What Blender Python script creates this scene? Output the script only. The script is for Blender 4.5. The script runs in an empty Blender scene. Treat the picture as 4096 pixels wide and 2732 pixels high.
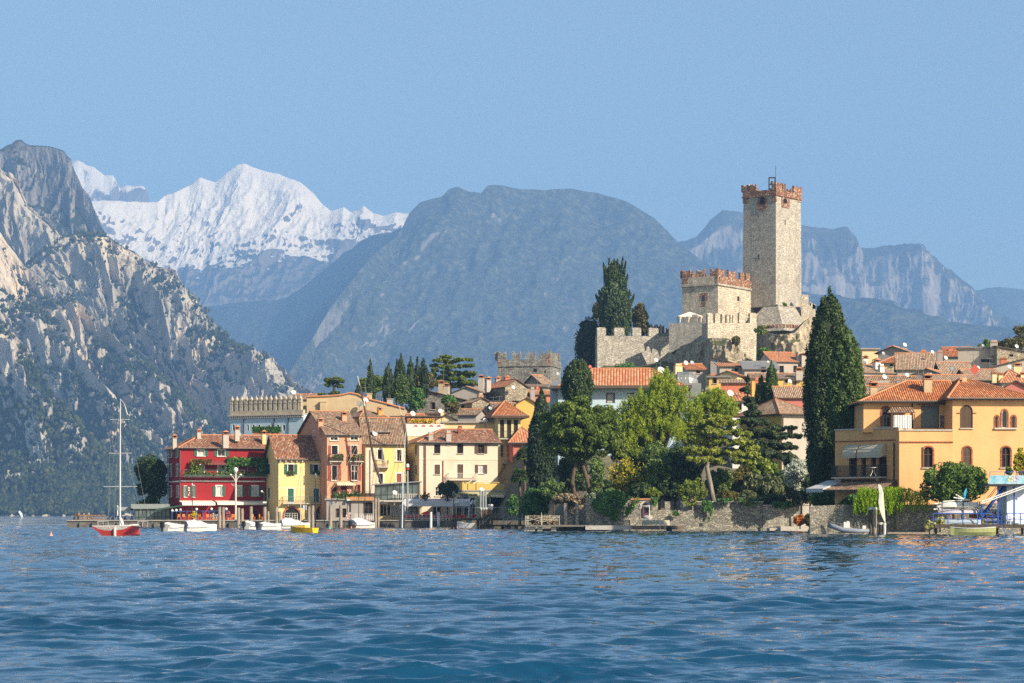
import bpy, bmesh, math, random
import numpy as np
from mathutils import Vector, Matrix, Quaternion
R = math.radians
SC = bpy.context.scene
COL = SC.collection
# ---------------------------------------------------------------- camera
F, CX, HY, CH = 9671.0, 2048.0, 2058.0, 2.0
cd = bpy.data.cameras.new('camera')
cam = bpy.data.objects.new('camera', cd); COL.objects.link(cam)
cam.location = (0, 0, CH); cam.rotation_euler = (R(90), 0, 0)
cd.lens = 85; cd.sensor_width = 36; cd.sensor_fit = 'HORIZONTAL'
cd.shift_y = (HY - 1366) / 4096.0
cd.clip_start = 1; cd.clip_end = 60000
SC.camera = cam
# ---------------------------------------------------------------- light
SUN_AZ, SUN_EL = 49.0, 31.0
sdir = Vector((math.sin(R(SUN_AZ)) * math.cos(R(SUN_EL)), -math.cos(R(SUN_AZ)) * math.cos(R(SUN_EL)), math.sin(R(SUN_EL))))
w = bpy.data.worlds.new("World"); SC.world = w; w.use_nodes = True
nt = w.node_tree; nt.nodes.clear()
sky = nt.nodes.new('ShaderNodeTexSky'); sky.sky_type = 'NISHITA'; sky.sun_disc = False
sky.sun_elevation = R(SUN_EL); sky.sun_rotation = R(180 - SUN_AZ)
sky.air_density = 1.0; sky.dust_density = 0.9; sky.ozone_density = 2.5; sky.altitude = 0
bg = nt.nodes.new('ShaderNodeBackground'); bg.inputs['Strength'].default_value = 0.105
hs = nt.nodes.new('ShaderNodeMixRGB'); hs.blend_type = 'MULTIPLY'; hs.inputs[0].default_value = 1.0
hs.inputs[2].default_value = (1.02, 0.94, 0.765, 1)
wo = nt.nodes.new('ShaderNodeOutputWorld')
nt.links.new(sky.outputs[0], hs.inputs[1]); nt.links.new(hs.outputs[0], bg.inputs[0]); nt.links.new(bg.outputs[0], wo.inputs[0])
sl = bpy.data.lights.new('sun', 'SUN'); sl.energy = 5.0; sl.angle = R(0.5); sl.color = (1.0, 0.86, 0.66)
so = bpy.data.objects.new('sun', sl); COL.objects.link(so)
so.rotation_euler = sdir.to_track_quat('Z', 'Y').to_euler(); so.location = (200, -100, 300)
SC.view_settings.view_transform = 'Standard'; SC.view_settings.look = 'None'
SC.view_settings.exposure = 0.66; SC.view_settings.gamma = 1.0; SC.view_settings.use_curve_mapping = False
SC.cycles.use_denoising = False
SC.cycles.max_bounces = 5; SC.cycles.diffuse_bounces = 2; SC.cycles.glossy_bounces = 3
SC.cycles.transmission_bounces = 3; SC.cycles.transparent_max_bounces = 8; SC.cycles.volume_bounces = 1
w.cycles.sampling_method = 'NONE'
SC.cycles.use_adaptive_sampling = True
# ---------------------------------------------------------------- photo pixel -> place helpers
def PX(px, D): return (px - CX) / F * D
def PZ(py, D): return CH + (HY - py) / F * D
def P(px, py, D): return Vector((PX(px, D), D, PZ(py, D)))
# ================================================================ library
rng = np.random.default_rng(7)
random.seed(7)
def tag(o, label=None, cat=None, group=None, kind=None):
    if label: o['label'] = label
    if cat: o['category'] = cat
    if group: o['group'] = group
    if kind: o['kind'] = kind
    return o
def empty(name, label, cat, loc, rz=0.0, group=None):
    o = bpy.data.objects.new(name, None); COL.objects.link(o)
    o.location = loc; o.rotation_euler = (0, 0, rz); o.empty_display_size = 0.5
    return tag(o, label, cat, group)
def np_mesh(name, verts, faces, mat, parent=None, smooth=False, uv=None):
    """verts (N,3), faces (M,k) arrays with one k"""
    me = bpy.data.meshes.new(name)
    verts = np.asarray(verts, np.float32); faces = np.asarray(faces, np.int32)
    k = faces.shape[1]; M = len(faces)
    me.vertices.add(len(verts)); me.vertices.foreach_set('co', verts.ravel())
    me.loops.add(M * k); me.loops.foreach_set('vertex_index', faces.ravel())
    me.polygons.add(M); me.polygons.foreach_set('loop_start', np.arange(0, M * k, k, dtype=np.int32))
    me.update(calc_edges=True)
    if smooth: me.polygons.foreach_set('use_smooth', np.ones(M, bool))
    for m in (mat if isinstance(mat, (list, tuple)) else [mat]): me.materials.append(m)
    o = bpy.data.objects.new(name, me); COL.objects.link(o)
    if parent: o.parent = parent
    return o
class MB:
    """collects shapes, then links them as one mesh object"""
    def __init__(s): s.v = []; s.f = []; s.m = []; s.uv = {}
    def add(s, vs, fs, mi=0, uvs=None):
        b = len(s.v); s.v += [tuple(v) for v in vs]
        for i, f in enumerate(fs):
            if uvs: s.uv[len(s.f)] = uvs[i]
            s.f.append([b + j for j in f]); s.m.append(mi)
    def box(s, x0, x1, y0, y1, z0, z1, mi=0, M=None):
        vs = [Vector((x, y, z)) for z in (z0, z1) for y in (y0, y1) for x in (x0, x1)]
        if M: vs = [M @ v for v in vs]
        s.add(vs, [(0, 2, 3, 1), (4, 5, 7, 6), (0, 1, 5, 4), (2, 6, 7, 3), (0, 4, 6, 2), (1, 3, 7, 5)], mi)
    def beam(s, a, b, wd, ht=None, mi=0):
        a = Vector(a); b = Vector(b); d = b - a; L = d.length
        if L < 1e-6: return
        q = d.to_track_quat('X', 'Z'); ht = ht or wd
        M = Matrix.Translation(a) @ q.to_matrix().to_4x4()
        s.box(0, L, -wd / 2, wd / 2, -ht / 2, ht / 2, mi, M)
    def tube(s, pts, rad, n=8, mi=0, cap=True):
        pts = [Vector(p) for p in pts]
        if not isinstance(rad, (list, tuple)): rad = [rad] * len(pts)
        rings = []; up = Vector((0, 0, 1)); vs = []
        for i, p in enumerate(pts):
            d = (pts[min(i + 1, len(pts) - 1)] - pts[max(i - 1, 0)]).normalized()
            a = d.cross(Vector((0, 0, 1)) if abs(d.z) < .9 else Vector((1, 0, 0))).normalized(); b = d.cross(a)
            for j in range(n):
                t = 2 * math.pi * j / n
                vs.append(p + (a * math.cos(t) + b * math.sin(t)) * rad[i])
        fs = []
        for i in range(len(pts) - 1):
            for j in range(n):
                j2 = (j + 1) % n
                fs.append((i * n + j, i * n + j2, (i + 1) * n + j2, (i + 1) * n + j))
        if cap:
            fs.append(tuple(range(n))[::-1]); fs.append(tuple(range((len(pts) - 1) * n, len(pts) * n)))
        s.add(vs, fs, mi)
    def lathe(s, c, prof, n=12, mi=0, axis=None):
        """prof: list of (r, h) along axis from c"""
        c = Vector(c); q = (Vector(axis).normalized().to_track_quat('Z', 'Y') if axis else Quaternion())
        vs = []
        for r, h in prof:
            for j in range(n):
                t = 2 * math.pi * j / n
                vs.append(c + q @ Vector((r * math.cos(t), r * math.sin(t), h)))
        fs = [(i * n + j, i * n + (j + 1) % n, (i + 1) * n + (j + 1) % n, (i + 1) * n + j) for i in range(len(prof) - 1) for j in range(n)]
        fs.append(tuple(range(n))[::-1]); fs.append(tuple(range((len(prof) - 1) * n, len(prof) * n)))
        s.add(vs, fs, mi)
    def sphere(s, c, r, n=10, mi=0, sz=1.0):
        m = n // 2
        s.lathe(c, [(r * max(.02, math.sin(math.pi * i / m)), -r * sz * math.cos(math.pi * i / m)) for i in range(m + 1)], n, mi)
    def prism(s, poly, d, mi=0):
        """poly list of 3d points (planar), extruded by vector d"""
        n = len(poly); d = Vector(d); poly = [Vector(p) for p in poly]
        s.add(poly + [p + d for p in poly], [tuple(range(n))[::-1], tuple(range(n, 2 * n))] + [(i, (i + 1) % n, n + (i + 1) % n, n + i) for i in range(n)], mi)
    def quad(s, a, b, c, d, mi=0, uv=None): s.add([a, b, c, d], [(0, 1, 2, 3)], mi, [uv] if uv else None)
    def build(s, name, mats, parent=None, smooth=False, fix=True, weld=False):
        if not s.f: return None
        me = bpy.data.meshes.new(name)
        me.from_pydata(s.v, [], s.f)
        for m in (mats if isinstance(mats, (list, tuple)) else [mats]): me.materials.append(m)
        me.polygons.foreach_set('material_index', s.m)
        if s.uv:
            ul = me.uv_layers.new(name='UVMap')
            for p in me.polygons:
                u = s.uv.get(p.index)
                if u:
                    for li, c in zip(p.loop_indices, u): ul.data[li].uv = c
        if fix:
            bm = bmesh.new(); bm.from_mesh(me)
            if weld: bmesh.ops.remove_doubles(bm, verts=bm.verts, dist=.004)
            bmesh.ops.recalc_face_normals(bm, faces=bm.faces); bm.to_mesh(me); bm.free()
        if smooth: me.polygons.foreach_set('use_smooth', [True] * len(me.polygons))
        me.update()
        o = bpy.data.objects.new(name, me); COL.objects.link(o)
        if parent: o.parent = parent
        return o
def copy_tree(o, parent=None):
    c = o.copy(); COL.objects.link(c)
    if parent: c.parent = parent
    for ch in list(o.children): copy_tree(ch, c)
    return c
# ---------------------------------------------------------------- noise
def _h(ix, iy, iz, seed):
    n = (ix * 374761393 + iy * 668265263 + iz * 2147483647 + seed * 974634777) & 0xFFFFFFFF
    n = ((n ^ (n >> 13)) * 1274126177) & 0xFFFFFFFF
    n = (n ^ (n >> 16))
    n = (n * 2246822519) & 0xFFFFFFFF
    return ((n ^ (n >> 15)) & 0xFFFF) / 32767.5 - 1.0
def vnoise(p, seed=0):
    p = np.asarray(p, np.float64); i = np.floor(p).astype(np.int64); f = p - i
    u = f * f * f * (f * (f * 6 - 15) + 10); out = 0
    for dx in (0, 1):
        wx = u[..., 0] if dx else 1 - u[..., 0]
        for dy in (0, 1):
            wy = u[..., 1] if dy else 1 - u[..., 1]
            for dz in (0, 1):
                wz = u[..., 2] if dz else 1 - u[..., 2]
                out = out + wx * wy * wz * _h(i[..., 0] + dx, i[..., 1] + dy, i[..., 2] + dz, seed)
    return out
def fbm(p, octv=5, lac=2.07, gain=.5, seed=0):
    p = np.asarray(p, np.float64); a = 1.0; s = 0; t = 0
    for o in range(octv):
        s = s + a * vnoise(p, seed + o * 17); t += a; a *= gain; p = p * lac + 3.1
    return s / t
def ridged(p, octv=5, lac=2.1, gain=.55, seed=0):
    p = np.asarray(p, np.float64); a = 1.0; s = 0; t = 0
    for o in range(octv):
        n = 1 - np.abs(vnoise(p, seed + o * 13)); s = s + a * n * n; t += a; a *= gain; p = p * lac + 1.7
    return s / t
# ---------------------------------------------------------------- materials
MATS = {}
class NT:
    def __init__(s, name):
        s.m = bpy.data.materials.new(name); s.m.use_nodes = True; s.t = s.m.node_tree; s.t.nodes.clear()
        s.out = s.t.nodes.new('ShaderNodeOutputMaterial')
    def n(s, ty, **kw):
        nd = s.t.nodes.new(ty)
        for k, v in kw.items():
            if k.startswith('_'): nd.inputs[k[1:].replace('_', ' ')].default_value = v
            else: setattr(nd, k, v)
        return nd
    def l(s, a, b): s.t.links.new(a, b)
    def val(s, x, inp):
        if hasattr(x, 'links') or isinstance(x, bpy.types.NodeSocket): s.l(x, inp)
        else: inp.default_value = x
    def math(s, op, a, b=0.0, c=None):
        nd = s.n('ShaderNodeMath', operation=op); s.val(a, nd.inputs[0]); s.val(b, nd.inputs[1])
        if c is not None: s.val(c, nd.inputs[2])
        return nd.outputs[0]
    def coord(s, which='Object'): return s.n('ShaderNodeTexCoord').outputs[which]
    def mapv(s, vec, scale=(1, 1, 1), rot=(0, 0, 0)):
        nd = s.n('ShaderNodeMapping'); s.l(vec, nd.inputs[0]); nd.inputs['Scale'].default_value = scale; nd.inputs['Rotation'].default_value = rot
        return nd.outputs[0]
    def noise(s, vec, scale, detail=4, rough=.55, out='Fac'):
        nd = s.n('ShaderNodeTexNoise'); s.l(vec, nd.inputs['Vector']); nd.inputs['Scale'].default_value = scale
        nd.inputs['Detail'].default_value = detail; nd.inputs['Roughness'].default_value = rough
        return nd.outputs[out]
    def ramp(s, fac, stops, interp='LINEAR'):
        nd = s.n('ShaderNodeValToRGB'); s.l(fac, nd.inputs[0]); cr = nd.color_ramp; cr.interpolation = interp
        while len(cr.elements) < len(stops): cr.elements.new(0.5)
        for e, (p, c) in zip(cr.elements, stops):
            e.position = p; e.color = (*c, 1) if not isinstance(c, (int, float)) else (c, c, c, 1)
        return nd.outputs[0]
    def mix(s, fac, a, b, ty='MIX'):
        nd = s.n('ShaderNodeMixRGB', blend_type=ty); s.val(fac, nd.inputs[0])
        for x, i in ((a, 1), (b, 2)):
            if isinstance(x, tuple): nd.inputs[i].default_value = (*x[:3], 1)
            else: s.l(x, nd.inputs[i])
        return nd.outputs[0]
    def bump(s, h, dist=.05, strength=1.0, normal=None):
        nd = s.n('ShaderNodeBump'); s.l(h, nd.inputs['Height']); nd.inputs['Distance'].default_value = dist
        nd.inputs['Strength'].default_value = strength
        if normal: s.l(normal, nd.inputs['Normal'])
        return nd.outputs[0]
    def bsdf(s, col, rough=.8, normal=None, spec=.3, metal=0.0, **kw):
        nd = s.n('ShaderNodeBsdfPrincipled')
        if isinstance(col, tuple): nd.inputs['Base Color'].default_value = (*col[:3], 1)
        else: s.l(col, nd.inputs['Base Color'])
        s.val(rough, nd.inputs['Roughness']); nd.inputs['Specular IOR Level'].default_value = spec
        nd.inputs['Metallic'].default_value = metal
        if normal: s.l(normal, nd.inputs['Normal'])
        for k, v in kw.items(): nd.inputs[k.replace('_', ' ')].default_value = v
        s.l(nd.outputs[0], s.out.inputs[0]); return nd
def sc(c, k): return tuple(max(0.0, min(1.0, x * k)) for x in c)
def plain(name, c, rough=.6, var=.12, scale=2.0, spec=.3, metal=0.0, bump=0.0):
    if name in MATS: return MATS[name]
    t = NT(name); co = t.coord()
    n = t.noise(co, scale, 5, .6)
    col = t.ramp(n, [(.3, sc(c, 1 - var)), (.7, sc(c, 1 + var))])
    nm = t.bump(t.noise(co, scale * 8, 3), bump) if bump else None
    t.bsdf(col, rough, nm, spec, metal); MATS[name] = t.m; return t.m
def plaster(name, c, stain=.3, tint=None):
    if name in MATS: return MATS[name]
    t = NT(name); co = t.coord()
    a = t.noise(co, .35, 5, .65); b = t.noise(t.mapv(co, (1.6, 1.6, .18)), 1.0, 4, .6); g = t.noise(co, 7, 4, .6)
    col = t.ramp(a, [(.28, sc(c, 1 - stain)), (.5, c), (.75, sc(c, 1 + stain * .5))])
    if tint: col = t.mix(t.ramp(t.noise(co, .9, 5, .7), [(.5, 0.0), (.66, .75)]), col, tint)
    col = t.mix(t.ramp(b, [(.5, 0.0), (.75, .35 * min(1, stain * 2.5))]), col, sc(c, .55))
    col = t.mix(.35, col, t.ramp(g, [(.35, sc(c, .8)), (.65, sc(c, 1.12))]))
    t.bsdf(col, .9, t.bump(g, .015), .15); MATS[name] = t.m; return t.m
def stonewall(name, c, size=.35, mortar=.25, warm=None, coursed=0.0, dark=.5):
    """rubble or coursed masonry: voronoi stones with joints"""
    if name in MATS: return MATS[name]
    t = NT(name); co = t.coord()
    wob = t.noise(co, 1.3, 2, .5, 'Color')
    v0 = t.n('ShaderNodeVectorMath', operation='MULTIPLY_ADD'); t.l(wob, v0.inputs[0]); v0.inputs[1].default_value = (.12, .12, .12 * (1 - coursed)); t.l(co, v0.inputs[2])
    mv = t.mapv(v0.outputs[0], (1 / size, 1 / size, 1.7 / size))
    vo = t.n('ShaderNodeTexVoronoi'); t.l(mv, vo.inputs['Vector']); vo.inputs['Scale'].default_value = 1.0; vo.inputs['Randomness'].default_value = 1.0 - coursed * .55
    ve = t.n('ShaderNodeTexVoronoi', feature='DISTANCE_TO_EDGE'); t.l(mv, ve.inputs['Vector']); ve.inputs['Scale'].default_value = 1.0; ve.inputs['Randomness'].default_value = 1.0 - coursed * .55
    sep = t.n('ShaderNodeSeparateColor'); t.l(vo.outputs['Color'], sep.inputs[0])
    w2 = warm or sc(c, 1.2)
    col = t.ramp(sep.outputs[0], [(0, sc(c, dark)), (.3, sc(c, .85)), (.65, c), (.9, w2), (1, sc(w2, 1.15))])
    big = t.noise(co, .22, 5, .65)
    col = t.mix(.6, col, t.mix(1.0, col, t.ramp(big, [(.3, (.55, .53, .5)), (.5, (1, 1, 1)), (.7, (1.0, .95, .85))]), 'MULTIPLY'))
    st = t.noise(t.mapv(co, (.8, .8, .12)), 1.0, 4, .65)
    col = t.mix(t.ramp(st, [(.52, 0.0), (.72, .55)]), col, sc(c, .42))
    j = t.ramp(ve.outputs['Distance'], [(0.0, 0.0), (mortar * .35, 1.0)])
    col = t.mix(t.math('MULTIPLY', t.math('SUBTRACT', 1.0, j), .7), col, sc(c, .42))
    hgt = t.math('ADD', j, t.math('MULTIPLY', t.noise(co, 9, 3), .5))
    t.bsdf(col, .93, t.bump(hgt, .05 * size / .35), .12); MATS[name] = t.m; return t.m
def tiles(name, cols, tw=.26, tl=.42, moss=.35, moss_channel_col=(.14, .115, .085)):
    """barrel tile roof: UV in metres (u along eave, v up the slope)"""
    if name in MATS: return MATS[name]
    t = NT(name); sp = t.n('ShaderNodeSeparateXYZ'); t.l(t.n('ShaderNodeUVMap', uv_map='UVMap').outputs[0], sp.inputs[0])
    u = t.math('DIVIDE', sp.outputs[0], tw); v = t.math('DIVIDE', sp.outputs[1], tl)
    cu = t.math('FLOOR', u); v2 = t.math('ADD', v, t.math('MULTIPLY', t.math('MODULO', cu, 2.0), .5)); cv = t.math('FLOOR', v2)
    cb = t.n('ShaderNodeCombineXYZ'); t.l(cu, cb.inputs[0]); t.l(cv, cb.inputs[1])
    wn = t.n('ShaderNodeTexWhiteNoise', noise_dimensions='2D'); t.l(cb.outputs[0], wn.inputs['Vector'])
    k = len(cols)
    col = t.ramp(wn.outputs['Value'], [(i / k, c) for i, c in enumerate(cols)], 'CONSTANT')
    co = t.coord()
    mo = t.noise(co, .45, 6, .7); mo2 = t.noise(co, 3.0, 4, .7)
    col = t.mix(t.ramp(t.math('ADD', t.math('MULTIPLY', mo, .6), t.math('MULTIPLY', mo2, .4)), [(.46, 0.0), (.6, moss)]), col, moss_channel_col)
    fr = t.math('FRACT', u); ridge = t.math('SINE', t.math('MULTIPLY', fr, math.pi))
    # the channel between two rows of barrel tiles is coloured darker
    col = t.mix(t.ramp(ridge, [(0.0, .75), (.45, 0.0)]), col, sc(moss_channel_col, .6))
    h = t.math('ADD', t.math('MULTIPLY', ridge, .1), t.math('MULTIPLY', t.math('FRACT', v2), -.04))
    t.bsdf(col, .88, t.bump(h, 1.0, .9), .15); MATS[name] = t.m; return t.m
def leafmat(name, c, c2=None, trans=.3, var=.45, rough=.55, spec=.25):
    if name in MATS: return MATS[name]
    t = NT(name); g = t.n('ShaderNodeNewGeometry')
    c2 = c2 or sc(c, 1.5)
    col = t.ramp(g.outputs['Random Per Island'], [(0, sc(c, 1 - var)), (.5, c), (1, c2)])
    n = t.noise(t.coord(), .55, 3, .6)
    col = t.mix(1.0, col, t.ramp(n, [(.3, (.7, .74, .7)), (.7, (1.15, 1.1, 1.0))]), 'MULTIPLY')
    b = t.bsdf(col, rough, None, spec)
    tr = t.n('ShaderNodeBsdfTranslucent'); t.l(t.mix(1.0, col, (1.5, 1.45, .6), 'MULTIPLY'), tr.inputs[0])
    mx = t.n('ShaderNodeMixShader'); mx.inputs[0].default_value = trans
    t.l(b.outputs[0], mx.inputs[1]); t.l(tr.outputs[0], mx.inputs[2]); t.l(mx.outputs[0], t.out.inputs[0])
    MATS[name] = t.m; return t.m
def wood(name, c, grain=(6, 6, .5)):
    if name in MATS: return MATS[name]
    t = NT(name); co = t.coord(); n = t.noise(t.mapv(co, grain), 2.0, 5, .7)
    col = t.ramp(n, [(.3, sc(c, .45)), (.5, c), (.72, sc(c, 1.35))])
    t.bsdf(col, .85, t.bump(n, .02), .15); MATS[name] = t.m; return t.m
def glass(name, c=(.02, .03, .035), rough=.08):
    if name in MATS: return MATS[name]
    t = NT(name); n = t.noise(t.coord(), .8, 3)
    t.bsdf(t.ramp(n, [(.3, sc(c, .5)), (.7, sc(c, 1.6))]), rough, None, .5); MATS[name] = t.m; return t.m
# ================================================================ lake, hills, mountains, haze
WS = 1.12
def lake():
    ys = [14.0]
    while ys[-1] < 17500:
        y_ = ys[-1]; ys.append(y_ + (min(.42, y_ * y_ * 6.0e-5) if y_ < 450 else (y_ - 449) * .12 + .42))
    y = np.array(ys); k = np.concatenate([[-6, -3, -1.6, -.9, -.6, -.47], np.linspace(-.40, .40, 940), [.47, .6, .9, 1.6, 3, 6]]); N, K = len(y), len(k)
    Y = np.repeat(y[:, None], K, 1); Xg = np.clip(k[None, :] * (Y + 4.0), -4200, 4200)
    dy = np.abs(np.gradient(y))[:, None]; dx = np.gradient(k)[None, :] * (y + 4)[:, None]
    Z = np.zeros_like(Y); DX = np.zeros_like(Y); DY = np.zeros_like(Y)
    r = np.random.default_rng(11)
    n = 120
    lam = .14 * (2.1 / .14) ** r.random(n)
    th = R(-99) + r.normal(0, R(25), n)
    grp = fbm(np.stack([Xg / 7, Y / 9, 0 * Y], -1), 3, seed=5) * .5 + .85
    for i in range(n):
        kk = 2 * math.pi / lam[i]; kx, ky = kk * math.cos(th[i]), kk * math.sin(th[i])
        st = WS * (.032 if lam[i] < .4 else .040)
        a = st / kk
        need = lam[i] / 2.4
        fade = np.clip((need / np.maximum(dy * abs(math.sin(th[i])), dx * abs(math.cos(th[i]))) - .55) / .9, 0, 1)
        if fade.max() <= 0: continue
        ph = kx * Xg + ky * Y + r.random() * 6.283
        s = np.sin(ph); c = np.cos(ph); A = a * fade * grp
        Z += A * s; DX -= 1.0 * A * c * kx / kk; DY -= 1.0 * A * c * ky / kk
    V = np.stack([Xg - DX, Y - DY, Z], -1).reshape(-1, 3)
    idx = np.arange(N * K).reshape(N, K)
    Fc = np.stack([idx[:-1, :-1], idx[:-1, 1:], idx[1:, 1:], idx[1:, :-1]], -1).reshape(-1, 4)
    t = NT('lake_water'); pos = t.n('ShaderNodeNewGeometry').outputs['Position']
    b1 = t.noise(t.mapv(pos, (1.0, 1.6, 1), (0, 0, R(8))), 3.2, 2, .5)
    b2 = t.noise(t.mapv(pos, (.5, 1.0, 1), (0, 0, R(-6))), .55, 5, .6)
    b3 = t.noise(t.mapv(pos, (.35, 1.0, 1), (0, 0, R(4))), .09, 4, .55)
    sp = t.n('ShaderNodeSeparateXYZ'); t.l(pos, sp.inputs[0])
    far = t.ramp(t.math('DIVIDE', sp.outputs[1], 2000.0), [(.21, 0.0), (.4, 1.0)])
    h = t.math('ADD', t.math('MULTIPLY', b1, .010), t.math('MULTIPLY', t.math('MULTIPLY', b2, .5), far))
    h = t.math('ADD', h, t.math('MULTIPLY', t.math('MULTIPLY', b3, 2.0), far))
    nm = t.bump(h, 1.0, 1.0)
    tone = t.noise(t.mapv(pos, (.25, 1, 1)), .05, 5, .6)
    col = t.ramp(tone, [(.3, (.001, .032, .078)), (.7, (.002, .056, .130))])
    # breaking crests out on the open lake
    fm = t.noise(t.mapv(pos, (.10, .30, 1)), .55, 3, .55)
    fmask = t.math('MULTIPLY', t.ramp(fm, [(.565, 0.0), (.60, 1.0)]), t.ramp(t.math('DIVIDE', sp.outputs[1], 2000.0), [(.16, 0.0), (.19, 1.0)]))
    col = t.mix(fmask, col, (.8, .82, .84))
    rg = t.math('ADD', .045, t.math('MULTIPLY', fmask, .7))
    bs = t.bsdf(col, rg, nm, .5, IOR=1.8)
    o = np_mesh('lake_water', V, Fc, t.m, smooth=True); return tag(o, kind='structure')
lake()
def rockmat(name, rock, rock2, veg, veg2, slope=(.45, .7), sc_=1.0, snow=None, mixn=.55, bumpd=6.0, trans_h=None, gul=.6):
    """mountain side: rock where steep, woods and scrub where gentle, snow above a line"""
    t = NT(name); g = t.n('ShaderNodeNewGeometry'); pos = g.outputs['Position']
    n1 = t.noise(pos, .0035 / sc_, 7, .62); n2 = t.noise(t.mapv(pos, (1, 1, .35)), .02 / sc_, 6, .65); n3 = t.noise(pos, .07 / sc_, 4, .6)
    rk = t.ramp(n1, [(.32, sc(rock, .75)), (.5, rock), (.68, rock2)])
    rk = t.mix(1.0, rk, t.ramp(n2, [(.3, (.5, .5, .53)), (.52, (1, 1, 1)), (.75, (1.2, 1.17, 1.1))]), 'MULTIPLY')
    vg = t.ramp(n3, [(.3, sc(veg, .6)), (.5, veg), (.72, veg2)])
    sp = t.n('ShaderNodeSeparateXYZ'); t.l(g.outputs['Normal'], sp.inputs[0]); pz = t.n('ShaderNodeSeparateXYZ'); t.l(pos, pz.inputs[0])
    f = t.math('ADD', sp.outputs[2], t.math('MULTIPLY', t.math('SUBTRACT', n2, .5), mixn))
    f = t.math('ADD', f, t.math('MULTIPLY', t.math('SUBTRACT', n1, .5), mixn))
    at = t.n('ShaderNodeAttribute', attribute_name='gully')
    f = t.math('ADD', f, t.math('MULTIPLY', t.math('SUBTRACT', .5, at.outputs['Fac']), gul))
    if trans_h:   # more woodland low down
        f = t.math('ADD', f, t.ramp(t.math('DIVIDE', pz.outputs[2], trans_h[0]), [(0.0, trans_h[1]), (1.0, 0.0)]))
    col = t.mix(t.ramp(f, [(slope[0], 0.0), (slope[1], 1.0)]), rk, vg)
    if snow:
        s = t.math('ADD', t.math('DIVIDE', t.math('SUBTRACT', pz.outputs[2], snow[0]), snow[1]), t.math('MULTIPLY', t.math('SUBTRACT', sp.outputs[2], .55), 1.4))
        s = t.math('ADD', s, t.math('MULTIPLY', t.math('SUBTRACT', n2, .5), .9)); s = t.math('ADD', s, t.math('MULTIPLY', t.math('SUBTRACT', at.outputs['Fac'], .5), -1.5)); s = t.math('ADD', s, t.math('MULTIPLY', t.math('SUBTRACT', n3, .5), .35)); s = t.math('ADD', s, t.math('MULTIPLY', t.math('SUBTRACT', n1, .5), 3.4))
        col = t.mix(t.ramp(s, [(.42, 0.0), (.58, 1.0)]), col, (.84, .76, .64))
    hh = t.math('ADD', n2, t.math('MULTIPLY', n3, .5))
    t.bsdf(col, .95, t.bump(hh, bumpd, .8), .08); return t.m
def mountain(name, crest, run, prof, mat, nu=420, nv=240, amp=30, lam=180, seed=1, rib=(0.0, 1.0), crest_j=6, back=.35, base=-6, sharp=0.0, ridge_amp=1.0, sm=9):
    """a ridge: the crest line at its own distance, a front slope towards the lake and a back slope behind"""
    cr = np.array(crest, float)
    px = np.linspace(cr[0, 0], cr[-1, 0], nu)
    py = np.interp(px, cr[:, 0], cr[:, 1]); D = np.interp(px, cr[:, 0], cr[:, 2])
    x0 = (px - CX) / F * D; z0 = CH + (HY - py) / F * D
    s1 = np.stack([x0 / lam * 2.2, D / lam * 2.2, 0 * D + seed], -1)
    z0 = z0 + crest_j * fbm(s1, 5, gain=.6, seed=seed)
    kz = np.exp(-np.linspace(-2.2, 2.2, max(9, nu // sm)) ** 2); kz /= kz.sum(); pad = len(kz) // 2
    zs = np.convolve(np.pad(z0, (pad, len(kz) - 1 - pad), mode='edge'), kz, mode='valid')
    nb = int(nv * .22); vv = np.concatenate([-np.linspace(1, 0, nb, endpoint=False), np.linspace(0, 1, nv) ** 1.0])
    pr = np.array(prof, float)
    fr = np.where(vv < 0, 1 - (-vv) ** 1.3 * .8, np.interp(np.maximum(vv, 0), pr[:, 0], pr[:, 1]))
    off = np.where(vv < 0, -vv * run * back, -vv * run)
    Xg = np.repeat(x0[None], len(vv), 0); Yg = D[None] + off[:, None]
    Zg = base + (zs[None] - base) * fr[:, None] + (z0 - zs)[None] * np.exp(-np.abs(vv) / .07)[:, None]
    # rib direction: fall lines lean sideways by rib[0]
    q = np.stack([(Xg + rib[0] * (z0[None] - Zg)) / lam, Yg / lam * .55, Zg / lam * rib[1]], -1)
    n = ridged(q, 6, seed=seed) - .55
    n2 = fbm(q * 3.7, 5, gain=.6, seed=seed + 40)
    n3 = ridged(np.stack([Xg / lam * .33, Yg / lam * .2, Zg / lam * .15], -1) + seed, 3, seed=seed + 9) - .5
    n4 = ridged(q * 9.0 + 5, 4, seed=seed + 60) - .5
    edge = np.clip(np.abs(vv) / .06, 0, 1)[:, None]; foot = np.clip((1 - vv) / .15, 0, 1)[:, None]
    w_ = edge * foot
    d = (n * amp * ridge_amp * .58 + n2 * amp * .22 + n4 * amp * .2 + n3 * amp * .9) * w_
    Yg = Yg - d * 1.0; Zg = Zg + d * .55; Xg = Xg + n2 * amp * .2 * w_
    if sharp: Zg = Zg + np.abs(n2) * sharp * w_
    nr = len(vv); idx = np.arange(nr * nu).reshape(nr, nu)
    V = np.stack([Xg, Yg, Zg], -1).reshape(-1, 3)
    Fc = np.stack([idx[:-1, :-1], idx[1:, :-1], idx[1:, 1:], idx[:-1, 1:]], -1).reshape(-1, 4)
    o = np_mesh(name, V, Fc, mat, smooth=False)
    ga = o.data.attributes.new('gully', 'FLOAT', 'POINT'); dd = d / amp + n2 * .4
    ga.data.foreach_set('value', np.clip(.5 + dd * .9, 0, 1).astype(np.float32).ravel())
    tag(o, kind='structure'); return o, V.reshape(nr, nu, 3), nb
CLIFF = rockmat('limestone_cliff', (.52, .47, .39), (.74, .58, .40), (.032, .045, .022), (.075, .085, .035), (.64, .84), .8, mixn=.42, bumpd=9, trans_h=(300, .30), gul=1.4)
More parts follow.
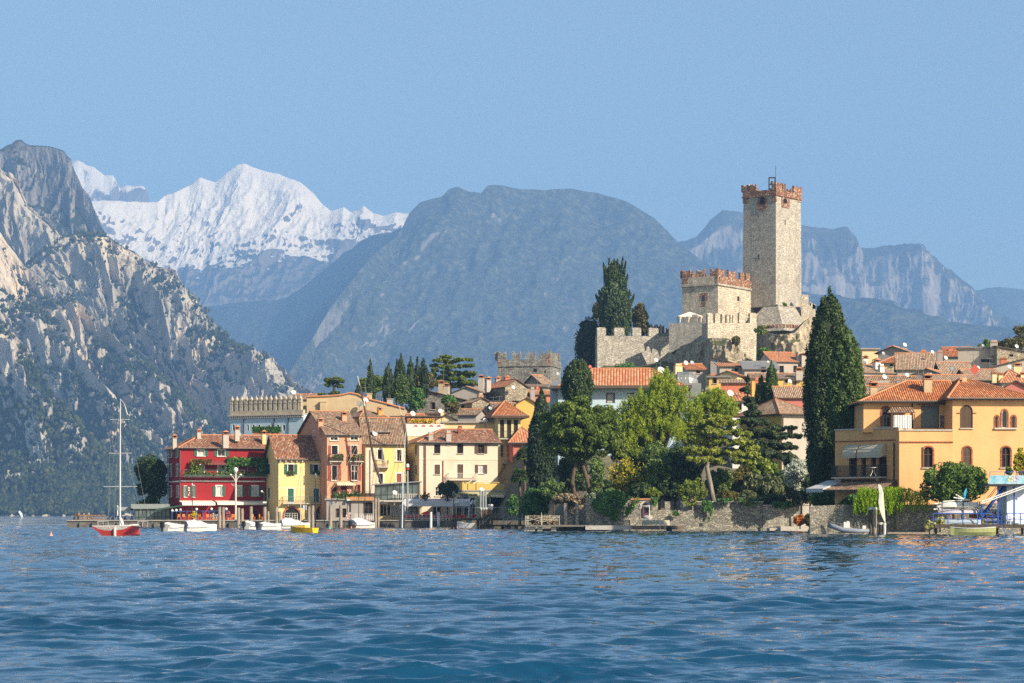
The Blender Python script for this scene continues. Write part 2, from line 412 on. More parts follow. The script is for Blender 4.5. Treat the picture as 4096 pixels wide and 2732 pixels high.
CLIFF2 = rockmat('limestone_far_cliff', (.27, .25, .23), (.36, .31, .25), (.030, .042, .024), (.06, .07, .035), (.46, .7), 1.0, mixn=.8, bumpd=8)
WOODM = rockmat('wooded_mountain', (.30, .28, .25), (.40, .35, .28), (.055, .066, .050), (.14, .14, .085), (.06, .26), 2.2, mixn=.5, bumpd=16, gul=.15)
WOODD = rockmat('far_mountain', (.34, .30, .25), (.48, .40, .29), (.065, .07, .05), (.10, .10, .065), (.36, .6), 2.6, mixn=.8, bumpd=14)
SNOW = rockmat('snow_mountain', (.19, .17, .15), (.26, .22, .18), (.06, .065, .05), (.09, .09, .06), (.5, .8), 3.0, snow=(1330, 300), mixn=.5, bumpd=26)
SNOW2 = rockmat('snow_rock_mountain', (.22, .19, .16), (.30, .25, .19), (.10, .09, .07), (.12, .11, .08), (.5, .8), 3.0, snow=(1780, 420), mixn=.5, bumpd=18)
LIN = [(0, 1), (1, 0)]
SCARP = [(0, 1), (.10, .93), (.30, .46), (.6, .2), (1, 0)]
# across the lake on the left, nearest spur first
mountain('mountain', [(-420, 1020, 3300), (-120, 1190, 3350), (0, 1287, 3300), (57, 1370, 3260), (118, 1427, 3220), (161, 1505, 3170), (213, 1575, 3130), (270, 1640, 3090), (360, 1740, 3050), (470, 1850, 3000), (640, 1985, 2950), (760, 2060, 2930)], 400, SCARP, CLIFF, 420, 260, 70, 190, 3, (-.95, .30))
mountain('mountain', [(-420, 860, 3800), (-160, 1010, 3820), (0, 1150, 3800), (70, 1200, 3790), (126, 1226, 3780), (196, 1270, 3740), (244, 1309, 3700), (292, 1357, 3660), (312, 1415, 3620), (370, 1483, 3570), (414, 1535, 3530), (460, 1600, 3480), (560, 1730, 3400), (700, 1880, 3320), (900, 2050, 3250)], 470, SCARP, CLIFF, 480, 300, 95, 220, 5, (-.95, .30))
mountain('mountain', [(-420, 640, 4150), (-200, 800, 4150), (-60, 890, 4150), (0, 927, 4150), (26, 970, 4150), (60, 1010, 4150), (95, 1060, 4140), (140, 1090, 4120), (180, 1120, 4100), (235, 1139, 4080), (279, 1165, 4060), (314, 1213, 4040), (375, 1265, 4000), (436, 1326, 3960), (479, 1370, 3920), (557, 1431, 3860), (653, 1505, 3780), (720, 1570, 3720), (800, 1660, 3650), (950, 1830, 3560), (1150, 2040, 3500)], 540, SCARP, CLIFF, 640, 360, 120, 260, 8, (-.95, .28))
mountain('mountain', [(60, 1100, 4480), (161, 1023, 4480), (218, 992, 4500), (279, 962, 4500), (331, 940, 4500), (392, 944, 4480), (436, 957, 4460), (470, 983, 4440), (501, 1003, 4430), (540, 1010, 4420), (571, 1036, 4400), (600, 1064, 4390), (645, 1079, 4370), (690, 1115, 4350), (740, 1157, 4320), (784, 1183, 4300), (801, 1226, 4280), (836, 1270, 4250), (871, 1309, 4220), (902, 1344, 4190), (915, 1376, 4170), (958, 1387, 4140), (980, 1383, 4120), (1024, 1418, 4080), (1080, 1481, 4030), (1141, 1559, 3980), (1230, 1650, 3900), (1400, 1850, 3800), (1560, 2045, 3750)], 620, [(0, 1), (.12, .95), (.31, .46), (.6, .18), (1, 0)], CLIFF, 760, 460, 120, 250, 12, (-.55, .32), crest_j=14)
mountain('mountain', [(-420, 440, 4900), (-200, 560, 4900), (-80, 625, 4900), (0, 670, 4900), (44, 696, 4880), (83, 744, 4860), (109, 805, 4840), (118, 840, 4820), (174, 883, 4790), (226, 927, 4760), (266, 965, 4740), (330, 1040, 4700), (420, 1200, 4650), (520, 1400, 4600)], 440, SCARP, CLIFF, 420, 260, 110, 250, 15, (-.7, .35), crest_j=12)
mountain('mountain', [(-420, 700, 5700), (-180, 640, 5700), (-60, 615, 5650), (0, 598, 5600), (44, 570, 5600), (87, 553, 5580), (126, 570, 5560), (174, 567, 5540), (218, 575, 5520), (253, 594, 5500), (283, 626, 5480), (300, 674, 5460), (327, 735, 5440), (361, 787, 5420), (383, 840, 5400), (405, 892, 5380), (429, 949, 5360), (470, 1080, 5340), (540, 1300, 5300)], 520, [(0, 1), (.1, .9), (.5, .45), (1, 0)], CLIFF2, 420, 240, 90, 260, 19, (-.3, .4), crest_j=18)
# central wooded mountain: shaded left flank, sunlit front, then the ranges beyond
mountain('mountain', [(640, 1330, 12200), (760, 1248, 12000), (819, 1228, 11900), (906, 1211, 11700), (1045, 1202, 11500), (1150, 1193, 11300), (1254, 1115, 11000), (1376, 1010, 10700), (1481, 945, 10400), (1568, 934, 10150), (1611, 906, 10000), (1680, 900, 9800)], 2600, LIN, WOODM, 300, 160, 60, 600, 23, (0, .5), crest_j=18)
mountain('mountain', [(1000, 1720, 6900), (1080, 1600, 7100), (1141, 1516, 7300), (1200, 1420, 7600), (1254, 1345, 7900), (1320, 1235, 8300), (1400, 1130, 8700), (1490, 1020, 9100), (1580, 950, 9500), (1611, 906, 9600), (1637, 854, 9650), (1681, 810, 9700), (1768, 787, 9750), (1794, 758, 9760), (1829, 747, 9770), (1873, 766, 9800), (1925, 772, 9800), (1951, 740, 9820), (2003, 737, 9850), (2073, 756, 9900), (2178, 766, 9950), (2282, 757, 10000), (2387, 773, 10050), (2508, 810, 10000), (2613, 869, 9950), (2665, 921, 9900), (2718, 975, 9850), (2830, 1055, 9700), (2961, 1112, 9500), (3223, 1165, 9200), (3440, 1205, 9000), (3658, 1254, 8800), (3870, 1290, 8600), (4096, 1326, 8400), (4500, 1400, 8100)], 3400, [(0, 1), (.05, .92), (.3, .58), (.65, .22), (1, 0)], WOODM, 620, 320, 190, 820, 27, (.35, .4), crest_j=14)
mountain('mountain', [(2400, 1300, 11900), (2600, 1060, 11900), (2709, 962, 11900), (2787, 936, 11900), (2839, 871, 11900), (2892, 834, 11900), (2961, 845, 11900), (3060, 872, 11900), (3150, 888, 11900), (3214, 913, 11900), (3270, 922, 11900), (3310, 915, 11900), (3388, 901, 11900), (3428, 940, 11858), (3440, 984, 11858), (3500, 982, 11815), (3554, 977, 11815), (3676, 968, 11730), (3711, 1000, 11730), (3780, 1080, 11645), (3867, 1141, 11560), (3930, 1210, 11475), (4096, 1300, 11305), (4400, 1390, 11050)], 2600, [(0, 1), (.04, .95), (.14, .66), (.5, .28), (1, 0)], WOODD, 520, 240, 190, 520, 31, (0, .35), crest_j=34, sm=26)
mountain('mountain', [(3700, 1230, 14500), (3893, 1165, 14500), (3950, 1152, 14500), (3989, 1149, 14500), (4096, 1155, 14500), (4300, 1170, 14500), (4600, 1230, 14500)], 3000, LIN, rockmat('snow_streak_range', (.24, .22, .2), (.3, .26, .22), (.07, .075, .05), (.1, .1, .07), (.4, .7), 4.0, snow=(1740, 300), mixn=.6), 160, 80, 80, 900, 35, crest_j=25)
# snow peaks
mountain('snow_mountain', [(120, 900, 12900), (300, 812, 12900), (420, 800, 12960), (520, 802, 13020), (605, 801, 13080), (632, 801, 13080), (662, 779, 13140), (701, 770, 13140), (758, 744, 13200), (797, 716, 13200), (819, 722, 13200), (860, 735, 13200), (902, 700, 13200), (949, 668, 13200), (980, 662, 13200), (1024, 681, 13200), (1045, 688, 13200), (1115, 702, 13200), (1202, 732, 13170), (1254, 775, 13140), (1289, 819, 13110), (1324, 843, 13080), (1376, 824, 13080), (1402, 848, 13080), (1430, 842, 13080), (1455, 824, 13080), (1495, 854, 13050), (1533, 859, 13020), (1585, 841, 13020), (1629, 848, 13020), (1760, 930, 12900), (1900, 1100, 12780)], 2400, [(0, 1), (.25, .72), (.6, .3), (1, 0)], SNOW, 520, 280, 210, 900, 44, (.25, .5), crest_j=24, ridge_amp=1.6)
mountain('snow_mountain', [(100, 720, 15300), (240, 668, 15300), (300, 646, 15300), (314, 643, 15300), (344, 661, 15300), (375, 667, 15300), (405, 685, 15300), (418, 700, 15300), (453, 702, 15300), (470, 731, 15300), (480, 748, 15300), (492, 740, 15300), (510, 733, 15300), (536, 742, 15300), (562, 733, 15300), (580, 748, 15300), (594, 790, 15300), (610, 830, 15300), (700, 920, 15300), (850, 1050, 15300)], 1900, [(0, 1), (.1, .84), (.4, .55), (1, 0)], SNOW2, 300, 160, 115, 640, 51, (0, .4), crest_j=42)
# woods: single trees too many to count on the lower slopes across the lake
def far_woods():
    r = np.random.default_rng(3); vs = []; cols = 0
    rows = []
    for o in [o for o in COL.objects if o.name.startswith('mountain')][:4]:
        me = o.data; n = len(me.polygons)
        c = np.empty(n * 3, np.float32); me.polygons.foreach_get('center', c); c = c.reshape(-1, 3)
        nm = np.empty(n * 3, np.float32); me.polygons.foreach_get('normal', nm); nm = nm.reshape(-1, 3)
        p = np.clip((nm[:, 2] - .45) * 2.2, 0, 1) * np.clip(1.05 - c[:, 2] / 420.0, .12, 1) + (c[:, 2] < 60) * .9
        ga = np.empty(len(me.vertices), np.float32); me.attributes['gully'].data.foreach_get('value', ga); vi = np.empty(n * 4, np.int32); me.polygons.foreach_get('vertices', vi)
        p *= np.clip(1.75 - 2.2 * ga[vi[::4]], .05, 1.6)
        p *= .35 + 1.2 * np.clip(fbm(c * np.array([.012, .012, .012]), 4, seed=70) * 2.2 + .42, 0, 1)
        pick = (r.random(n) < p * .38) & (c[:, 2] > 1.5)
        rows.append(c[pick])
    C = np.concatenate(rows); C = C + r.normal(0, 2.0, C.shape) * [1, 1, .2]
    n = len(C); rad = r.uniform(2.0, 4.4, n); hh = r.uniform(4.0, 9.5, n)
    ring = 6; V = np.zeros((n, ring + 2, 3)); a = r.random(n)[:, None] * 6.28 + np.arange(ring)[None] * 6.283 / ring
    rr = rad[:, None] * r.uniform(.75, 1.2, (n, ring))
    V[:, :ring, 0] = C[:, 0:1] + rr * np.cos(a); V[:, :ring, 1] = C[:, 1:2] + rr * np.sin(a); V[:, :ring, 2] = C[:, 2:3] + hh[:, None] * r.uniform(.35, .6, (n, ring))
    V[:, ring] = C + np.stack([0 * hh, 0 * hh, hh], -1); V[:, ring + 1] = C - [0, 0, 1.5]
    b = np.arange(n)[:, None, None] * (ring + 2); j = np.arange(ring); j2 = (j + 1) % ring
    f1 = np.stack([j, j2, 0 * j + ring], -1); f2 = np.stack([j2, j, 0 * j + ring + 1], -1)
    Fc = (b + np.concatenate([f1, f2])[None]).reshape(-1, 3)
    o = np_mesh('woods', V.reshape(-1, 3), Fc, leafmat('far_wood_leaves', (.038, .055, .026), (.10, .115, .04), .1, .5, .8, .1))
    tag(o, 'dark scrub and trees covering the lower cliffs across the lake', None, None, 'stuff')
far_woods()
# the air between here and the snow peaks
def haze():
    m = bpy.data.materials.new('haze_air'); m.use_nodes = True; t = m.node_tree; t.nodes.clear()
    o = t.nodes.new('ShaderNodeOutputMaterial'); v = t.nodes.new('ShaderNodeVolumePrincipled')
    v.inputs['Color'].default_value = HAZE_COL; v.inputs['Density'].default_value = HAZE_D; v.inputs['Anisotropy'].default_value = 0.0
    t.links.new(v.outputs[0], o.inputs['Volume'])
    b = MB(); b.box(-4300, 4300, -260, 18500, -12, 2480)
    tag(b.build('haze', m), 'pale blue haze over the lake and the distant mountains', None, None, 'stuff')
HAZE_COL = (.29, .55, 1.0, 1); HAZE_D = 9.5e-5
haze()
# ================================================================ town: ground, quay, houses
def shore(x):
    return float(np.interp(x, [-140, -12, 2, 6, 200], [371, 371, 330, 293.5, 293.5]))
def gz(x, y):
    d = y - shore(x)
    if x > .1235 * y + .2: d = y - 247.5
    if d < .3 or x < -60: return -3.0
    kx = min(1, max(0, (x + 54) / 26)); kx = kx * kx * (3 - 2 * kx) if x < -28 else 1.0
    y0 = float(np.interp(x, [-8, 8], [405, 320]))
    return 1.15 + (kx * 26 * (1 - math.exp(-(y - y0) / 66.0)) if y > y0 else 0)
T_RED = [(.33, .13, .075), (.26, .10, .065), (.42, .21, .13), (.20, .10, .07), (.36, .16, .09), (.48, .32, .22), (.27, .15, .10), (.38, .16, .09)]
T_OLD = [(.34, .20, .13), (.26, .15, .095), (.42, .28, .19), (.21, .14, .10), (.38, .20, .12), (.47, .36, .25), (.30, .22, .16), (.36, .24, .16)]
T_PALE = [(.46, .30, .20), (.52, .38, .27), (.40, .24, .15), (.56, .42, .31), (.44, .26, .16), (.36, .24, .17)]
T_ORG = [(.50, .17, .07), (.44, .13, .05), (.55, .21, .09), (.38, .12, .05), (.48, .16, .065), (.58, .27, .13)]
T_BRT = [(.52, .20, .10), (.56, .25, .13), (.48, .17, .08), (.60, .30, .17)]
def M_(k):
    D_ = {
        'red': lambda: plaster('red_plaster', (.29, .024, .028), .2), 'yel': lambda: plaster('yellow_plaster', (.78, .59, .27), .18),
        'sal': lambda: plaster('salmon_plaster', (.64, .32, .20), .24), 'yel2': lambda: plaster('bright_yellow_plaster', (.80, .60, .24), .16),
        'bei': lambda: plaster('beige_plaster', (.68, .57, .45), .22), 'ygr': lambda: plaster('olive_yellow_plaster', (.58, .53, .30), .18),
        'pnk': lambda: plaster('pink_plaster', (.52, .19, .16), .10), 'blu': lambda: plaster('pale_blue_plaster', (.48, .62, .72), .08),
        'org': lambda: plaster('orange_plaster', (.75, .42, .19), .24), 'or2': lambda: plaster('deep_orange_plaster', (.72, .29, .07), .18, (.62, .42, .26)),
        'tan': lambda: plaster('weathered_tan_plaster', (.52, .40, .25), .3), 'crm': lambda: plaster('cream_plaster', (.76, .60, .34), .14),
        'wht': lambda: plaster('white_plaster', (.72, .70, .66), .12), 'gry': lambda: plaster('grey_plaster', (.36, .33, .31), .2),
        'lgr': lambda: plaster('light_grey_plaster', (.46, .41, .36), .22), 'trc': lambda: plaster('terracotta_plaster', (.60, .20, .12), .16),
        'ltb': lambda: plaster('light_blue_plaster', (.46, .58, .68), .08), 'dyl': lambda: plaster('ochre_plaster', (.66, .46, .14), .16),
        'stn': lambda: stonewall('house_rubble', (.42, .36, .27), .42), 'stg': lambda: stonewall('house_grey_rubble', (.30, .28, .25), .42),
        'Tred': lambda: tiles('red_mixed_tiles', T_RED), 'Told': lambda: tiles('old_tiles', T_OLD, moss=.45), 'Tpal': lambda: tiles('pale_tiles', T_PALE, moss=.3),
        'Torg': lambda: tiles('orange_tiles', T_ORG, .24, .40, .6, (.17, .09, .05)), 'Tbrt': lambda: tiles('bright_tiles', T_BRT, moss=.12), 'Tbig': lambda: tiles('big_barrel_tiles', T_BRT, .42, .6, .15),
        'slat': lambda: plain('grey_roof_sheet', (.22, .22, .22), .5), 'flat': lambda: plain('flat_roof', (.33, .30, .27), .9),
        'wfr': lambda: plain('white_paint', (.78, .76, .72), .5), 'gsh': lambda: plain('green_shutter_paint', (.035, .14, .10), .5), 'bsh': lambda: plain('brown_shutter_paint', (.12, .075, .05), .6),
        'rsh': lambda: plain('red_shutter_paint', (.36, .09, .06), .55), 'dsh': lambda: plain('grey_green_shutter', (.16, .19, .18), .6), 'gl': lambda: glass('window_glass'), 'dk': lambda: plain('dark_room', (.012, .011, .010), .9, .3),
        'cur': lambda: plain('curtain', (.46, .45, .44), .8), 'irn': lambda: plain('wrought_iron', (.03, .03, .032), .5), 'wir': lambda: plain('white_iron', (.66, .62, .54), .5),
        'fas': lambda: plain('eave_fascia', (.10, .075, .055), .7), 'gut': lambda: plain('gutter_metal', (.20, .17, .15), .45, metal=.4), 'rdg': lambda: plain('ridge_tile', (.50, .22, .11), .85, .3, 5),
        'cst': lambda: plain('cast_stone', (.50, .46, .40), .85, .2, 3, bump=.02), 'brk': lambda: stonewall('brick_trim', (.42, .15, .085), .16, coursed=.8),
    }
    return D_[k]()
class Fr:
    def __init__(s, px, D, th): s.A = Vector((PX(px, D), D)); s.c, s.s = math.cos(th), math.sin(th); s.th = th
    def u(s, px):
        k = (px - CX) / F; return (k * s.A.y - s.A.x) / (s.c - k * s.s)
    def w(s, px):
        k = (px - CX) / F; return (s.A.x - k * s.A.y) / (k * s.c + s.s)
class House:
    def __init__(s, name, label, pxL, pxR, D, th=0.0, dep=9.0, eave=None, base=None, z0=None, cat='house', wall='bei', group=None, eave_z=None, parent=None):
        s.fr = Fr(pxL, D, R(th)); s.L = s.fr.u(pxR); s.dep = dep; s.D = D
        x, y = s.fr.A.x + s.fr.c * s.L / 2, s.fr.A.y + s.fr.s * s.L / 2
        s.z0 = z0 if z0 is not None else (PZ(base, D) if base else gz(x, y + dep * .3) - .4)
        s.e = empty(name, label, cat, (s.fr.A.x, s.fr.A.y, s.z0), R(th), group)
        if parent:   # a wing of a larger building
            s.e.parent = parent.e; v = Vector((s.fr.A.x - parent.fr.A.x, s.fr.A.y - parent.fr.A.y)); c_, s_ = parent.fr.c, parent.fr.s
            s.e.location = (v.x * c_ + v.y * s_, -v.x * s_ + v.y * c_, s.z0 - parent.z0); s.e.rotation_euler = (0, 0, R(th) - parent.th)
        s.zE = (PZ(eave, D) if eave else eave_z) - s.z0
        s.ops = {'f': [], 'l': [], 'r': []}; s.wallm = M_(wall); s.rf = None; s.th = R(th)
        s.B = Vector((s.fr.A.x + s.fr.c * s.L, s.fr.A.y + s.fr.s * s.L))
    def uz(s, face, px, py):
        if face == 'f': u = s.fr.u(px); D = s.fr.A.y + u * s.fr.s
        elif face == 'l': u = s.fr.w(px); D = s.fr.A.y + u * s.fr.c
        else:
            k = (px - CX) / F; u = (s.B.x - k * s.B.y) / (k * s.fr.c + s.fr.s); D = s.B.y + u * s.fr.c
        return u, PZ(py, D) - s.z0
    def rect(s, face, r):
        a = s.uz(face, r[0], r[1]); b = s.uz(face, r[2], r[3])
        return min(a[0], b[0]), max(a[0], b[0]), min(a[1], b[1]), max(a[1], b[1])
    def fb(s, mb, face, u0, u1, n0, n1, z0, z1, mi=0):
        if face == 'f': mb.box(u0, u1, -n1, -n0, z0, z1, mi)
        elif face == 'l': mb.box(-n1, -n0, u0, u1, z0, z1, mi)
        else: mb.box(s.L + n0, s.L + n1, u0, u1, z0, z1, mi)
    def pt(s, face, u, n, z):
        return Vector((u, -n, z)) if face == 'f' else Vector((-n, u, z)) if face == 'l' else Vector((s.L + n, u, z))
    def win(s, face, r, kind='win', sh=None, shm='gsh', frm='wfr', sill=True, sur=.10, pane='gl', arch=0.0, rec=.16, mull=True, name=None, surm=None, label=None, sf=.5):
        """an opening with frame, panes, shutters and sill; r in photo pixels on that wall"""
        u0, u1, z0, z1 = s.rect(face, r); W_, H_ = u1 - u0, z1 - z0
        s.ops[face].append((u0, u1, z0, z1, arch))
        nm = name or ('door' if kind == 'door' else 'window')
        m = MB(); t = .07 if W_ > .5 else .04; n0, n1 = -rec - .05, -rec + .03
        top = z1 - (arch if arch else 0)
        s.fb(m, face, u0, u0 + t, n0, n1, z0, top); s.fb(m, face, u1 - t, u1, n0, n1, z0, top)
        s.fb(m, face, u0 + t, u1 - t, n0, n1, z0, z0 + t)
        if arch:
            k = 8; cu = (u0 + u1) / 2
            pts = [s.pt(face, cu - (W_ / 2 - t / 2) * math.cos(math.pi * i / k), n1 - .03, top + (arch - t / 2) * math.sin(math.pi * i / k)) for i in range(k + 1)]
            for a, b in zip(pts, pts[1:]): m.beam(a, b, t, t)
        else: s.fb(m, face, u0 + t, u1 - t, n0, n1, z1 - t, z1)
        if mull and sh != 'closed':
            s.fb(m, face, (u0 + u1) / 2 - t * .4, (u0 + u1) / 2 + t * .4, n0, n1 - .005, z0 + t, z1 - t if not arch else top + arch * .9)
            if H_ > 1.3: s.fb(m, face, u0 + t, u1 - t, n0, n1 - .008, z0 + H_ * .62, z0 + H_ * .62 + t * .7)
        fo = m.build(nm, M_(frm), s.e)
        if label: fo['label'] = label
        m = MB(); s.fb(m, face, u0, u1, n0 - .04, n0 + .02, z0, z1); m.build('pane', M_(pane), fo)
        if sur:
            m = MB(); h = .035
            s.fb(m, face, u0 - sur, u0, .002, h, z0, top); s.fb(m, face, u1, u1 + sur, .002, h, z0, top)
            if arch:
                k = 8; cu = (u0 + u1) / 2
                pts = [s.pt(face, cu - (W_ / 2 + sur / 2) * math.cos(math.pi * i / k), h / 2, top + (arch + sur / 2) * math.sin(math.pi * i / k)) for i in range(k + 1)]
                for a, b in zip(pts, pts[1:]): m.beam(a, b, h, sur) if face == 'f' else m.beam(a, b, sur, h)
            else: s.fb(m, face, u0 - sur, u1 + sur, .002, h, z1, z1 + sur)
            m.build('surround', M_(surm or frm), fo)
        if sill:
            m = MB(); s.fb(m, face, u0 - sur - .06, u1 + sur + .06, .0, .16, z0 - .11, z0 - .005); m.build('sill', M_('cst' if sill is True else sill), fo)
        if sh:
            sw = W_ * sf; e0 = sur * .6
            spans = {'open': [(u0 - e0 - sw, u0 - e0), (u1 + e0, u1 + e0 + sw)], 'closed': [(u0 + .03, (u0 + u1) / 2 - .01), ((u0 + u1) / 2 + .01, u1 - .03)], 'left': [(u0 - e0 - sw, u0 - e0)], 'right': [(u1 + e0, u1 + e0 + sw)]}[sh]
            for a, b in spans:
                m = MB(); nb = .05 if sh != 'closed' else -.10
                f_ = .06; s.fb(m, face, a, a + f_, nb, nb + .055, z0, z1); s.fb(m, face, b - f_, b, nb, nb + .055, z0, z1)
                for zz in (z0, (z0 + z1) / 2 - f_ / 2, z1 - f_): s.fb(m, face, a + f_, b - f_, nb, nb + .055, zz, zz + f_)
                n = max(4, int(H_ / .11))
                for i in range(n):   # slats
                    zz = z0 + H_ * (i + .15) / n; s.fb(m, face, a + f_, b - f_, nb + .005, nb + .04, zz, zz + H_ / n * .7)
                m.build('shutter', M_(shm), fo)
        return fo
    def panel(s, mb, face, L, z0, z1):
        ops = [o for o in s.ops[face]]
        us = sorted({0.0, L} | {min(max(v, 0), L) for o in ops for v in o[:2]}); zs = sorted({z0, z1} | {min(max(v, z0), z1) for o in ops for v in o[2:4]})
        for a, b in zip(us, us[1:]):
            for c, d in zip(zs, zs[1:]):
                cu, cz = (a + b) / 2, (c + d) / 2
                if any(o[0] < cu < o[1] and o[2] < cz < o[3] for o in ops): continue
                mb.quad(s.pt(face, a, 0, c), s.pt(face, b, 0, c), s.pt(face, b, 0, d), s.pt(face, a, 0, d))
        for u0, u1, a, b, ar in ops:
            dp = -.26; q = lambda u, n, z: s.pt(face, u, n, z)
            mb.quad(q(u0, 0, a), q(u0, dp, a), q(u0, dp, b), q(u0, 0, b)); mb.quad(q(u1, 0, a), q(u1, 0, b), q(u1, dp, b), q(u1, dp, a))
            mb.quad(q(u0, 0, a), q(u1, 0, a), q(u1, dp, a), q(u0, dp, a)); mb.quad(q(u0, 0, b), q(u0, dp, b), q(u1, dp, b), q(u1, 0, b))
            if ar:
                k = 8; cu = (u0 + u1) / 2; W2 = (u1 - u0) / 2; t = b - ar
                arc = [(cu - W2 * math.cos(math.pi * i / k), t + ar * math.sin(math.pi * i / k)) for i in range(k + 1)]
                for i in range(k):
                    cx = u0 if i < k / 2 else u1
                    mb.add([q(arc[i][0], -.002, arc[i][1]), q(arc[i + 1][0], -.002, arc[i + 1][1]), q(cx, -.002, b)], [(0, 1, 2)])
                    mb.quad(q(arc[i][0], -.002, arc[i][1]), q(arc[i][0], dp, arc[i][1]), q(arc[i + 1][0], dp, arc[i + 1][1]), q(arc[i + 1][0], -.002, arc[i + 1][1]))
                mb.add([q(cu, -.002, b), q(u0, -.002, b), q(cu, -.002, b - .001)], [(0, 1, 2)])
    def walls(s, kind='gx', rise=2.0, zb=-7.0):
        mb = MB(); L, d, h = s.L, s.dep, s.zE
        s.panel(mb, 'f', L, zb, h); s.panel(mb, 'l', d, zb, h); s.panel(mb, 'r', d, zb, h)
        mb.quad((0, d, zb), (L, d, zb), (L, d, h), (0, d, h))
        e = h + rise - .02
        if kind == 'gx': mb.add([(0, 0, h), (0, d, h), (0, d / 2, e)], [(0, 1, 2)]); mb.add([(L, 0, h), (L, d, h), (L, d / 2, e)], [(0, 1, 2)])
        if kind == 'gy': mb.add([(0, 0, h), (L, 0, h), (L / 2, 0, e)], [(0, 1, 2)]); mb.add([(0, d, h), (L, d, h), (L / 2, d, e)], [(0, 1, 2)])
        if kind == 'sb': mb.add([(0, 0, h), (0, d, h), (0, d, e)], [(0, 1, 2)]); mb.add([(L, 0, h), (L, d, h), (L, d, e)], [(0, 1, 2)]); mb.quad((0, d, h), (L, d, h), (L, d, e), (0, d, e))
        if kind == 'sr': mb.add([(0, 0, h), (L, 0, h), (0, 0, e)], [(0, 1, 2)]); mb.add([(0, d, h), (L, d, h), (0, d, e)], [(0, 1, 2)]); mb.quad((0, 0, h), (0, d, h), (0, d, e), (0, 0, e))
        if kind == 'sl': mb.add([(0, 0, h), (L, 0, h), (L, 0, e)], [(0, 1, 2)]); mb.add([(0, d, h), (L, d, h), (L, d, e)], [(0, 1, 2)]); mb.quad((L, 0, h), (L, d, h), (L, d, e), (L, 0, e))
        s.wo = mb.build('wall', s.wallm, s.e, weld=True); return s.wo
    def roof(s, kind='gx', rise=2.0, over=.5, mat='Tred', hip=None, gutter=True):
        m = MB(); L, d, h = s.L, s.dep, s.zE; o = over; k = rise
        def zf(run): return h + .06
        z = h + .06
        if kind in ('gx', 'hip'):
            sl = rise / (d / 2); zo = z - sl * o * .5; hp = (hip if hip is not None else d / 2) if kind == 'hip' else None; zt = z + rise; r0, r1 = -o, L + o
            hl, hr = (hip if isinstance(hip, tuple) else (hp, hp)) if kind == 'hip' else (0, 0)
            if hl + hr > L * .96: q_ = L * .96 / (hl + hr); hl, hr = hl * q_, hr * q_
            if kind == 'hip': r0, r1 = (hl if hl else -o), (L - hr if hr else L + o)
            a, b, c_, d_ = Vector((-o, -o, zo)), Vector((L + o, -o, zo)), Vector((L + o, d + o, zo)), Vector((-o, d + o, zo))
            p, q = Vector((r0, d / 2, zt)), Vector((r1, d / 2, zt))
            slope(m, [a, b, q, p]); slope(m, [c_, d_, p, q])
            if kind == 'hip':
                if hl: slope(m, [d_, a, p]); m.tube([a, p], .11, 6, 2); m.tube([d_, p], .11, 6, 2)
                if hr: slope(m, [b, c_, q]); m.tube([b, q], .11, 6, 2); m.tube([c_, q], .11, 6, 2)
            m.tube([p, q], .12, 6, 2)
        elif kind == 'gy':
            sl = rise / (L / 2); zo = z - sl * o * .5
            p, q = Vector((L / 2, -o, z + rise)), Vector((L / 2, d + o, z + rise))
            slope(m, [Vector((-o, d + o, zo)), Vector((-o, -o, zo)), p, q]); slope(m, [Vector((L + o, -o, zo)), Vector((L + o, d + o, zo)), q, p]); m.tube([p, q], .12, 6, 2)
        elif kind == 'sb': slope(m, [Vector((-o, -o, z - .1)), Vector((L + o, -o, z - .1)), Vector((L + o, d + o, z + rise)), Vector((-o, d + o, z + rise))])
        elif kind == 'sr': slope(m, [Vector((L + o, -o, z - .1)), Vector((L + o, d + o, z - .1)), Vector((-o, d + o, z + rise)), Vector((-o, -o, z + rise))])
        elif kind == 'sl': slope(m, [Vector((-o, d + o, z - .1)), Vector((-o, -o, z - .1)), Vector((L + o, -o, z + rise)), Vector((L + o, d + o, z + rise))])
        elif kind == 'flat': m.box(-o, L + o, -o, d + o, z - .06, z + .2, 0)
        s.rf = m.build('roof', [M_(mat), M_('fas'), M_('rdg')], s.e, fix=False)
        if gutter and kind in ('gx', 'hip', 'sb'):
            g = MB(); g.tube([(-o, -o - .06, z - .12), (L + o, -o - .06, z - .12)], .085, 6); g.build('gutter', M_('gut'), s.rf)
        return s.rf
    def chim(s, px, py0, py1, wd=.6, v=1.0, wall='tan', cap='hood', dd=None):
        """chimney: px centre, py0 top, py1 foot, at depth v behind the front"""
        D = s.D + v; x = PX(px, D) - s.fr.A.x; y = D - s.fr.A.y
        lx, ly = x * s.fr.c + y * s.fr.s, -x * s.fr.s + y * s.fr.c
        zt, zb = PZ(py0, D) - s.z0, PZ(py1, D) - s.z0 - 1.0; a = wd / 2; b = (dd or wd) / 2
        m = MB(); ch = min(.5, (zt - zb - 1) * .42)
        m.box(lx - a, lx + a, ly - b, ly + b, zb, zt - ch, 0)
        if cap == 'hood':
            for i in (-1, 1):
                for j in (-1, 1): m.box(lx + i * a - .08 * (i > 0) * 1.0, lx + i * a + .08 * (i < 0), ly + j * b - .08 * (j > 0), ly + j * b + .08 * (j < 0), zt - ch, zt - .18, 2)
            m.box(lx - a * .55, lx + a * .55, ly - b * .55, ly + b * .55, zt - ch, zt - .18, 3)
            m.box(lx - a - .1, lx + a + .1, ly - b - .1, ly + b + .1, zt - ch - .07, zt - ch, 1)
            e = .12; q = [(lx - a - e, ly - b - e, zt - .18), (lx + a + e, ly - b - e, zt - .18), (lx + a + e, ly + b + e, zt - .18), (lx - a - e, ly + b + e, zt - .18), (lx, ly - b - e, zt + .12), (lx, ly + b + e, zt + .12)]
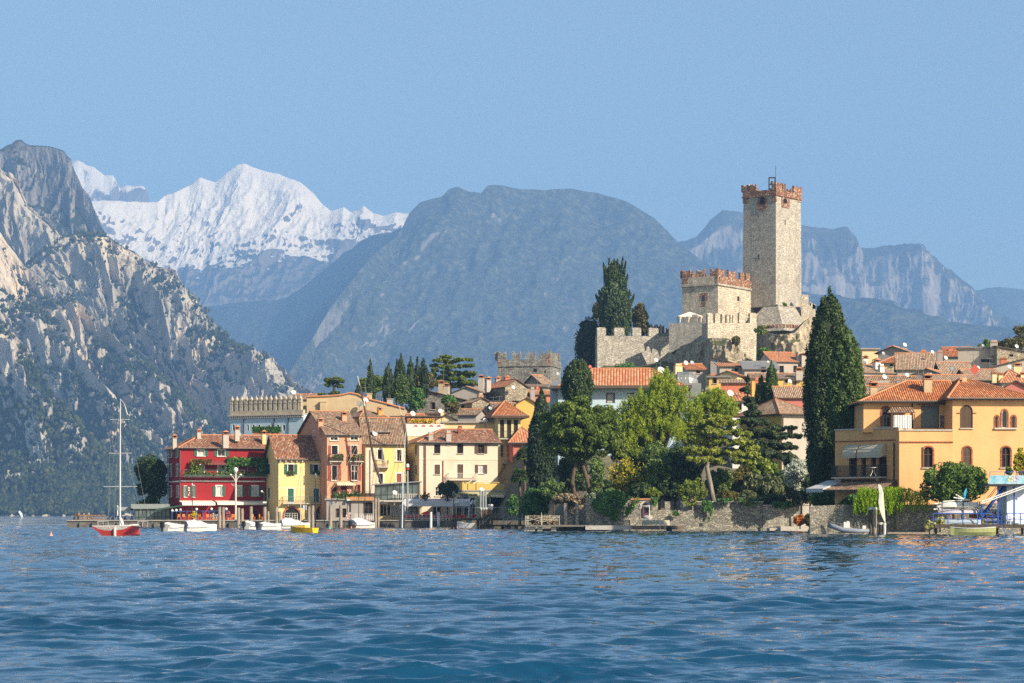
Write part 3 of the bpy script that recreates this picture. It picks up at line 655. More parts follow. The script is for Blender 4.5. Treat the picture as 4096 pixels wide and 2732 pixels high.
            m.add(q, [(0, 1, 4), (2, 3, 5), (1, 2, 5, 4), (3, 0, 4, 5), (0, 3, 2, 1)], 1)
        else: m.box(lx - a - .07, lx + a + .07, ly - b - .07, ly + b + .07, zt - ch, zt - ch + .12, 1); m.box(lx - a * .8, lx + a * .8, ly - b * .8, ly + b * .8, zt - ch + .12, zt, 3 if cap == 'dark' else 0)
        return m.build('chimney', [M_(wall), M_('rdg'), M_('brk'), M_('dk')], s.rf or s.e)
    def balcony(s, face, r, depth=1.0, rail='irn', slab=.14, gap=.12, r0=.02, belly=False, brackets=True):
        """balcony: r pixel rect of the railing, floor at its bottom"""
        u0, u1, z0, z1 = s.rect(face, r)
        m = MB(); s.fb(m, face, u0, u1, .002, depth, z0 - slab, z0)
        if brackets:
            for u in (u0 + (u1 - u0) * .12, u1 - (u1 - u0) * .12): s.fb(m, face, u - .08, u + .08, .002, depth * .7, z0 - slab - .28, z0 - slab)
        b = m.build('balcony', M_('cst'), s.e); m = MB()
        e = depth - .06
        m.beam(s.pt(face, u0 + .03, e, z1), s.pt(face, u1 - .03, e, z1), .05); m.beam(s.pt(face, u0 + .03, .0, z1), s.pt(face, u0 + .03, e, z1), .05); m.beam(s.pt(face, u1 - .03, .0, z1), s.pt(face, u1 - .03, e, z1), .05)
        m.beam(s.pt(face, u0 + .03, e, z0 + .1), s.pt(face, u1 - .03, e, z0 + .1), .035)
        n = max(3, int((u1 - u0) / gap))
        for i in range(n + 1):
            u = u0 + .03 + (u1 - u0 - .06) * i / n
            if belly: m.tube([s.pt(face, u, e, z0), s.pt(face, u, e + .16, z0 + (z1 - z0) * .3), s.pt(face, u, e + .02, z0 + (z1 - z0) * .65), s.pt(face, u, e, z1)], r0, 5, cap=False)
            else: m.beam(s.pt(face, u, e, z0), s.pt(face, u, e, z1), r0 * 1.6)
        k = max(2, int(depth / gap))
        for i in range(k):
            for u in (u0 + .03, u1 - .03): m.beam(s.pt(face, u, e * i / k, z0), s.pt(face, u, e * i / k, z1), r0 * 1.6)
        m.build('railing', M_(rail), b); return b
    def pipe(s, face, px, py0, py1, mat='gut', r=.06):
        u, z1 = s.uz(face, px, py0); _, z0 = s.uz(face, px, py1)
        m = MB(); m.tube([s.pt(face, u, .1, z0), s.pt(face, u, .1, z1)], r, 6); return m.build('drainpipe', M_(mat), s.e)
    def band(s, face, px0, px1, py, h=.12, d=.05, mat='wfr', name='string_course'):
        u0, z = s.uz(face, px0, py); u1, _ = s.uz(face, px1, py)
        m = MB(); s.fb(m, face, min(u0, u1), max(u0, u1), .002, d, z - h / 2, z + h / 2); return m.build(name, M_(mat), s.e)
    def awning(s, face, r, depth=1.2, mat=None, drop=.25, name='awning', thick=.03):
        u0, u1, z0, z1 = s.rect(face, r); m = MB(); q = lambda u, n, z: s.pt(face, u, n, z)
        for a in (0, thick): m.quad(q(u0, .03, z1 - a), q(u1, .03, z1 - a), q(u1, depth, z0 + drop - a), q(u0, depth, z0 + drop - a))
        n = max(4, int((u1 - u0) / .3))
        for i in range(n):
            a, b = u0 + (u1 - u0) * i / n, u0 + (u1 - u0) * (i + 1) / n; c = (a + b) / 2
            m.add([q(a, depth, z0 + drop), q(b, depth, z0 + drop), q(b, depth, z0 + .04), q(c, depth, z0 - .03), q(a, depth, z0 + .04)], [(0, 1, 2, 3, 4)])
        for u in (u0, u1): m.add([q(u, .03, z1), q(u, depth, z0 + drop), q(u, depth, z0 + drop - .15), q(u, .03, z1 - .2)], [(0, 1, 2, 3)])
        return m.build(name, mat or plain('awning_canvas', (.72, .68, .60), .8), s.e)
def slope(m, pts, th=.13):
    """one roof plane, first edge is the eave; UV in metres"""
    e = (pts[1] - pts[0]).normalized(); n = (pts[1] - pts[0]).cross(pts[-1] - pts[0]).normalized()
    if n.z < 0: n = -n
    v = n.cross(e).normalized()
    if v.z < 0: v = -v
    k = len(pts); b = [p - Vector((0, 0, th)) for p in pts]
    uv = [((p).dot(e) + 50, (p - pts[0]).dot(v)) for p in pts]
    order = list(range(k))
    if (pts[1] - pts[0]).cross(pts[2] - pts[1]).z < 0: order = order[::-1]
    m.add([pts[i] for i in order], [tuple(range(k))], 0, [[uv[i] for i in order]])
    m.add(b, [tuple(order[::-1])], 1)
    for i in range(k): m.add([pts[i], pts[(i + 1) % k], b[(i + 1) % k], b[i]], [(0, 1, 2, 3)], 1)
def ground():
    xs = np.linspace(-135, 190, 131); ys = np.concatenate([np.linspace(244, 400, 157), np.linspace(404, 900, 70)])
    V = np.array([(x, y, gz(x, y)) for y in ys for x in xs]); n = len(xs); idx = np.arange(len(V)).reshape(len(ys), n)
    Fc = np.stack([idx[:-1, :-1], idx[:-1, 1:], idx[1:, 1:], idx[1:, :-1]], -1).reshape(-1, 4)
    t = NT('town_ground'); co = t.coord(); nn = t.noise(co, .25, 6, .65)
    t.bsdf(t.ramp(nn, [(.3, (.10, .085, .06)), (.5, (.16, .14, .10)), (.7, (.07, .085, .035))]), .95, t.bump(nn, .3))
    tag(np_mesh('ground', V, Fc, t.m, smooth=True), kind='structure')
    # quay wall and paving along the harbour, in front of the left houses
    m = MB(); q = plain('quay_concrete', (.13, .12, .11), .9, .4, 1.2, bump=.05)
    m.box(-68, -1.5, 369.2, 372.0, -2.5, 1.0, 0); m.box(-68, -1.5, 369.0, 398, 1.0, 1.16, 1)
    for i in range(34): m.box(-66 + i * 1.9, -65.4 + i * 1.9, 368.8, 369.2, -2, .8, 0)
    tag(m.build('quay', [q, plain('quay_paving', (.30, .28, .25), .9, .25, 1.5)]), kind='structure')
ground()
# ---------------------------------------------------------------- harbour front, left to right
def flowers(parent, name, p0, p1, n, h=.3, spread=.16, cols=('leaf_box', 'flower_pink')):
    """planter box filling: leaves and blossom as many small faces"""
    p0, p1 = Vector(p0), Vector(p1); C = np.array([p0 + (p1 - p0) * random.random() for _ in range(n)]) + rng.normal(0, 1, (n, 3)) * [spread, spread, h * .5] + [0, 0, h * .6]
    V, Fc = leafquads(C, .16, rng); o = np_mesh(name, V, Fc, cols if not isinstance(cols[0], str) else LM('box'), parent)
    return o
def leafquads(C, s, r, nrm=None, asp=.6, jit=.9, droop=0.0):
    """one leaf-sized quad per centre"""
    n = len(C); d = r.normal(0, 1, (n, 3))
    if nrm is not None: d = nrm + d * jit
    d /= np.linalg.norm(d, axis=1)[:, None] + 1e-9
    a = r.normal(0, 1, (n, 3)); a[:, 2] -= droop * 3; a -= (a * d).sum(1)[:, None] * d; a /= np.linalg.norm(a, axis=1)[:, None] + 1e-9
    b = np.cross(d, a); sz = (s * r.uniform(.6, 1.4, n))[:, None] if np.isscalar(s) else (s * r.uniform(.6, 1.4, n))[:, None]
    V = np.stack([C - a * sz, C - b * sz * asp, C + a * sz, C + b * sz * asp], 1).reshape(-1, 3)
    return V, np.arange(n * 4).reshape(n, 4)
def LM(k):
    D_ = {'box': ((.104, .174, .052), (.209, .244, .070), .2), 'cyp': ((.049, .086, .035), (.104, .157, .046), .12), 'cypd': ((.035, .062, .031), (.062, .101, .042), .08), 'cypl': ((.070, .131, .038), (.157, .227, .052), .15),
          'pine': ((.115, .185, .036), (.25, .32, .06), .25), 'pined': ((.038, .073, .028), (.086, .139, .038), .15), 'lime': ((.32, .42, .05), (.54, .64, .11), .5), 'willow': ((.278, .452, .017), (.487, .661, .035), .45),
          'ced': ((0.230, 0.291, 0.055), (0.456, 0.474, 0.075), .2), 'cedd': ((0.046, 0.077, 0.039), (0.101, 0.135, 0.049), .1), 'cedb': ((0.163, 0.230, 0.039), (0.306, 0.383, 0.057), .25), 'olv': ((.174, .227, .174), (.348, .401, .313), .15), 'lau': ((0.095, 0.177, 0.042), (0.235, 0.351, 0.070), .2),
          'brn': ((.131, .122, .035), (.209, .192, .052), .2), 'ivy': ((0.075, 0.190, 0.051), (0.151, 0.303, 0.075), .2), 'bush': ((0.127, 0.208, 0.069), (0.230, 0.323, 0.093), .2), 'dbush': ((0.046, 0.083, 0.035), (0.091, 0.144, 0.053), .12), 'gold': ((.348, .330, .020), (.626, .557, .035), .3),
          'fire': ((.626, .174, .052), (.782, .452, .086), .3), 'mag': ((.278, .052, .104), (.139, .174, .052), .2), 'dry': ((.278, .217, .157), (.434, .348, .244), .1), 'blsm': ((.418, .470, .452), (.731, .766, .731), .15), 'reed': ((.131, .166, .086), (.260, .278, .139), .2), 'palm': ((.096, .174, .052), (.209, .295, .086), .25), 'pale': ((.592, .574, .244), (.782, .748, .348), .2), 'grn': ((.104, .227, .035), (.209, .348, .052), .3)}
    c, c2, tr = D_[k]; return leafmat('leaf_' + k, c, c2, tr)
# --- red hotel
h = House('hotel', 'red three-storey hotel with green shutters and white awnings', 722, 1059, 384, 19, 10, eave=1790, z0=1.16, cat='hotel', wall='red')
for r in ((790, 1798, 818, 1824), (871, 1798, 900, 1825)): h.win('f', r, sh='open', sf=.42, sur=.14, pane='cur' if r[0] < 800 else 'gl')
for r in ((797, 1860, 816, 1900), (871, 1860, 899, 1900)): h.win('f', r, kind='door', sur=.12, sill=False)
for r in ((865, 1944, 886, 1984), (948, 1944, 966, 1984), (1008, 1944, 1032, 1984)): h.win('f', r, sh='open', sf=.55, sur=.16, pane='cur')
for r in ((737, 1944, 746, 1988), (769, 1942, 777, 1988)): h.win('f', r, sh='open', sf=.6, sur=.08, pane='gl')
for r in ((681, 1799, 690, 1828), (705, 1799, 714, 1828), (681, 1858, 689, 1904), (706, 1858, 715, 1904)): h.win('l', r, sh='left', sf=.5, sur=.12, pane='cur')
for r in ((681, 1944, 688, 1988), (707, 1944, 715, 1988)): h.win('l', r, sur=.12, pane='cur')
for r in ((850, 2040, 872, 2080), (1010, 2042, 1030, 2080)): h.win('f', r, kind='door', frm='bsh', sill=False, pane='dk')
h.walls('x'); h.roof('hip', 2.15, .5, 'Tred', hip=(4.2, 0))
for px, a, b in ((698, 1738, 1772), (795, 1717, 1740), ): h.chim(px, a, b, .62, 2.2 if px < 750 else 4.6, 'lgr')
h.chim(902, 1724, 1768, .9, 1.6, 'lgr'); h.chim(948, 1704, 1740, .72, 4.6, 'lgr')
h.band('f', 722, 1059, 1924, .2, .10); h.band('l', 722, 671, 1925, .2, .10)
h.pipe('l', 722.6, 1800, 2000, 'gut'); h.pipe('l', 672, 1795, 2000, 'gut')
b = h.balcony('f', (731, 1880, 1058, 1907), 1.25, 'gsh', gap=.5, brackets=False);
u0, u1, z0, z1 = h.rect('f', (731, 1890, 1058, 1906))
m = MB(); m.box(u0, u1, -1.5, -1.27, z0 - .02, z0 + .22); pl = m.build('flower_box', plain('planter_green', (.05, .09, .07), .7), b)
flowers(pl, 'flowers', (u0, -1.38, z0 + .2), (u1, -1.38, z0 + .2), 700, .3, .12)
h.awning('f', (812, 1844, 915, 1860), 1.4, plain('dark_red_canvas', (.22, .05, .05), .8), .2)
h.awning('f', (716, 2002, 848, 2022), 2.6, None, .45); h.awning('f', (858, 2002, 1052, 2020), 2.2, None, .45)
# little sign letters, standing one over the other between the windows
m = MB()
for i in range(4):
    for j in range(3):
        u, z = h.uz('f', 750 + j * 3.4, 1948 + i * 9.5)
        if (i * 3 + j) % 4 != 3 or i == 0: m.box(u, u + .10, -.05, -.003, z - .24, z - (.0 if j % 2 else .08))
m.build('lettering', M_('wfr'), h.e)
# climbers on the balcony
def climber(parent, name, H, r, n, mat, s=.2, nd=.5, n0=.3):
    u0, u1, z0, z1 = H.rect('f', r); C = np.stack([rng.uniform(u0, u1, n), -n0 - np.abs(rng.normal(0, nd, n)), rng.uniform(z0, z1, n)], -1)
    q = fbm(C * 1.1, 3, seed=4) ; C = C[q > -.12]; V, Fc = leafquads(C, s, rng); return np_mesh(name, V, Fc, mat, parent)
climber(b, 'climbing_plant', h, (758, 1842, 800, 1898), 1500, LM('cedb'), .18, .4, .6)
climber(b, 'climbing_plant', h, (765, 1838, 840, 1858), 1100, LM('brn'), .16, .4, .8)
u0, u1, z0, z1 = h.rect('f', (908, 1836, 1057, 1902))
m = MB()
for i in range(5): m.beam((u0 + (u1 - u0) * i / 4, -1.2, z0), (u0 + (u1 - u0) * i / 4, -1.2, z1 - .8), .06)
for yy in (-1.2, -.1): m.beam((u0, yy, z1 - .8), (u1, yy, z1 - .8), .06)
pg = m.build('pergola_frame', M_('dsh'), b)
n = 5200; C = np.stack([rng.uniform(u0 - .2, u1 + .1, n), rng.uniform(-1.6, 0, n), z1 - .45 + rng.normal(0, .26, n)], -1)
C2 = np.stack([rng.normal(u1 - .45, .38, 1800), rng.uniform(-1.6, -.5, 1800), rng.uniform(z0, z1, 1800)], -1); C3 = np.stack([rng.normal(u0 + .4, .3, 700), rng.uniform(-1.6, -.8, 700), rng.uniform(z0, z1, 700)], -1)
V, Fc = leafquads(np.concatenate([C, C2, C3]), .2, rng); np_mesh('climbing_plant', V, Fc, LM('ivy'), pg)
# rooftop hedge terrace behind the red hotel
m = MB(); D = 397; x0, x1 = PX(1010, D), PX(1122, D); zb = PZ(1737, D); m.box(x0, x1, D, D + .5, zb, zb + .35)
hb = m.build('roof_hedge', plain('terracotta_trough', (.42, .17, .10), .8)); tag(hb, 'clipped green hedge in terracotta troughs above the red hotel roof', 'hedge')
C = np.stack([rng.uniform(x0, x1, 6000), rng.uniform(D - .15, D + .7, 6000), rng.uniform(zb + .3, zb + 1.2, 6000)], -1); V, Fc = leafquads(C, .16, rng); np_mesh('foliage', V, Fc, LM('ivy'), hb)
# --- yellow house
h = House('tower_house', 'tall narrow yellow house end between the red hotel and the green-shuttered yellow house', 994, 1062, 391, 17, 6, eave=1757, z0=1.16, wall='yel')
h.win('f', (1027, 1788, 1044, 1818), sh='closed'); h.walls('x'); h.roof('sb', .6, .35, 'Told'); h.chim(1056, 1722, 1790, .62, -1.0, 'yel')
h = House('yellow_house', 'yellow harbour house with two green-shuttered windows and arches below', 1110, 1306, 380, 17, 9.8, eave=1836, z0=1.16, wall='yel')
for r in ((1151, 1857, 1175, 1897), (1253, 1857, 1276, 1896)): f = h.win('f', r, sh='open', sf=.5, pane='dk', sur=.12, mull=False); u0, u1, z0, z1 = h.rect('f', r); flowers(f, 'flowers', (u0, -.2, z0), (u1, -.2, z0), 160, .3, .1)
for r in ((1151, 1954, 1175, 2007), (1254, 1954, 1276, 2007)): h.win('f', r, kind='door', sh='closed', sill=False, sur=.12)
for r in ((1136, 2031, 1200, 2080), (1262, 2033, 1298, 2080)): h.win('f', r, kind='door', frm='bsh', pane='dk', arch=1.3, sill=False, sur=.28, surm='brk', mull=False, name='archway')
for r in ((1066, 1858, 1081, 1896), (1071, 1951, 1080, 1990)): h.win('l', r, sh='closed', sur=.1)
h.walls('gx', 3.9); h.roof('gx', 3.9, .45, 'Tred')
h.balcony('f', (1128, 1987, 1314, 2013), .95, 'dsh', gap=.14, r0=.012); h.band('f', 1110, 1306, 1952, .06, .03)
m = MB()
for i in range(9):
    u = .4 + (h.L - .8) * i / 8; m.box(u - .11, u + .11, -.42, -.003, h.zE - .42, h.zE - .16)
m.build('corbel', M_('cst'), h.e); h.pipe('f', 1112, 1840, 2060)
# --- salmon house
h = House('salmon_house', 'tall salmon house with red shutters and iron balconies', 1308, 1447, 378, 20, 18, eave=1738, z0=1.16, wall='sal')
for r in ((1322, 1748, 1351, 1762), (1402, 1747, 1432, 1761)): h.win('f', r, sur=.12)
for r in ((1326, 1782, 1351, 1818), (1404, 1782, 1430, 1818)): h.win('f', r, kind='door', sh='left', sf=.4, shm='rsh', sill=False, pane='dk', mull=False)
h.win('f', (1327, 1862, 1349, 1922), kind='door', sh='open', sf=.62, shm='rsh', pane='dk', mull=False); h.win('f', (1405, 1862, 1431, 1922), kind='door', sh='open', sf=.45, shm='rsh', pane='dk')
for r in ((1325, 1950, 1348, 1992), (1365, 1945, 1387, 1992), (1420, 1940, 1440, 1992)): h.win('f', r, kind='door', frm='rsh', sill=False, pane='dk')
h.win('l', (1252, 1725, 1261, 1743)); h.walls('gx', 4.0); h.roof('gx', 4.0, .4, 'Told')
for r in ((1313, 1817, 1369, 1845), (1394, 1817, 1450, 1845)): bb = h.balcony('f', r, .8, 'irn'); u0, u1, z0, z1 = h.rect('f', r); flowers(bb, 'flowers', (u0 + .5, -.7, z0 + .4), (u1, -.7, z0 + .5), 170, .4, .12)
h.chim(1281, 1672, 1714, .75, 3, 'sal'); h.chim(1376, 1646, 1680, .75, 6.5, 'sal')
cream = plain('cream_canvas', (.72, .62, .42), .8); h.awning('f', (1340, 1928, 1382, 1942), 1.3, cream, .3); h.awning('f', (1384, 1928, 1418, 1942), .9, cream, .3)
# terrace on the salmon house's ground floor, with its planting
h2 = House('terrace_cafe', 'flat-roofed brown cafe front with flowered terrace under the salmon house', 1306, 1496, 372.5, 0, 5, eave=2000, z0=1.16, cat='cafe', wall='gry')
for r in ((1391, 2006, 1403, 2048), (1455, 2010, 1490, 2062), (1345, 2035, 1385, 2070)): h2.win('f', r, frm='bsh', pane='cur' if r[0] == 1391 else 'dk', sill=False, sur=.06)
h2.walls('x'); h2.roof('flat', 0, .25, 'flat'); m = MB(); m.box(h2.L * .42, h2.L, -.5, -.27, h2.zE - .1, h2.zE + .5); m.build('fascia_board', wood('cafe_fascia_wood', (.50, .27, .12), (8, 8, 1)), h2.e)
flowers(h2.e, 'flowers', (1.0, .1, h2.zE + .25), (h2.L * .75, .1, h2.zE + .25), 900, .55, .25)
h2.balcony('f', (1322, 1966, 1480, 1993), .05, 'irn', brackets=False, gap=.25)
# --- second yellow house with quoin strip
h = House('yellow_house', 'bright yellow house with pale corner strip, small balcony and dormer', 1461, 1622, 384, 8, 13, eave=1776, z0=1.16, wall='yel2')
for r in ((1510, 1798, 1528, 1838), (1587, 1799, 1606, 1845), (1587, 1894, 1606, 1928), (1512, 1894, 1532, 1932)): h.win('f', r, sur=.22, pane='dk', frm='wfr', mull=False, sh='closed' if r[0] == 1587 and r[1] > 1850 else None, shm='rsh')
h.walls('gx', 4.4); h.roof('gx', 4.4, .5, 'Told'); h.balcony('f', (1509, 1841, 1554, 1868), .9, 'wir')
u0, u1, z0, z1 = h.rect('f', (1462, 1790, 1500, 2000)); m = MB(); m.box(u0, u1, -.06, -.003, z0, z1); m.build('pilaster', plain('pale_stone', (.62, .56, .46), .85, .2), h.e); h.pipe('f', 1480, 1800, 2000, r=.09)
D = 387.5; x0, x1 = PX(1496, D) - h.fr.A.x, PX(1570, D) - h.fr.A.x; zb, zt = PZ(1747, D) - h.z0, PZ(1730, D) - h.z0
m = MB(); m.box(x0 + .2, x1 - .2, 2.4, 5, zb - .8, zt, 0); m.box(x0 - .2, x1 + .2, 1.9, 6, zt, zt + .14, 1)
for i in range(4): m.box(x0 + .5 + i * (x1 - x0 - 1) / 4, x0 + .5 + (i + .78) * (x1 - x0 - 1) / 4, 2.36, 2.42, zb, zt - .1, 2)
m.build('dormer', [wood('dormer_wood', (.42, .17, .06)), M_('slat'), M_('gl')], h.rf)
# glass veranda in front of it
def veranda(name, label, px0, px1, D, pyt0, pyt1, pyb, dep, n, frm, cat='veranda', roofm=None, over=.4, gl='veranda_glass'):
    z0 = PZ(pyb, D); e = empty(name, label, cat, (PX(px0, D), D, z0)); L = PX(px1, D) - PX(px0, D); ha, hb = PZ(pyt0, D) - z0, PZ(pyt1, D) - z0; m = MB()
    for i in range(n + 1):
        t = i / n; m.box(L * t - .05, L * t + .05, 0, .1, 0, ha + (hb - ha) * t)
        if i in (0, n): m.box(L * t - .05, L * t + .05, dep - .1, dep, 0, ha + (hb - ha) * t)
    for f in (.02, .33, .97): m.beam((0, .05, ha * f), (L, .05, hb * f), .09)
    for x, hh in ((0, ha), (L, hb)): m.beam((x, 0, hh * .97), (x, dep, hh * .97), .09)
    m.build('frame', frm, e); m = MB()
    m.prism([(0.06, .06, .05), (L - .06, .06, .05), (L - .06, .06, hb * .95), (.06, .06, ha * .95)], (0, .02, 0)); m.prism([(.0, .2, .05), (0, dep - .1, .05), (0, dep - .1, ha * .95), (0, .2, ha * .95)], (.02, 0, 0))
    m.build('glazing', glass(gl, (.10, .13, .13), .12), e); m = MB()
    m.prism([(-over, -over, ha), (L + over, -over, hb), (L + over, -over, hb + .14), (-over, -over, ha + .14)], (0, dep + over, 0)); m.build('roof', roofm or M_('slat'), e)
    return e, L, ha, hb
v, L, ha, hb = veranda('glass_veranda', 'glazed upstairs veranda with a slanting grey roof beside the beige house', 1500, 1675, 378, 1940, 1928, 2000, 4.5, 7, plain('veranda_frame', (.05, .06, .06), .5), roofm=plain('veranda_roof', (.30, .33, .37), .45))
m = MB()
for i in range(15):
    x = L * .42 + L * .58 * i / 14; m.tube([(x, -.75, 0), (x + .02, -.95, .3), (x, -.78, .75), (x, -.75, .9)], .045, 5)
m.beam((L * .42, -.75, .92), (L, -.75, .92), .07); m.build('railing', M_('wir'), v)
m = MB(); m.box(-.3, L + .2, -1.0, 4.5, -.3, -.02); m.build('floor', M_('cst'), v)
h = House('arcade', 'low cream arcade with three small arches under the glass veranda', 1515, 1676, 379.5, 0, 4, eave=2002, z0=1.16, cat='arcade', wall='crm')
for a in (1522, 1534, 1550): h.win('f', (a, 2018, a + 11, 2062), kind='door', arch=.6, pane='dk', sill=False, sur=0, mull=False, frm='cst', name='archway')
h.win('f', (1565, 2025, 1596, 2062), pane='cur', frm='wfr'); h.win('f', (1625, 2030, 1668, 2075), pane='cur', frm='bsh'); h.walls('x'); h.roof('sb', .3, .5, 'Tpal')
h.awning('f', (1472, 2003, 1555, 2015), 2.2, plain('grey_canvas', (.46, .47, .50), .8), .3)
# --- beige house
h = House('beige_house', 'large beige house with brown shutters and curved white balcony', 1677, 1991, 384, 14, 12, eave=1768, z0=1.16, wall='bei')
for r in ((1738, 1779, 1760, 1814), (1830, 1777, 1852, 1814)): h.win('f', r, pane='dk', frm='bsh', sur=.06, mull=False)
h.win('f', (1912, 1779, 1936, 1814), sh='open', shm='bsh', frm='bsh', sur=.05, pane='dk'); h.win('f', (1738, 1858, 1760, 1897), sh='closed', shm='bsh', sur=.06); h.win('f', (1829, 1857, 1853, 1913), kind='door', sh='closed', shm='bsh', sur=.06, sill=False); h.win('f', (1913, 1859, 1936, 1894), sh='open', shm='bsh', sur=.06, pane='cur')
h.win('f', (1741, 1948, 1764, 1984), pane='dk', frm='wfr', sur=.08)
for r in ((1623, 1780, 1630, 1818), (1660, 1778, 1668, 1817), (1660, 1860, 1668, 1897)): h.win('l', r, sh='closed', shm='dsh', sur=.05)
h.win('f', (1735, 2030, 1760, 2072), pane='dk', frm='bsh', sill=False)
h.walls('x'); h.roof('hip', 2.25, .55, 'Tred', hip=(5, 0)); h.balcony('f', (1790, 1893, 1906, 1919), 1.15, 'wir', belly=True, r0=.025, gap=.2)
h.band('f', 1677, 1991, 1836, .28, .05, 'bei'); h.band('l', 1677, 1613, 1837, .28, .05, 'bei')
for px, mt in ((1697, 'gut'), (1702, 'rsh'), (1772, 'rsh')): h.pipe('f', px, 1776 if px < 1770 else 1842, 2000, mt, .08)
h.chim(1722, 1728, 1756, .75, 1.2, 'lgr', 'plain'); h.chim(1793, 1722, 1758, .8, 1.4, 'lgr', 'plain'); h.chim(1838, 1703, 1733, .5, 5.5, 'brk', 'plain')
# hotel ground floor with terrace at its right
h = House('hotel_terrace', 'olive-yellow hotel front with a parapet terrace and white loungers', 1821, 2046, 378, 9, 6, eave=1966, z0=1.16, cat='hotel', wall='ygr')
for r in ((1828, 1988, 1846, 2066), (1856, 1988, 1874, 2066), (1880, 1990, 1900, 2060)): h.win('f', r, kind='door', pane='gl', sill=False, frm='wfr', sur=.08)
h.win('f', (1962, 1984, 2030, 2068), kind='door', pane='dk', sill=False, frm='irn', sur=0); h.walls('x'); h.roof('flat', 0, .12, 'flat')
h.awning('f', (1962, 1979, 2012, 1990), 1.3, cream, .2); h.awning('f', (1850, 1981, 1872, 1990), .8, plain('green_canvas', (.10, .16, .13), .8), .2)
m = MB(); z = h.zE + .26
for px in (1852, 1876, 1909, 1996): u, _ = h.uz('f', px, 1960); m.box(u - .16, u + .16, -.1, .2, z, z + 1.15)
m.box(0, h.L * .86, .02, .12, z, z + 1.0); m.box(0, h.L, -.12, .22, z + 1.16, z + 1.24); m.build('parapet', M_('dyl'), h.e)
m = MB()
for k in (.16, .28, .5): m.beam((h.L * k, .9, z + .75), (h.L * k + 1.4, 1.6, z + 1.5), .07); m.beam((h.L * k + .2, .9, z + .3), (h.L * k + .9, 1.2, z + 1.2), .05); m.beam((h.L * k + 1.2, .9, z + .2), (h.L * k + .5, 1.2, z + 1.2), .05)
m.build('lounger_frame', M_('wfr'), h.e)
def text(parent, s, loc, size, mat, rot=(R(90), 0, 0), ext=.02, name='lettering', sx=1.0):
    c = bpy.data.curves.new(name, 'FONT'); c.body = s; c.size = size; c.extrude = ext; c.align_x = 'LEFT'; c.materials.append(mat)
    o = bpy.data.objects.new(name, c); COL.objects.link(o); o.location = loc; o.rotation_euler = rot; o.scale = (sx, 1, 1)
    bpy.context.view_layer.update(); me = bpy.data.meshes.new_from_object(o.evaluated_get(bpy.context.evaluated_depsgraph_get())); bpy.data.objects.remove(o)
    q = bpy.data.objects.new(name, me); COL.objects.link(q); q.location = loc; q.rotation_euler = rot; q.scale = (sx, 1, 1); q.parent = parent; return q
u, z = h.uz('f', 1838, 1982); text(h.e, 'HOTEL', (u, -.05, z), .44, M_('dk')); u, z = h.uz('f', 1878, 1982); text(h.e, 'MALCESINE', (u, -.05, z), .40, M_('dk'), sx=.62)
# --- olive-yellow tall house, pink house
h = House('olive_house', 'tall olive-yellow house with wide tiled eaves and upper balcony', 1993, 2082, 397, 8, 11, eave=1662, z0=1.16, wall='ygr')
for r in ((2001, 1680, 2016, 1752), (2029, 1680, 2044, 1752), (2056, 1680, 2071, 1750)): h.win('f', r, kind='door', pane='dk', frm='bsh', sur=.03, sill=False)
for r in ((2003, 1778, 2014, 1830), (2030, 1778, 2042, 1830), (2004, 1872, 2014, 1930), (2030, 1872, 2042, 1930)): h.win('f', r, kind='door', arch=.35, sur=.1, sill=False, frm='cst')
h.walls('x'); h.roof('hip', 2.6, 1.3, 'Torg', hip=5); h.balcony('f', (1972, 1727, 2074, 1755), 1.2, 'irn', gap=.2); h.balcony('f', (2000, 1828, 2048, 1852), .9, 'cst', gap=.25)
h = House('pink_house', 'pink house with pale tiled eaves behind the palms', 2047, 2150, 392, 6, 9, eave=1770, z0=1.16, wall='pnk')
h.win('f', (2092, 1786, 2116, 1830), sh='closed', shm='dsh', sur=.15); h.win('f', (2094, 1870, 2116, 1910), sur=.12); h.walls('x'); h.roof('hip', 2.6, .7, 'Tbig', hip=4.5); h.pipe('f', 2052, 1785, 1990, 'rsh', .1)
m = MB(); m.box(1.0, 5, -1.2, 0, 3.4, 3.55); m.build('tiled_canopy', M_('Tbrt'), h.e)
# ---------------------------------------------------------------- hillside houses
def hs(label, pxL, pxR, D, th, dep, eave, ridge, kind, wall, roof, wins=(), chims=(), over=.4, lw=(), base=None, cat='house'):
    """one hillside house; ridge = photo row of its ridge (or of the high side)"""
    name = {'stn': 'stone_house', 'stg': 'stone_house'}.get(wall, 'house')
    if name == 'house':
        for k in ('cream', 'orange', 'grey', 'ochre', 'terracotta', 'white', 'tan', 'blue', 'pink', 'yellow'):
            if k in label.split(' roof')[0].split(): name = k + '_house'; break
    zE = PZ(eave, D); h = House(name, label, pxL, pxR, D, th, dep, eave=eave, z0=min(gz(PX((pxL + pxR) / 2, D), D + dep / 2) - .4, zE - 4.5), wall=wall, cat=cat)
    far = {'gx': dep / 2, 'hip': dep / 2, 'gy': 0, 'sb': dep, 'sr': 0, 'sl': 0, 'flat': 0}[kind]
    rise = max(.3, PZ(ridge, D + far) - zE) if kind != 'flat' else 0
    for wv in wins: h.win('f', wv, pane='dk' if len(wv) < 5 else wv[4], sur=.08, frm='bsh', mull=False)
    for wv in lw: h.win('l', wv, pane='dk', sur=.08, frm='bsh', mull=False)
    h.walls(kind if kind in ('gx', 'gy', 'sb', 'sr', 'sl') else 'x', rise); h.roof(kind, rise, over, roof, hip=min(h.L, dep) * .48 if kind == 'hip' else None, gutter=False)
    for c in chims: h.chim(*c)
    return h
hs('tan weathered house with tiled roof behind the long battlemented wall', 1180, 1262, 446, 5, 8, 1597, 1578, 'gx', 'tan', 'Told')
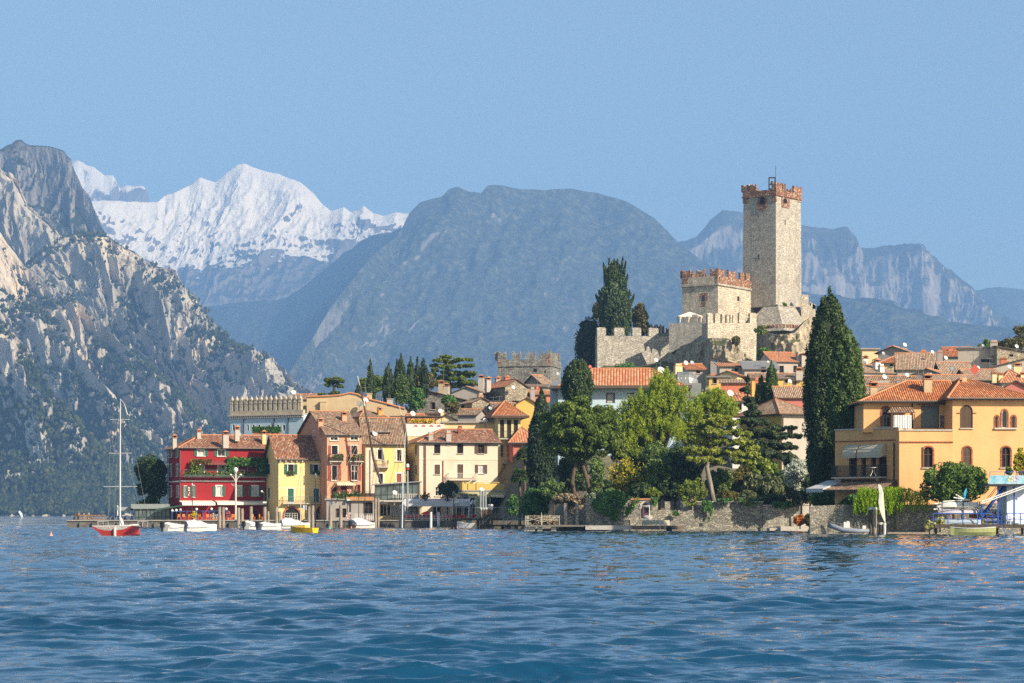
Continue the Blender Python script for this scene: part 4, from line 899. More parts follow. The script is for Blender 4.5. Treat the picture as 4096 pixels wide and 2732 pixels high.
hs('small orange house below the long tan wall', 1446, 1535, 412, 24, 7.5, 1665, 1640, 'hip', 'or2', 'Told', (), ((1519, 1628, 1662, .7, 2, 'or2'), (1452, 1640, 1664, .7, 4, 'or2')), .5, ((1398, 1672, 1416, 1698),))
hs('low house under a bright red tiled roof behind the rooftop pergola', 1640, 1765, 430, 8, 8, 1692, 1656, 'gx', 'crm', 'Tbrt', (), ((1769, 1640, 1664, .6, 0, 'crm', 'plain'),))
hs('cream gabled house with a window under its peak beside the rooftop pergola', 1718, 1848, 419, 0, 8, 1694, 1657, 'gy', 'crm', 'Tbrt', ((1764, 1693, 1790, 1706),))
hs('long low cream wall house above the beige house roof', 1771, 1993, 402, 0, 5, 1692, 1688, 'flat', 'crm', 'flat', (), ((1842, 1703, 1730, .6, -8, 'brk', 'plain'),))
hs('grey stone house with two tall chimneys below the cedar', 1696, 1852, 456, -12, 8, 1598, 1556, 'sr', 'stg', 'Tpal', ((1725, 1610, 1740, 1638),), ((1766, 1522, 1576, 1.0, 3, 'tan'), (1786, 1533, 1590, 1.0, 0, 'lgr')))
hs('wide low grey gabled house between the stone house and the tower house', 1797, 1938, 478, -10, 9, 1576, 1547, 'gy', 'gry', 'Told')
hs('small grey gabled house with hooded chimney beside the palazzo', 1888, 1946, 495, -10, 8, 1553, 1531, 'gy', 'gry', 'Told', (), ((1925, 1500, 1545, 1.1, -4, 'lgr'),))
h = hs('tall lit stone house with orange roof and dark side balcony', 2021, 2109, 450, 24, 9, 1546, 1516, 'gy', 'stn', 'Tbrt', ((2050, 1603, 2075, 1612),), ((1952, 1508, 1548, .9, 5, 'lgr'), (1990, 1507, 1528, .8, 9, 'lgr'), (2027, 1504, 1520, 1.0, 9, 'pnk')), .35, ((1962, 1555, 1970, 1590),))
h.balcony('l', (1935, 1575, 1998, 1602), .9, 'irn')
hs('stone house with grey gable and pale roof under the palazzo', 2172, 2206, 482, 26, 9, 1536, 1501, 'gx', 'stn', 'Tpal')
hs('stone gabled cottage with low side roof above the cream wall', 1888, 1968, 432, 18, 7, 1610, 1590, 'gy', 'stn', 'Tpal', (), ((1921, 1572, 1600, .9, 3, 'stn', 'plain'),), .35, ((1846, 1620, 1856, 1634),))
hs('low grey house with brown roof left of the olive house eaves', 1832, 1905, 418, -14, 7, 1660, 1637, 'gx', 'gry', 'Told', (), ((1906, 1634, 1668, .7, 3, 'gry'),))
hs('rubble house with brown roof just behind the olive house', 1976, 2060, 428, 6, 8, 1632, 1612, 'gx', 'gry', 'Told')
hs('ochre gabled house peeping over the olive house roof', 2063, 2152, 405, 0, 7, 1618, 1590, 'gy', 'dyl', 'Told')
hs('terracotta house between the stone house and the blue house', 2128, 2226, 440, 4, 7, 1578, 1566, 'gx', 'trc', 'Tbrt', (), ((2130, 1548, 1590, .8, -3, 'gry', 'plain'),))
hs('stone house with red dish behind the tall cypress', 2105, 2202, 470, 4, 7, 1545, 1537, 'sb', 'stn', 'Told')
# beneath the castle rock
hs('low house with orange roof at the left foot of the castle rock', 2748, 2822, 470, 12, 7, 1478, 1455, 'gx', 'gry', 'Torg', ((2786, 1482, 2800, 1494),), ((2712, 1455, 1478, 1.4, -4, 'crm', 'plain'),))
hs('grey house with roof sliding down to the right under the rock', 2842, 2938, 482, -12, 8, 1453, 1427, 'sr', 'gry', 'Told', ((2866, 1438, 2878, 1450),))
hs('grey house edged with one row of pale barrel tiles', 2879, 2978, 462, 0, 7, 1464, 1452, 'sb', 'lgr', 'Tbig', ((2940, 1474, 2950, 1486),))
hs('pale house under a dark slatted roof terrace below the castle', 2978, 3110, 456, 0, 6, 1476, 1444, 'sb', 'lgr', 'slat', ((3046, 1470, 3062, 1490),))
h = hs('grey house with a bright red tiled roof right below the bastion', 3090, 3196, 480, 14, 9, 1446, 1409, 'gx', 'lgr', 'Tbrt', ((3119, 1464, 3134, 1492), (3175, 1464, 3187, 1490)), ((3198, 1408, 1440, 1.2, 2, 'lgr', 'plain'), (3220, 1412, 1450, 2.2, 2, 'lgr')))
hs('small yellow flat-roofed house beside the metal barrel roof', 2836, 2914, 420, -6, 7, 1510, 1508, 'flat', 'dyl', 'slat', ((2852, 1514, 2866, 1534),), ((2850, 1493, 1512, .7, 3, 'trc', 'plain'),))
hs('cream gabled house with red verges under the slatted terrace', 2868, 2950, 432, -20, 7, 1502, 1485, 'gy', 'crm', 'Torg')
hs('terracotta walled house with pale roof edge behind the lime tree', 2884, 2994, 398, -5, 7, 1530, 1518, 'sb', 'trc', 'Tpal', (), ((3034, 1510, 1545, 1.2, 8, 'trc', 'plain'),))
hs('brown shaded house with long roof behind the twin cypress', 3008, 3225, 430, 0, 8, 1513, 1495, 'gx', 'dyl', 'Told', ((3140, 1520, 3150, 1532), (3172, 1522, 3184, 1540)), ((3196, 1470, 1500, 1.2, 0, 'lgr'),))
hs('white house with pale barrel tiles beside the dark cypress', 2930, 3002, 342, 0, 6, 1602, 1570, 'sb', 'wht', 'Tbig', ((2950, 1615, 2965, 1640),), ((2970, 1550, 1580, .3, 3, 'trc', 'plain'),))
hs('low roofed house behind the ochre house with white satellite dishes', 3110, 3220, 338, 0, 8, 1590, 1548, 'gx', 'pnk', 'Tpal')
h = hs('ochre house with pale hipped roof left of the giant cypress', 3128, 3250, 312, 24, 11, 1652, 1598, 'hip', 'lgr', 'Tpal', ((3150, 1712, 3170, 1745),), (), .7, ((3085, 1690, 3100, 1715),))
m = MB(); h.fb(m, 'l', 0, h.dep, .003, .02, .5, h.zE - .3); m.build('painted_side', M_('dyl'), h.e); h.pipe('f', 3131, 1668, 1760)
# right skyline and roofs
hs('small grey gabled house at the left end of the right skyline', 3396, 3448, 462, -22, 7, 1410, 1396, 'gy', 'gry', 'Told', (), ((3408, 1388, 1406, .8, 4, 'trc', 'plain'),))
hs('cream block with flat roof beside the skyline gable', 3449, 3512, 458, 0, 5, 1398, 1397, 'flat', 'crm', 'flat', (), ((3462, 1422, 1450, .9, -12, 'wht'),))
hs('brown grey gabled skyline house with white dish on its ridge', 3512, 3634, 452, -24, 9, 1412, 1387, 'gy', 'gry', 'Tpal', (), ((3558, 1384, 1400, .7, 5, 'trc', 'plain'),), .6)
h = hs('white walled house under a broad orange brown roof next to the giant cypress', 3447, 3574, 400, 24, 10, 1490, 1457, 'gx', 'wht', 'Tpal', (), ((3437, 1452, 1482, 1.0, 3, 'wht'), (3506, 1436, 1466, 1.0, 4, 'wht'), (3524, 1456, 1482, .8, 2, 'wht', 'plain')))
hs('house with small orange hipped roof in the middle of the right skyline', 3522, 3616, 430, -16, 8, 1452, 1426, 'hip', 'crm', 'Torg', ((3560, 1458, 3570, 1466),))
hs('house with the largest pale sloping roof right of the orange hipped roof', 3590, 3742, 416, -8, 13, 1478, 1414, 'gx', 'lgr', 'Tpal', (), ((3694, 1400, 1420, 1.0, 8, 'trc', 'plain'), (3760, 1400, 1426, .9, 8, 'gry', 'plain')))
hs('pale grey gabled house with cream corner right of the large pale roof', 3692, 3746, 422, -26, 7, 1452, 1432, 'gy', 'lgr', 'Told')
hs('house with brown red skyline roof sloping beside the grey gable', 3776, 3886, 452, -8, 10, 1426, 1390, 'gx', 'lgr', 'Torg', (), ((3801, 1396, 1420, .9, 3, 'trc', 'plain'),))
hs('big plain grey house with cream panel and tall chimney on the right skyline', 3832, 3990, 440, -14, 9, 1394, 1390, 'flat', 'lgr', 'slat', ((3925, 1438, 3942, 1449), (3946, 1438, 3964, 1449)), ((3976, 1360, 1400, 1.2, -2, 'lgr', 'plain'),))
hs('rubble stone house with dark sloping roof at the right frame edge', 3988, 4130, 436, 8, 9, 1408, 1384, 'sr', 'stn', 'slat', ((4038, 1418, 4052, 1428),))
hs('house with mottled pink roof in the middle of the right roofs', 3776, 3890, 402, 0, 10, 1498, 1450, 'gx', 'gry', 'Tpal', (), (), .5)
hs('grey house with red edged roof rising to the right', 3922, 4120, 395, -6, 8, 1478, 1428, 'sl', 'lgr', 'Torg', (), ((4014, 1430, 1446, 1.0, 3, 'trc'), (4070, 1452, 1478, 1.3, -4, 'crm')))
hs('house with striped pale hipped roof near the right edge', 4008, 4125, 368, 0, 10, 1530, 1482, 'hip', 'lgr', 'Tbig', (), ((3976, 1486, 1506, .7, 2, 'crm'), (4002, 1490, 1510, .7, 2, 'crm'), (4090, 1488, 1510, .6, 2, 'crm')))
hs('house with long pale roof behind the villa chimney', 3882, 4012, 376, 4, 11, 1520, 1478, 'gx', 'gry', 'Tpal')
hs('house with dark mottled roof and skylights behind the villa on its left', 3424, 3682, 340, 0, 11, 1560, 1506, 'gx', 'gry', 'Told', (), ((3518, 1524, 1562, 3.0, -3, 'gry', 'plain'), (3592, 1506, 1552, .5, -1, 'slat', 'plain')))
hs('low pale roofed house tucked between giant cypress and villa roof', 3438, 3580, 318, 0, 8, 1576, 1544, 'gx', 'tan', 'Tpal')
hs('grey gabled house with pale roof behind the villa ridge', 3642, 3772, 376, -24, 9, 1503, 1476, 'gy', 'gry', 'Tpal')
hs('house with short speckled roof next to the villa dark capped chimney', 3745, 3890, 358, 0, 8, 1524, 1501, 'gx', 'lgr', 'Tpal')
hs('pink gabled house at the right edge above the villa roof', 4022, 4105, 345, -8, 7, 1546, 1523, 'gy', 'pnk', 'Told')
# --- blue house
h = House('blue_house', 'wide pale blue house with ridged orange roof behind the lime tree', 2232, 2742, 350, -3, 11, eave=1547, wall='blu')
for r in ((2428, 1574, 2457, 1612), (2514, 1574, 2542, 1612)): h.win('f', r, frm='bsh', pane='cur', sur=.12, mull=False, sill=False)
h.walls('x'); h.roof('hip', 2.9, .3, 'Tbig', hip=5.0, gutter=False); m = MB(); m.box(-1.0, h.L + .8, -1.5, h.dep + 1, h.zE - .28, h.zE + .02); m.box(-1.1, h.L + .9, -1.6, -1.5, h.zE - .32, h.zE + .10); m.build('eave_slab', [M_('fas')], h.rf)
m = MB()
for i in range(3): m.box(3.0 + i * .4, 3.15 + i * .4, -.08, -.003, h.zE - 4, h.zE - .3)
h = House('blue_house', 'slim light blue end house with white louvred windows by the tall cypress', 2200, 2257, 356, -8, 8, eave=1548, wall='ltb')
for x in (2212, 2224, 2238): h.win('f', (x, 1558, x + 8, 1630), sh='closed', shm='wfr', sur=.03, sill=False)
h.walls('x'); h.roof('sb', 1.3, .5, 'slat', gutter=False)
h = House('blue_house', 'blue house wing with dark flat roof right of the lime tree top', 2744, 2926, 352, -4, 9, eave=1594, wall='blu')
h.win('f', (2770, 1610, 2800, 1650), pane='cur', sur=.1); h.walls('x'); h.roof('flat', 0, .6, 'fas')
# barrel vaulted metal roof
D = 372; m = MB(); x0, x1 = PX(2716, D), PX(2760, D); r_ = (PZ(1480, D) - PZ(1532, D)) * .98; zc = PZ(1532, D); n = 12
pr = [(math.cos(math.pi * i / n) * r_ * .9, math.sin(math.pi * i / n) * r_) for i in range(n + 1)]
ends = [x0 + (x1 - x0) * j / 3 for j in range(4)] + [x1 + r_ * .8 * math.sin(a) for a in (.4, .8, 1.2, 1.5)]; scl = [1] * 4 + [math.cos(a) for a in (.4, .8, 1.2, 1.5)]
vs = [(x, D + 4 + c * s_, zc + z * s_) for x, s_ in zip(ends, scl) for c, z in pr]
m.add(vs, [(j * (n + 1) + i, (j + 1) * (n + 1) + i, (j + 1) * (n + 1) + i + 1, j * (n + 1) + i + 1) for j in range(7) for i in range(n)] + [tuple(range(n + 1))])
for x, s_ in zip(ends[:-1], scl): m.tube([(x, D + 4 + c * s_, zc + z * s_) for c, z in pr], .05, 5)
m.box(x0 - .1, x1 + r_ * .9, D + .5, D + 7.5, zc - 6, zc)
tag(m.build('barrel_roof', plain('patinated_metal', (.27, .28, .27), .4, .2, 1.5, metal=.5)), 'grey metal barrel-vaulted roof with seams below the castle rock', 'roof')
# --- long building with tall onion-topped battlements
h = House('battlement_house', 'long pale blue building crowned by tall onion-topped battlements', 921, 1214, 440, -28, 8, eave=1664, wall='ltb')
for a, b in ((930, 939), (988, 996), (1010, 1019), (1033, 1042), (1072, 1080), (1086, 1094), (1108, 1117), (1131, 1141)): h.win('f', (a, 1698, b, 1722), arch=.25, pane='dk', sur=.05, sill=False, mull=False)
h.walls('x'); h.roof('flat', 0, .05, 'flat'); m = MB(); n = 34
for i in range(n): u = h.L * (i + .2) / n; m.box(u, u + h.L / n * .6, -.35, -.003, h.zE - .5, h.zE - .1)
m.box(-.3, h.L + .1, -.45, .2, h.zE - .1, h.zE + .12); m.build('corbel_table', M_('lgr'), h.e)
mt = plain('old_cement', (.44, .38, .29), .9, .3, 1.5, bump=.04); m = MB(); m.box(0, h.L, -.1, .55, h.zE + .12, h.zE + .85); m.build('parapet', mt, h.e)
for i in range(15):
    w_ = h.L / 15; u = w_ * i + w_ * .02; a = w_ * .52; z = h.zE + .85; m = MB()
    m.box(u, u + a, -.1, .55, z, z + 1.9); m.box(u - .06, u + a + .06, -.16, .61, z + 1.3, z + 1.42); m.box(u - .05, u + a + .05, -.15, .6, z + 1.9, z + 2.1)
    c = (u + a / 2, .22, z + 2.1); m.lathe(c, [(a * .55, 0), (a * .5, .18), (a * .3, .32), (a * .16, .45), (a * .17, .55), (.02, .68)], 8); m.build('merlon', mt, h.e)
for px in (976, 1097, 1154): h.pipe('f', px, 1668, 1735, 'irn', .07)
# --- long tan wall building with irregular top
D = 436; e = empty('tan_building', 'long weathered tan building with a humped irregular gable wall', 'house', (PX(1227, D), D, PZ(1740, D))); ox, oz = PX(1227, D), PZ(1740, D)
pts = [(1227, 1740), (1620, 1740), (1620, 1636), (1545, 1615), (1476, 1598), (1475, 1592), (1452, 1591), (1430, 1578), (1398, 1573), (1366, 1581), (1300, 1586), (1227, 1588)]
m = MB(); m.prism([(PX(a, D) - ox, 0, PZ(b, D) - oz) for a, b in pts], (0, 9, 0)); m.build('wall', M_('tan'), e, fix=True)
m = MB(); tp = [(PX(a, D) - ox, -.1, PZ(b, D) - oz + .06) for a, b in pts[2:][::-1]]; m.tube(tp, .17, 6); m.build('tile_coping', M_('rdg'), e)
def blk(parent, px0, px1, py0, py1, D, dep, mat, name='chimney', ox=0, oz=0, oy=0):
    m = MB(); m.box(PX(px0, D) - ox, PX(px1, D) - ox, D - oy, D - oy + dep, PZ(py1, D) - oz, PZ(py0, D) - oz); m.box(PX(px0, D) - ox - .1, PX(px1, D) - ox + .1, D - oy - .1, D - oy + dep + .1, PZ(py0, D) - oz, PZ(py0, D) - oz + .12); return m.build(name, mat, parent)
blk(e, 1280, 1304, 1608, 1665, D - .8, .78, M_('tan'), 'chimney', ox, oz, D); blk(e, 1468, 1486, 1575, 1600, D, 1.5, M_('tan'), 'chimney', ox, oz, D); blk(e, 1548, 1570, 1597, 1625, D, 1.2, M_('lgr'), 'chimney', ox, oz, D)
# rooftop pergola with yellow flower boxes
D = 402; x0, x1 = PX(1566, D), PX(1765, D); zb, zt = PZ(1696, D), PZ(1668, D); e = empty('roof_pergola', 'dark flat rooftop pergola with yellow flower boxes', 'pergola', (x0, D, zb)); m = MB(); L = x1 - x0
for i in range(9): m.box(L * i / 8 - .03, L * i / 8 + .03, 0, .06, 0, zt - zb); m.box(L * i / 8 - .03, L * i / 8 + .03, 3.4, 3.46, 0, zt - zb)
m.beam((0, 0, 1.0), (L, 0, 1.0), .05); m.build('post', M_('irn'), e); m = MB(); m.box(-.3, L + .3, -.4, 4, zt - zb, zt - zb + .18); m.build('roof', M_('fas'), e)
m = MB(); m.box(-.5, L + .5, -.5, 5, -6, -.02); m.build('floor', M_('crm'), e)
flowers(e, 'flowers', (L * .38, -.15, .35), (L * .85, -.15, .35), 500, .3, .16, (leafmat('yellow_flowers', (.62, .42, .02), (.75, .55, .05), .1),))
# white parapet with four round niches
D = 397; ox, oz = PX(1624, D), PZ(1722, D); e = empty('niche_parapet', 'white rendered roof parapet with four half-round niches', 'parapet', (ox, D, oz)); m = MB()
m.prism([(PX(a, D) - ox, 0, PZ(b, D) - oz) for a, b in ((1600, 1745), (1800, 1745), (1796, 1722), (1771, 1697), (1624, 1695), (1605, 1712))], (0, 1.2, 0)); m.build('wall', M_('wht'), e);
for px in (1663, 1694, 1725, 1755):
    m = MB(); c = Vector((PX(px, D) - ox, -.02, PZ(1707, D) - oz)); k = 8; r_ = .28
    m.add([c + Vector((r_ * math.cos(math.pi * i / k), 0, r_ * math.sin(math.pi * i / k))) for i in range(k + 1)], [tuple(range(k + 1))]); m.tube([c + Vector((r_ * math.cos(math.pi * i / k), 0, r_ * math.sin(math.pi * i / k))) for i in range(k + 1)], .05, 5); m.build('niche', M_('pnk'), e)
# ---------------------------------------------------------------- orange villa on the right
v = House('villa', 'large orange villa with tiled hipped roof, arched brick windows and triple lancet window', 3810, 4130, 250, 4, 13, eave=1592, z0=1.0, cat='villa', wall='org')
v.win('f', (3843, 1622, 3889, 1712), arch=.55, pane='dk', frm='bsh', sur=.06, surm='bsh', sh='closed', shm='bsh')
for r in ((3981, 1664, 3993, 1712), (4007, 1640, 4029, 1712), (4046, 1664, 4062, 1712)): v.win('f', r, arch=.22 if r[0] != 4007 else .42, pane='gl', frm='wfr', sur=.16, surm='brk', sill=False, mull=False)
v.band('f', 3976, 4068, 1714, .16, .22, 'cst', 'sill')
for r in ((3852, 1788, 3884, 1866), (4007, 1788, 4041, 1870)): v.win('f', r, arch=.3, pane='dk', frm='bsh', sur=.17, surm='brk', sh='closed' if r[0] < 3900 else None, shm='bsh')
v.walls('x'); v.roof('hip', 2.35, .75, 'Torg', hip=(2.6, 5.5)); v.band('f', 3828, 3842, 1652, .06, .1, 'brk'); v.band('f', 3891, 3906, 1652, .06, .1, 'brk')
m = MB()
for i in range(10): u = .3 + (v.L - .6) * i / 9; m.box(u - .12, u + .12, -.7, -.003, v.zE - .22, v.zE - .02)
m.build('rafter_end', M_('fas'), v.e)
w2 = House('upper_wing', None, 3454, 3809, 253.5, 0, 9, eave=1604, z0=1.0, cat=None, wall='org', parent=v)
w2.win('f', (3527, 1628, 3560, 1706), arch=.42, pane='gl', frm='bsh', sur=.16, surm='brk'); w2.win('f', (3684, 1622, 3756, 1712), pane='dsh', frm='irn', sur=0, mull=False, sill=False); w2.win('f', (3760, 1660, 3778, 1712), pane='gl', frm='wfr', sur=.04, sill=False)
w2.walls('x', zb=PZ(1722, 253.5) - 1.2); w2.roof('hip', 2.3, .7, 'Torg', hip=(5.2, 0)); m = MB(); u0, u1, z0, z1 = w2.rect('f', (3674, 1604, 3786, 1620)); m.box(u0, u1, -.5, -.003, z0, z1 - .1); m.build('timber_lintel', M_('fas'), w2.e)
u0, u1, z0, z1 = w2.rect('f', (3536, 1626, 3646, 1652)); m = MB(); slope(m, [Vector((u0, -2.3, z0)), Vector((u1, -2.3, z0)), Vector((u1, -.05, z1)), Vector((u0 + .9, -.05, z1))], .1); m.build('porch_roof', [M_('Told'), M_('fas')], w2.e, fix=False)
m = MB(); u0, u1, z0, z1 = w2.rect('f', (3562, 1664, 3632, 1717))
for i in range(14): a = u0 + (u1 - u0) * i / 14; m.box(a, a + (u1 - u0) / 14 + .01, -2.15 - (i % 2) * .05, -2.1 - (i % 2) * .05, z0, z1)
m.build('curtain', plain('white_curtain', (.66, .68, .70), .9), w2.e)
m = MB()
for u in (u0 - .2, u1 + .3): m.box(u - .05, u + .05, -2.25, -2.15, z0 - .2, z1 + .1)
m.build('porch_post', M_('fas'), w2.e); w2.pipe('f', 3649, 1612, 1715, 'irn', .07)
for a, b, c_, wd in ((3494, 1526, 1592, .75), (3710, 1496, 1570, .85), (3857, 1512, 1556, .62)): w2.chim(a, b, c_, wd, 2.0, 'tan', 'plain' if a == 3857 else 'hood')
w3 = House('terrace_wing', None, 3597, 3812, 249.6, 2, 4.2, eave=1722, z0=1.0, cat=None, wall='org', parent=v)
w3.win('f', (3695, 1788, 3731, 1870), arch=.3, pane='dk', frm='bsh', sur=.17, surm='brk', sh='left', shm='bsh', sf=.05); w3.walls('x'); w3.band('f', 3594, 3813, 1720, .14, .12, 'cst', 'coping'); w3.band('f', 3594, 3813, 1768, .12, .10, 'brk', 'brick_band')
m = MB(); m.box(.2, w3.L - .1, .2, 4.1, w3.zE - 1.0, w3.zE - .8); m.build('terrace_floor', M_('cst'), w3.e)
w4 = House('side_wing', None, 3340, 3596, 257.6, -49, 7, eave=1722, z0=1.0, cat=None, wall='org', parent=v)
for r in ((3486, 1829, 3503, 1906), (3513, 1829, 3545, 1906), (3398, 1829, 3426, 1906), (3448, 1829, 3462, 1906)): w4.win('f', r, kind='door', pane='dk', frm='bsh', sill=False, sur=.05)
w4.walls('x'); w4.band('f', 3340, 3597, 1720, .14, .12, 'cst', 'coping'); w4.band('f', 3340, 3597, 1767, .10, .10, 'brk', 'brick_band'); w4.balcony('f', (3352, 1864, 3549, 1907), 1.1, 'irn', gap=.13)
cv = plain('beige_canvas', (.50, .45, .36), .85)
def hood_awning(H, r, depth=1.1):
    u0, u1, z0, z1 = H.rect('f', r); m = MB(); k = 5
    prof = [(.03 + depth * math.sin(math.pi / 2 * i / k), z0 + .25 + (z1 - z0 - .25) * math.cos(math.pi / 2 * i / k)) for i in range(k + 1)] + [(depth, z0)]
    for (n0, a), (n1, b) in zip(prof, prof[1:]): m.quad((u0, -n0, a), (u1, -n0, a), (u1, -n1, b), (u0, -n1, b))
    for u in (u0, u1): m.add([(u, -.03, z0 + .25)] + [(u, -n, z) for n, z in prof], [tuple(range(len(prof) + 1))])
    for n_, z in prof[1:]: m.tube([(u0, -n_, z), (u1, -n_, z)], .025, 5)
    m.build('awning', cv, H.e)
hood_awning(w4, (3396, 1780, 3448, 1832)); hood_awning(w4, (3455, 1778, 3546, 1830)); w4.pipe('f', 3578, 1770, 1920, 'irn', .07)
u0, u1, z0, z1 = w4.rect('f', (3380, 1920, 3596, 1958)); m = MB(); slope(m, [Vector((u0, -3.2, z0)), Vector((u1, -3.2, z0)), Vector((u1, -.02, z1)), Vector((u0, -.02, z1))]); m.build('porch_roof', [M_('Told'), M_('fas'), M_('rdg')], w4.e, fix=False)
w4.awning('f', (3310, 1922, 3378, 1970), 3.4, plain('grey_canvas', (.46, .47, .50), .8), .4)
D = 253.4; x, z = PX(3484, D), PZ(1905, D); e = empty('balcony_table', 'white table with spread legs on the villa side balcony', 'table', (x, D - 1.6, z)); m = MB(); m.lathe((0, 0, .86), [(.42, 0), (.42, .05)], 12); m.build('tabletop', M_('wfr'), e)
for a in (0, 1, 2, 3): m = MB(); t = a * math.pi / 2 + .6; m.tube([(.18 * math.cos(t), .18 * math.sin(t), .86), (.12 * math.cos(t), .12 * math.sin(t), .45), (.4 * math.cos(t), .4 * math.sin(t), 0)], .03, 5); m.build('leg', M_('wfr'), e)
# ---------------------------------------------------------------- castle on its rock
CS = stonewall('castle_ashlar', (.50, .465, .41), .42, .16, (.60, .555, .48), .8, .78); CR = stonewall('castle_rubble', (.46, .43, .38), .42, .24, (.58, .53, .46), .1, .64)
CK = stonewall('castle_render', (.60, .53, .43), .75, .10, (.68, .60, .48), .3, .86); BR = stonewall('castle_brick', (.33, .17, .11), .4, .2, (.56, .42, .32), .5, .62)
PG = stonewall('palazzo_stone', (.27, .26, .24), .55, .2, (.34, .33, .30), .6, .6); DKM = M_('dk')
def swallow(m, O, u, n, w_, h, t, notch=.45, mi=0, flat=False):
    """swallow-tailed merlon at O, width along u, thickness t along n"""
    O = Vector(O); Z = Vector((0, 0, 1))
    if flat: poly = [O, O + u * w_, O + u * w_ + Z * h * .92, O + u * w_ * .82 + Z * h, O + u * w_ * .18 + Z * h, O + Z * h * .92]
    else: poly = [O, O + u * w_, O + u * w_ + Z * h, O + u * w_ * .78 + Z * h * .86, O + u * w_ / 2 + Z * h * (1 - notch), O + u * w_ * .22 + Z * h * .86, O + Z * h]
    m.prism(poly, n * t, mi)
class Keep:
    """square or oblong block seen at a corner: left and right visible faces in world plan"""
    def __init__(s, name, label, pc, D, pl, pr, a, top, bot, wall, cat='castle', dl=None, dr=None):
        s.C = Vector((PX(pc, D), D, 0)); al = R(a); s.l = Vector((-math.cos(al), math.sin(al), 0)); s.r = Vector((math.sin(al), math.cos(al), 0))
        def solve(d, px):
            k = (px - CX) / F; return (k * s.C.y - s.C.x) / (d.x - k * d.y)
        s.Ll, s.Lr = solve(s.l, pl), solve(s.r, pr); s.zt, s.zb = PZ(top, D), PZ(bot, D); s.D = D
        s.e = empty(name, label, cat, (s.C.x, s.C.y, s.zb)); s.O = Vector((s.C.x, s.C.y, s.zb)); s.H = s.zt - s.zb; s.wall = wall
    def at(s, face, px, py):
        d = s.l if face == 'l' else s.r; k = (px - CX) / F; t = (k * s.C.y - s.C.x) / (d.x - k * d.y); return t, PZ(py, s.C.y + d.y * t) - s.zb
    def P(s, i, j, z): return s.l * (s.Ll * i) + s.r * (s.Lr * j) + Vector((0, 0, z))
    def block(s, name, z0, z1, g=0.0, mat=None, g1=None):
        """walls between two heights, grown by g at the bottom and g1 at the top"""
        g1 = g if g1 is None else g1; a, b = g / s.Ll, g / s.Lr; c, d = g1 / s.Ll, g1 / s.Lr; m = MB()
        lo = [s.P(-a, -b, z0), s.P(1 + a, -b, z0), s.P(1 + a, 1 + b, z0), s.P(-a, 1 + b, z0)]; hi = [s.P(-c, -d, z1), s.P(1 + c, -d, z1), s.P(1 + c, 1 + d, z1), s.P(-c, 1 + d, z1)]
        m.add(lo + hi, [(0, 1, 2, 3), (7, 6, 5, 4)] + [(i, 4 + i, 4 + (i + 1) % 4, (i + 1) % 4) for i in range(4)]); return m.build(name, mat or s.wall, s.e)
    def face(s, f): return (s.l, -s.r) if f == 'l' else (s.r, -s.l)
    def plate(s, name, f, r, mat, out=.05, inn=.1, arch=0.0):
        u0, z1 = s.at(f, r[0], r[1]); u1, z0 = s.at(f, r[2], r[3]); u0, u1 = min(u0, u1), max(u0, u1); d, n = s.face(f); m = MB(); Z = Vector((0, 0, 1))
        k = 6; pts = [d * u0 + Z * z0, d * u1 + Z * z0]; c = (u0 + u1) / 2; w_ = (u1 - u0) / 2
        if arch: pts += [d * (c + w_ * math.cos(math.pi * i / k)) + Z * (z1 - arch + arch * math.sin(math.pi * i / k)) for i in range(k + 1)]
        else: pts += [d * u1 + Z * z1, d * u0 + Z * z1]
        m.prism([p + n * out for p in pts], -n * (out + inn)); return m.build(name, mat, s.e)
    def parapet(s, spec, z, h, t, mat, g, notch=.45):
        """spec: per face list of (px0, px1) of the merlons"""
        for f, lst in spec.items():
            d, n = s.face(f) if f in 'lr' else (s.l if f == 'L' else s.r, -(s.r if f == 'L' else s.l))
            base = Vector((0, 0, z)) + n * g + ((s.r * (s.Lr + 2 * g - 0 * t)) if f == 'L' else (s.l * (s.Ll + 2 * g)) if f == 'R' else Vector())
            for it in lst:
                if f in 'lr': a, _ = s.at(f, it[0], 1000); b, _ = s.at(f, it[1], 1000); a, b = min(a, b), max(a, b)
                else: a, b = it
                m = MB(); swallow(m, base + d * a, d, -n, b - a, h, t, notch); m.build('merlon', mat, s.e)
def holes(K, f, n, zr, seed, sz=.14):
    r = random.Random(seed); d, nn = K.face(f); L = K.Ll if f == 'l' else K.Lr; m = MB()
    for i in range(n):
        for j in range(3):
            u = L * (.14 + .36 * j) + r.uniform(-.3, .3); z = zr[0] + (zr[1] - zr[0]) * (i + .5) / n + r.uniform(-.2, .2); p = d * u + Vector((0, 0, z)) + nn * .015
            m.prism([p, p + d * sz, p + d * sz + Vector((0, 0, sz * 1.5)), p + Vector((0, 0, sz * 1.5))], -nn * .05)
    o = m.build('putlog_holes', DKM, K.e); o['kind'] = 'stuff'
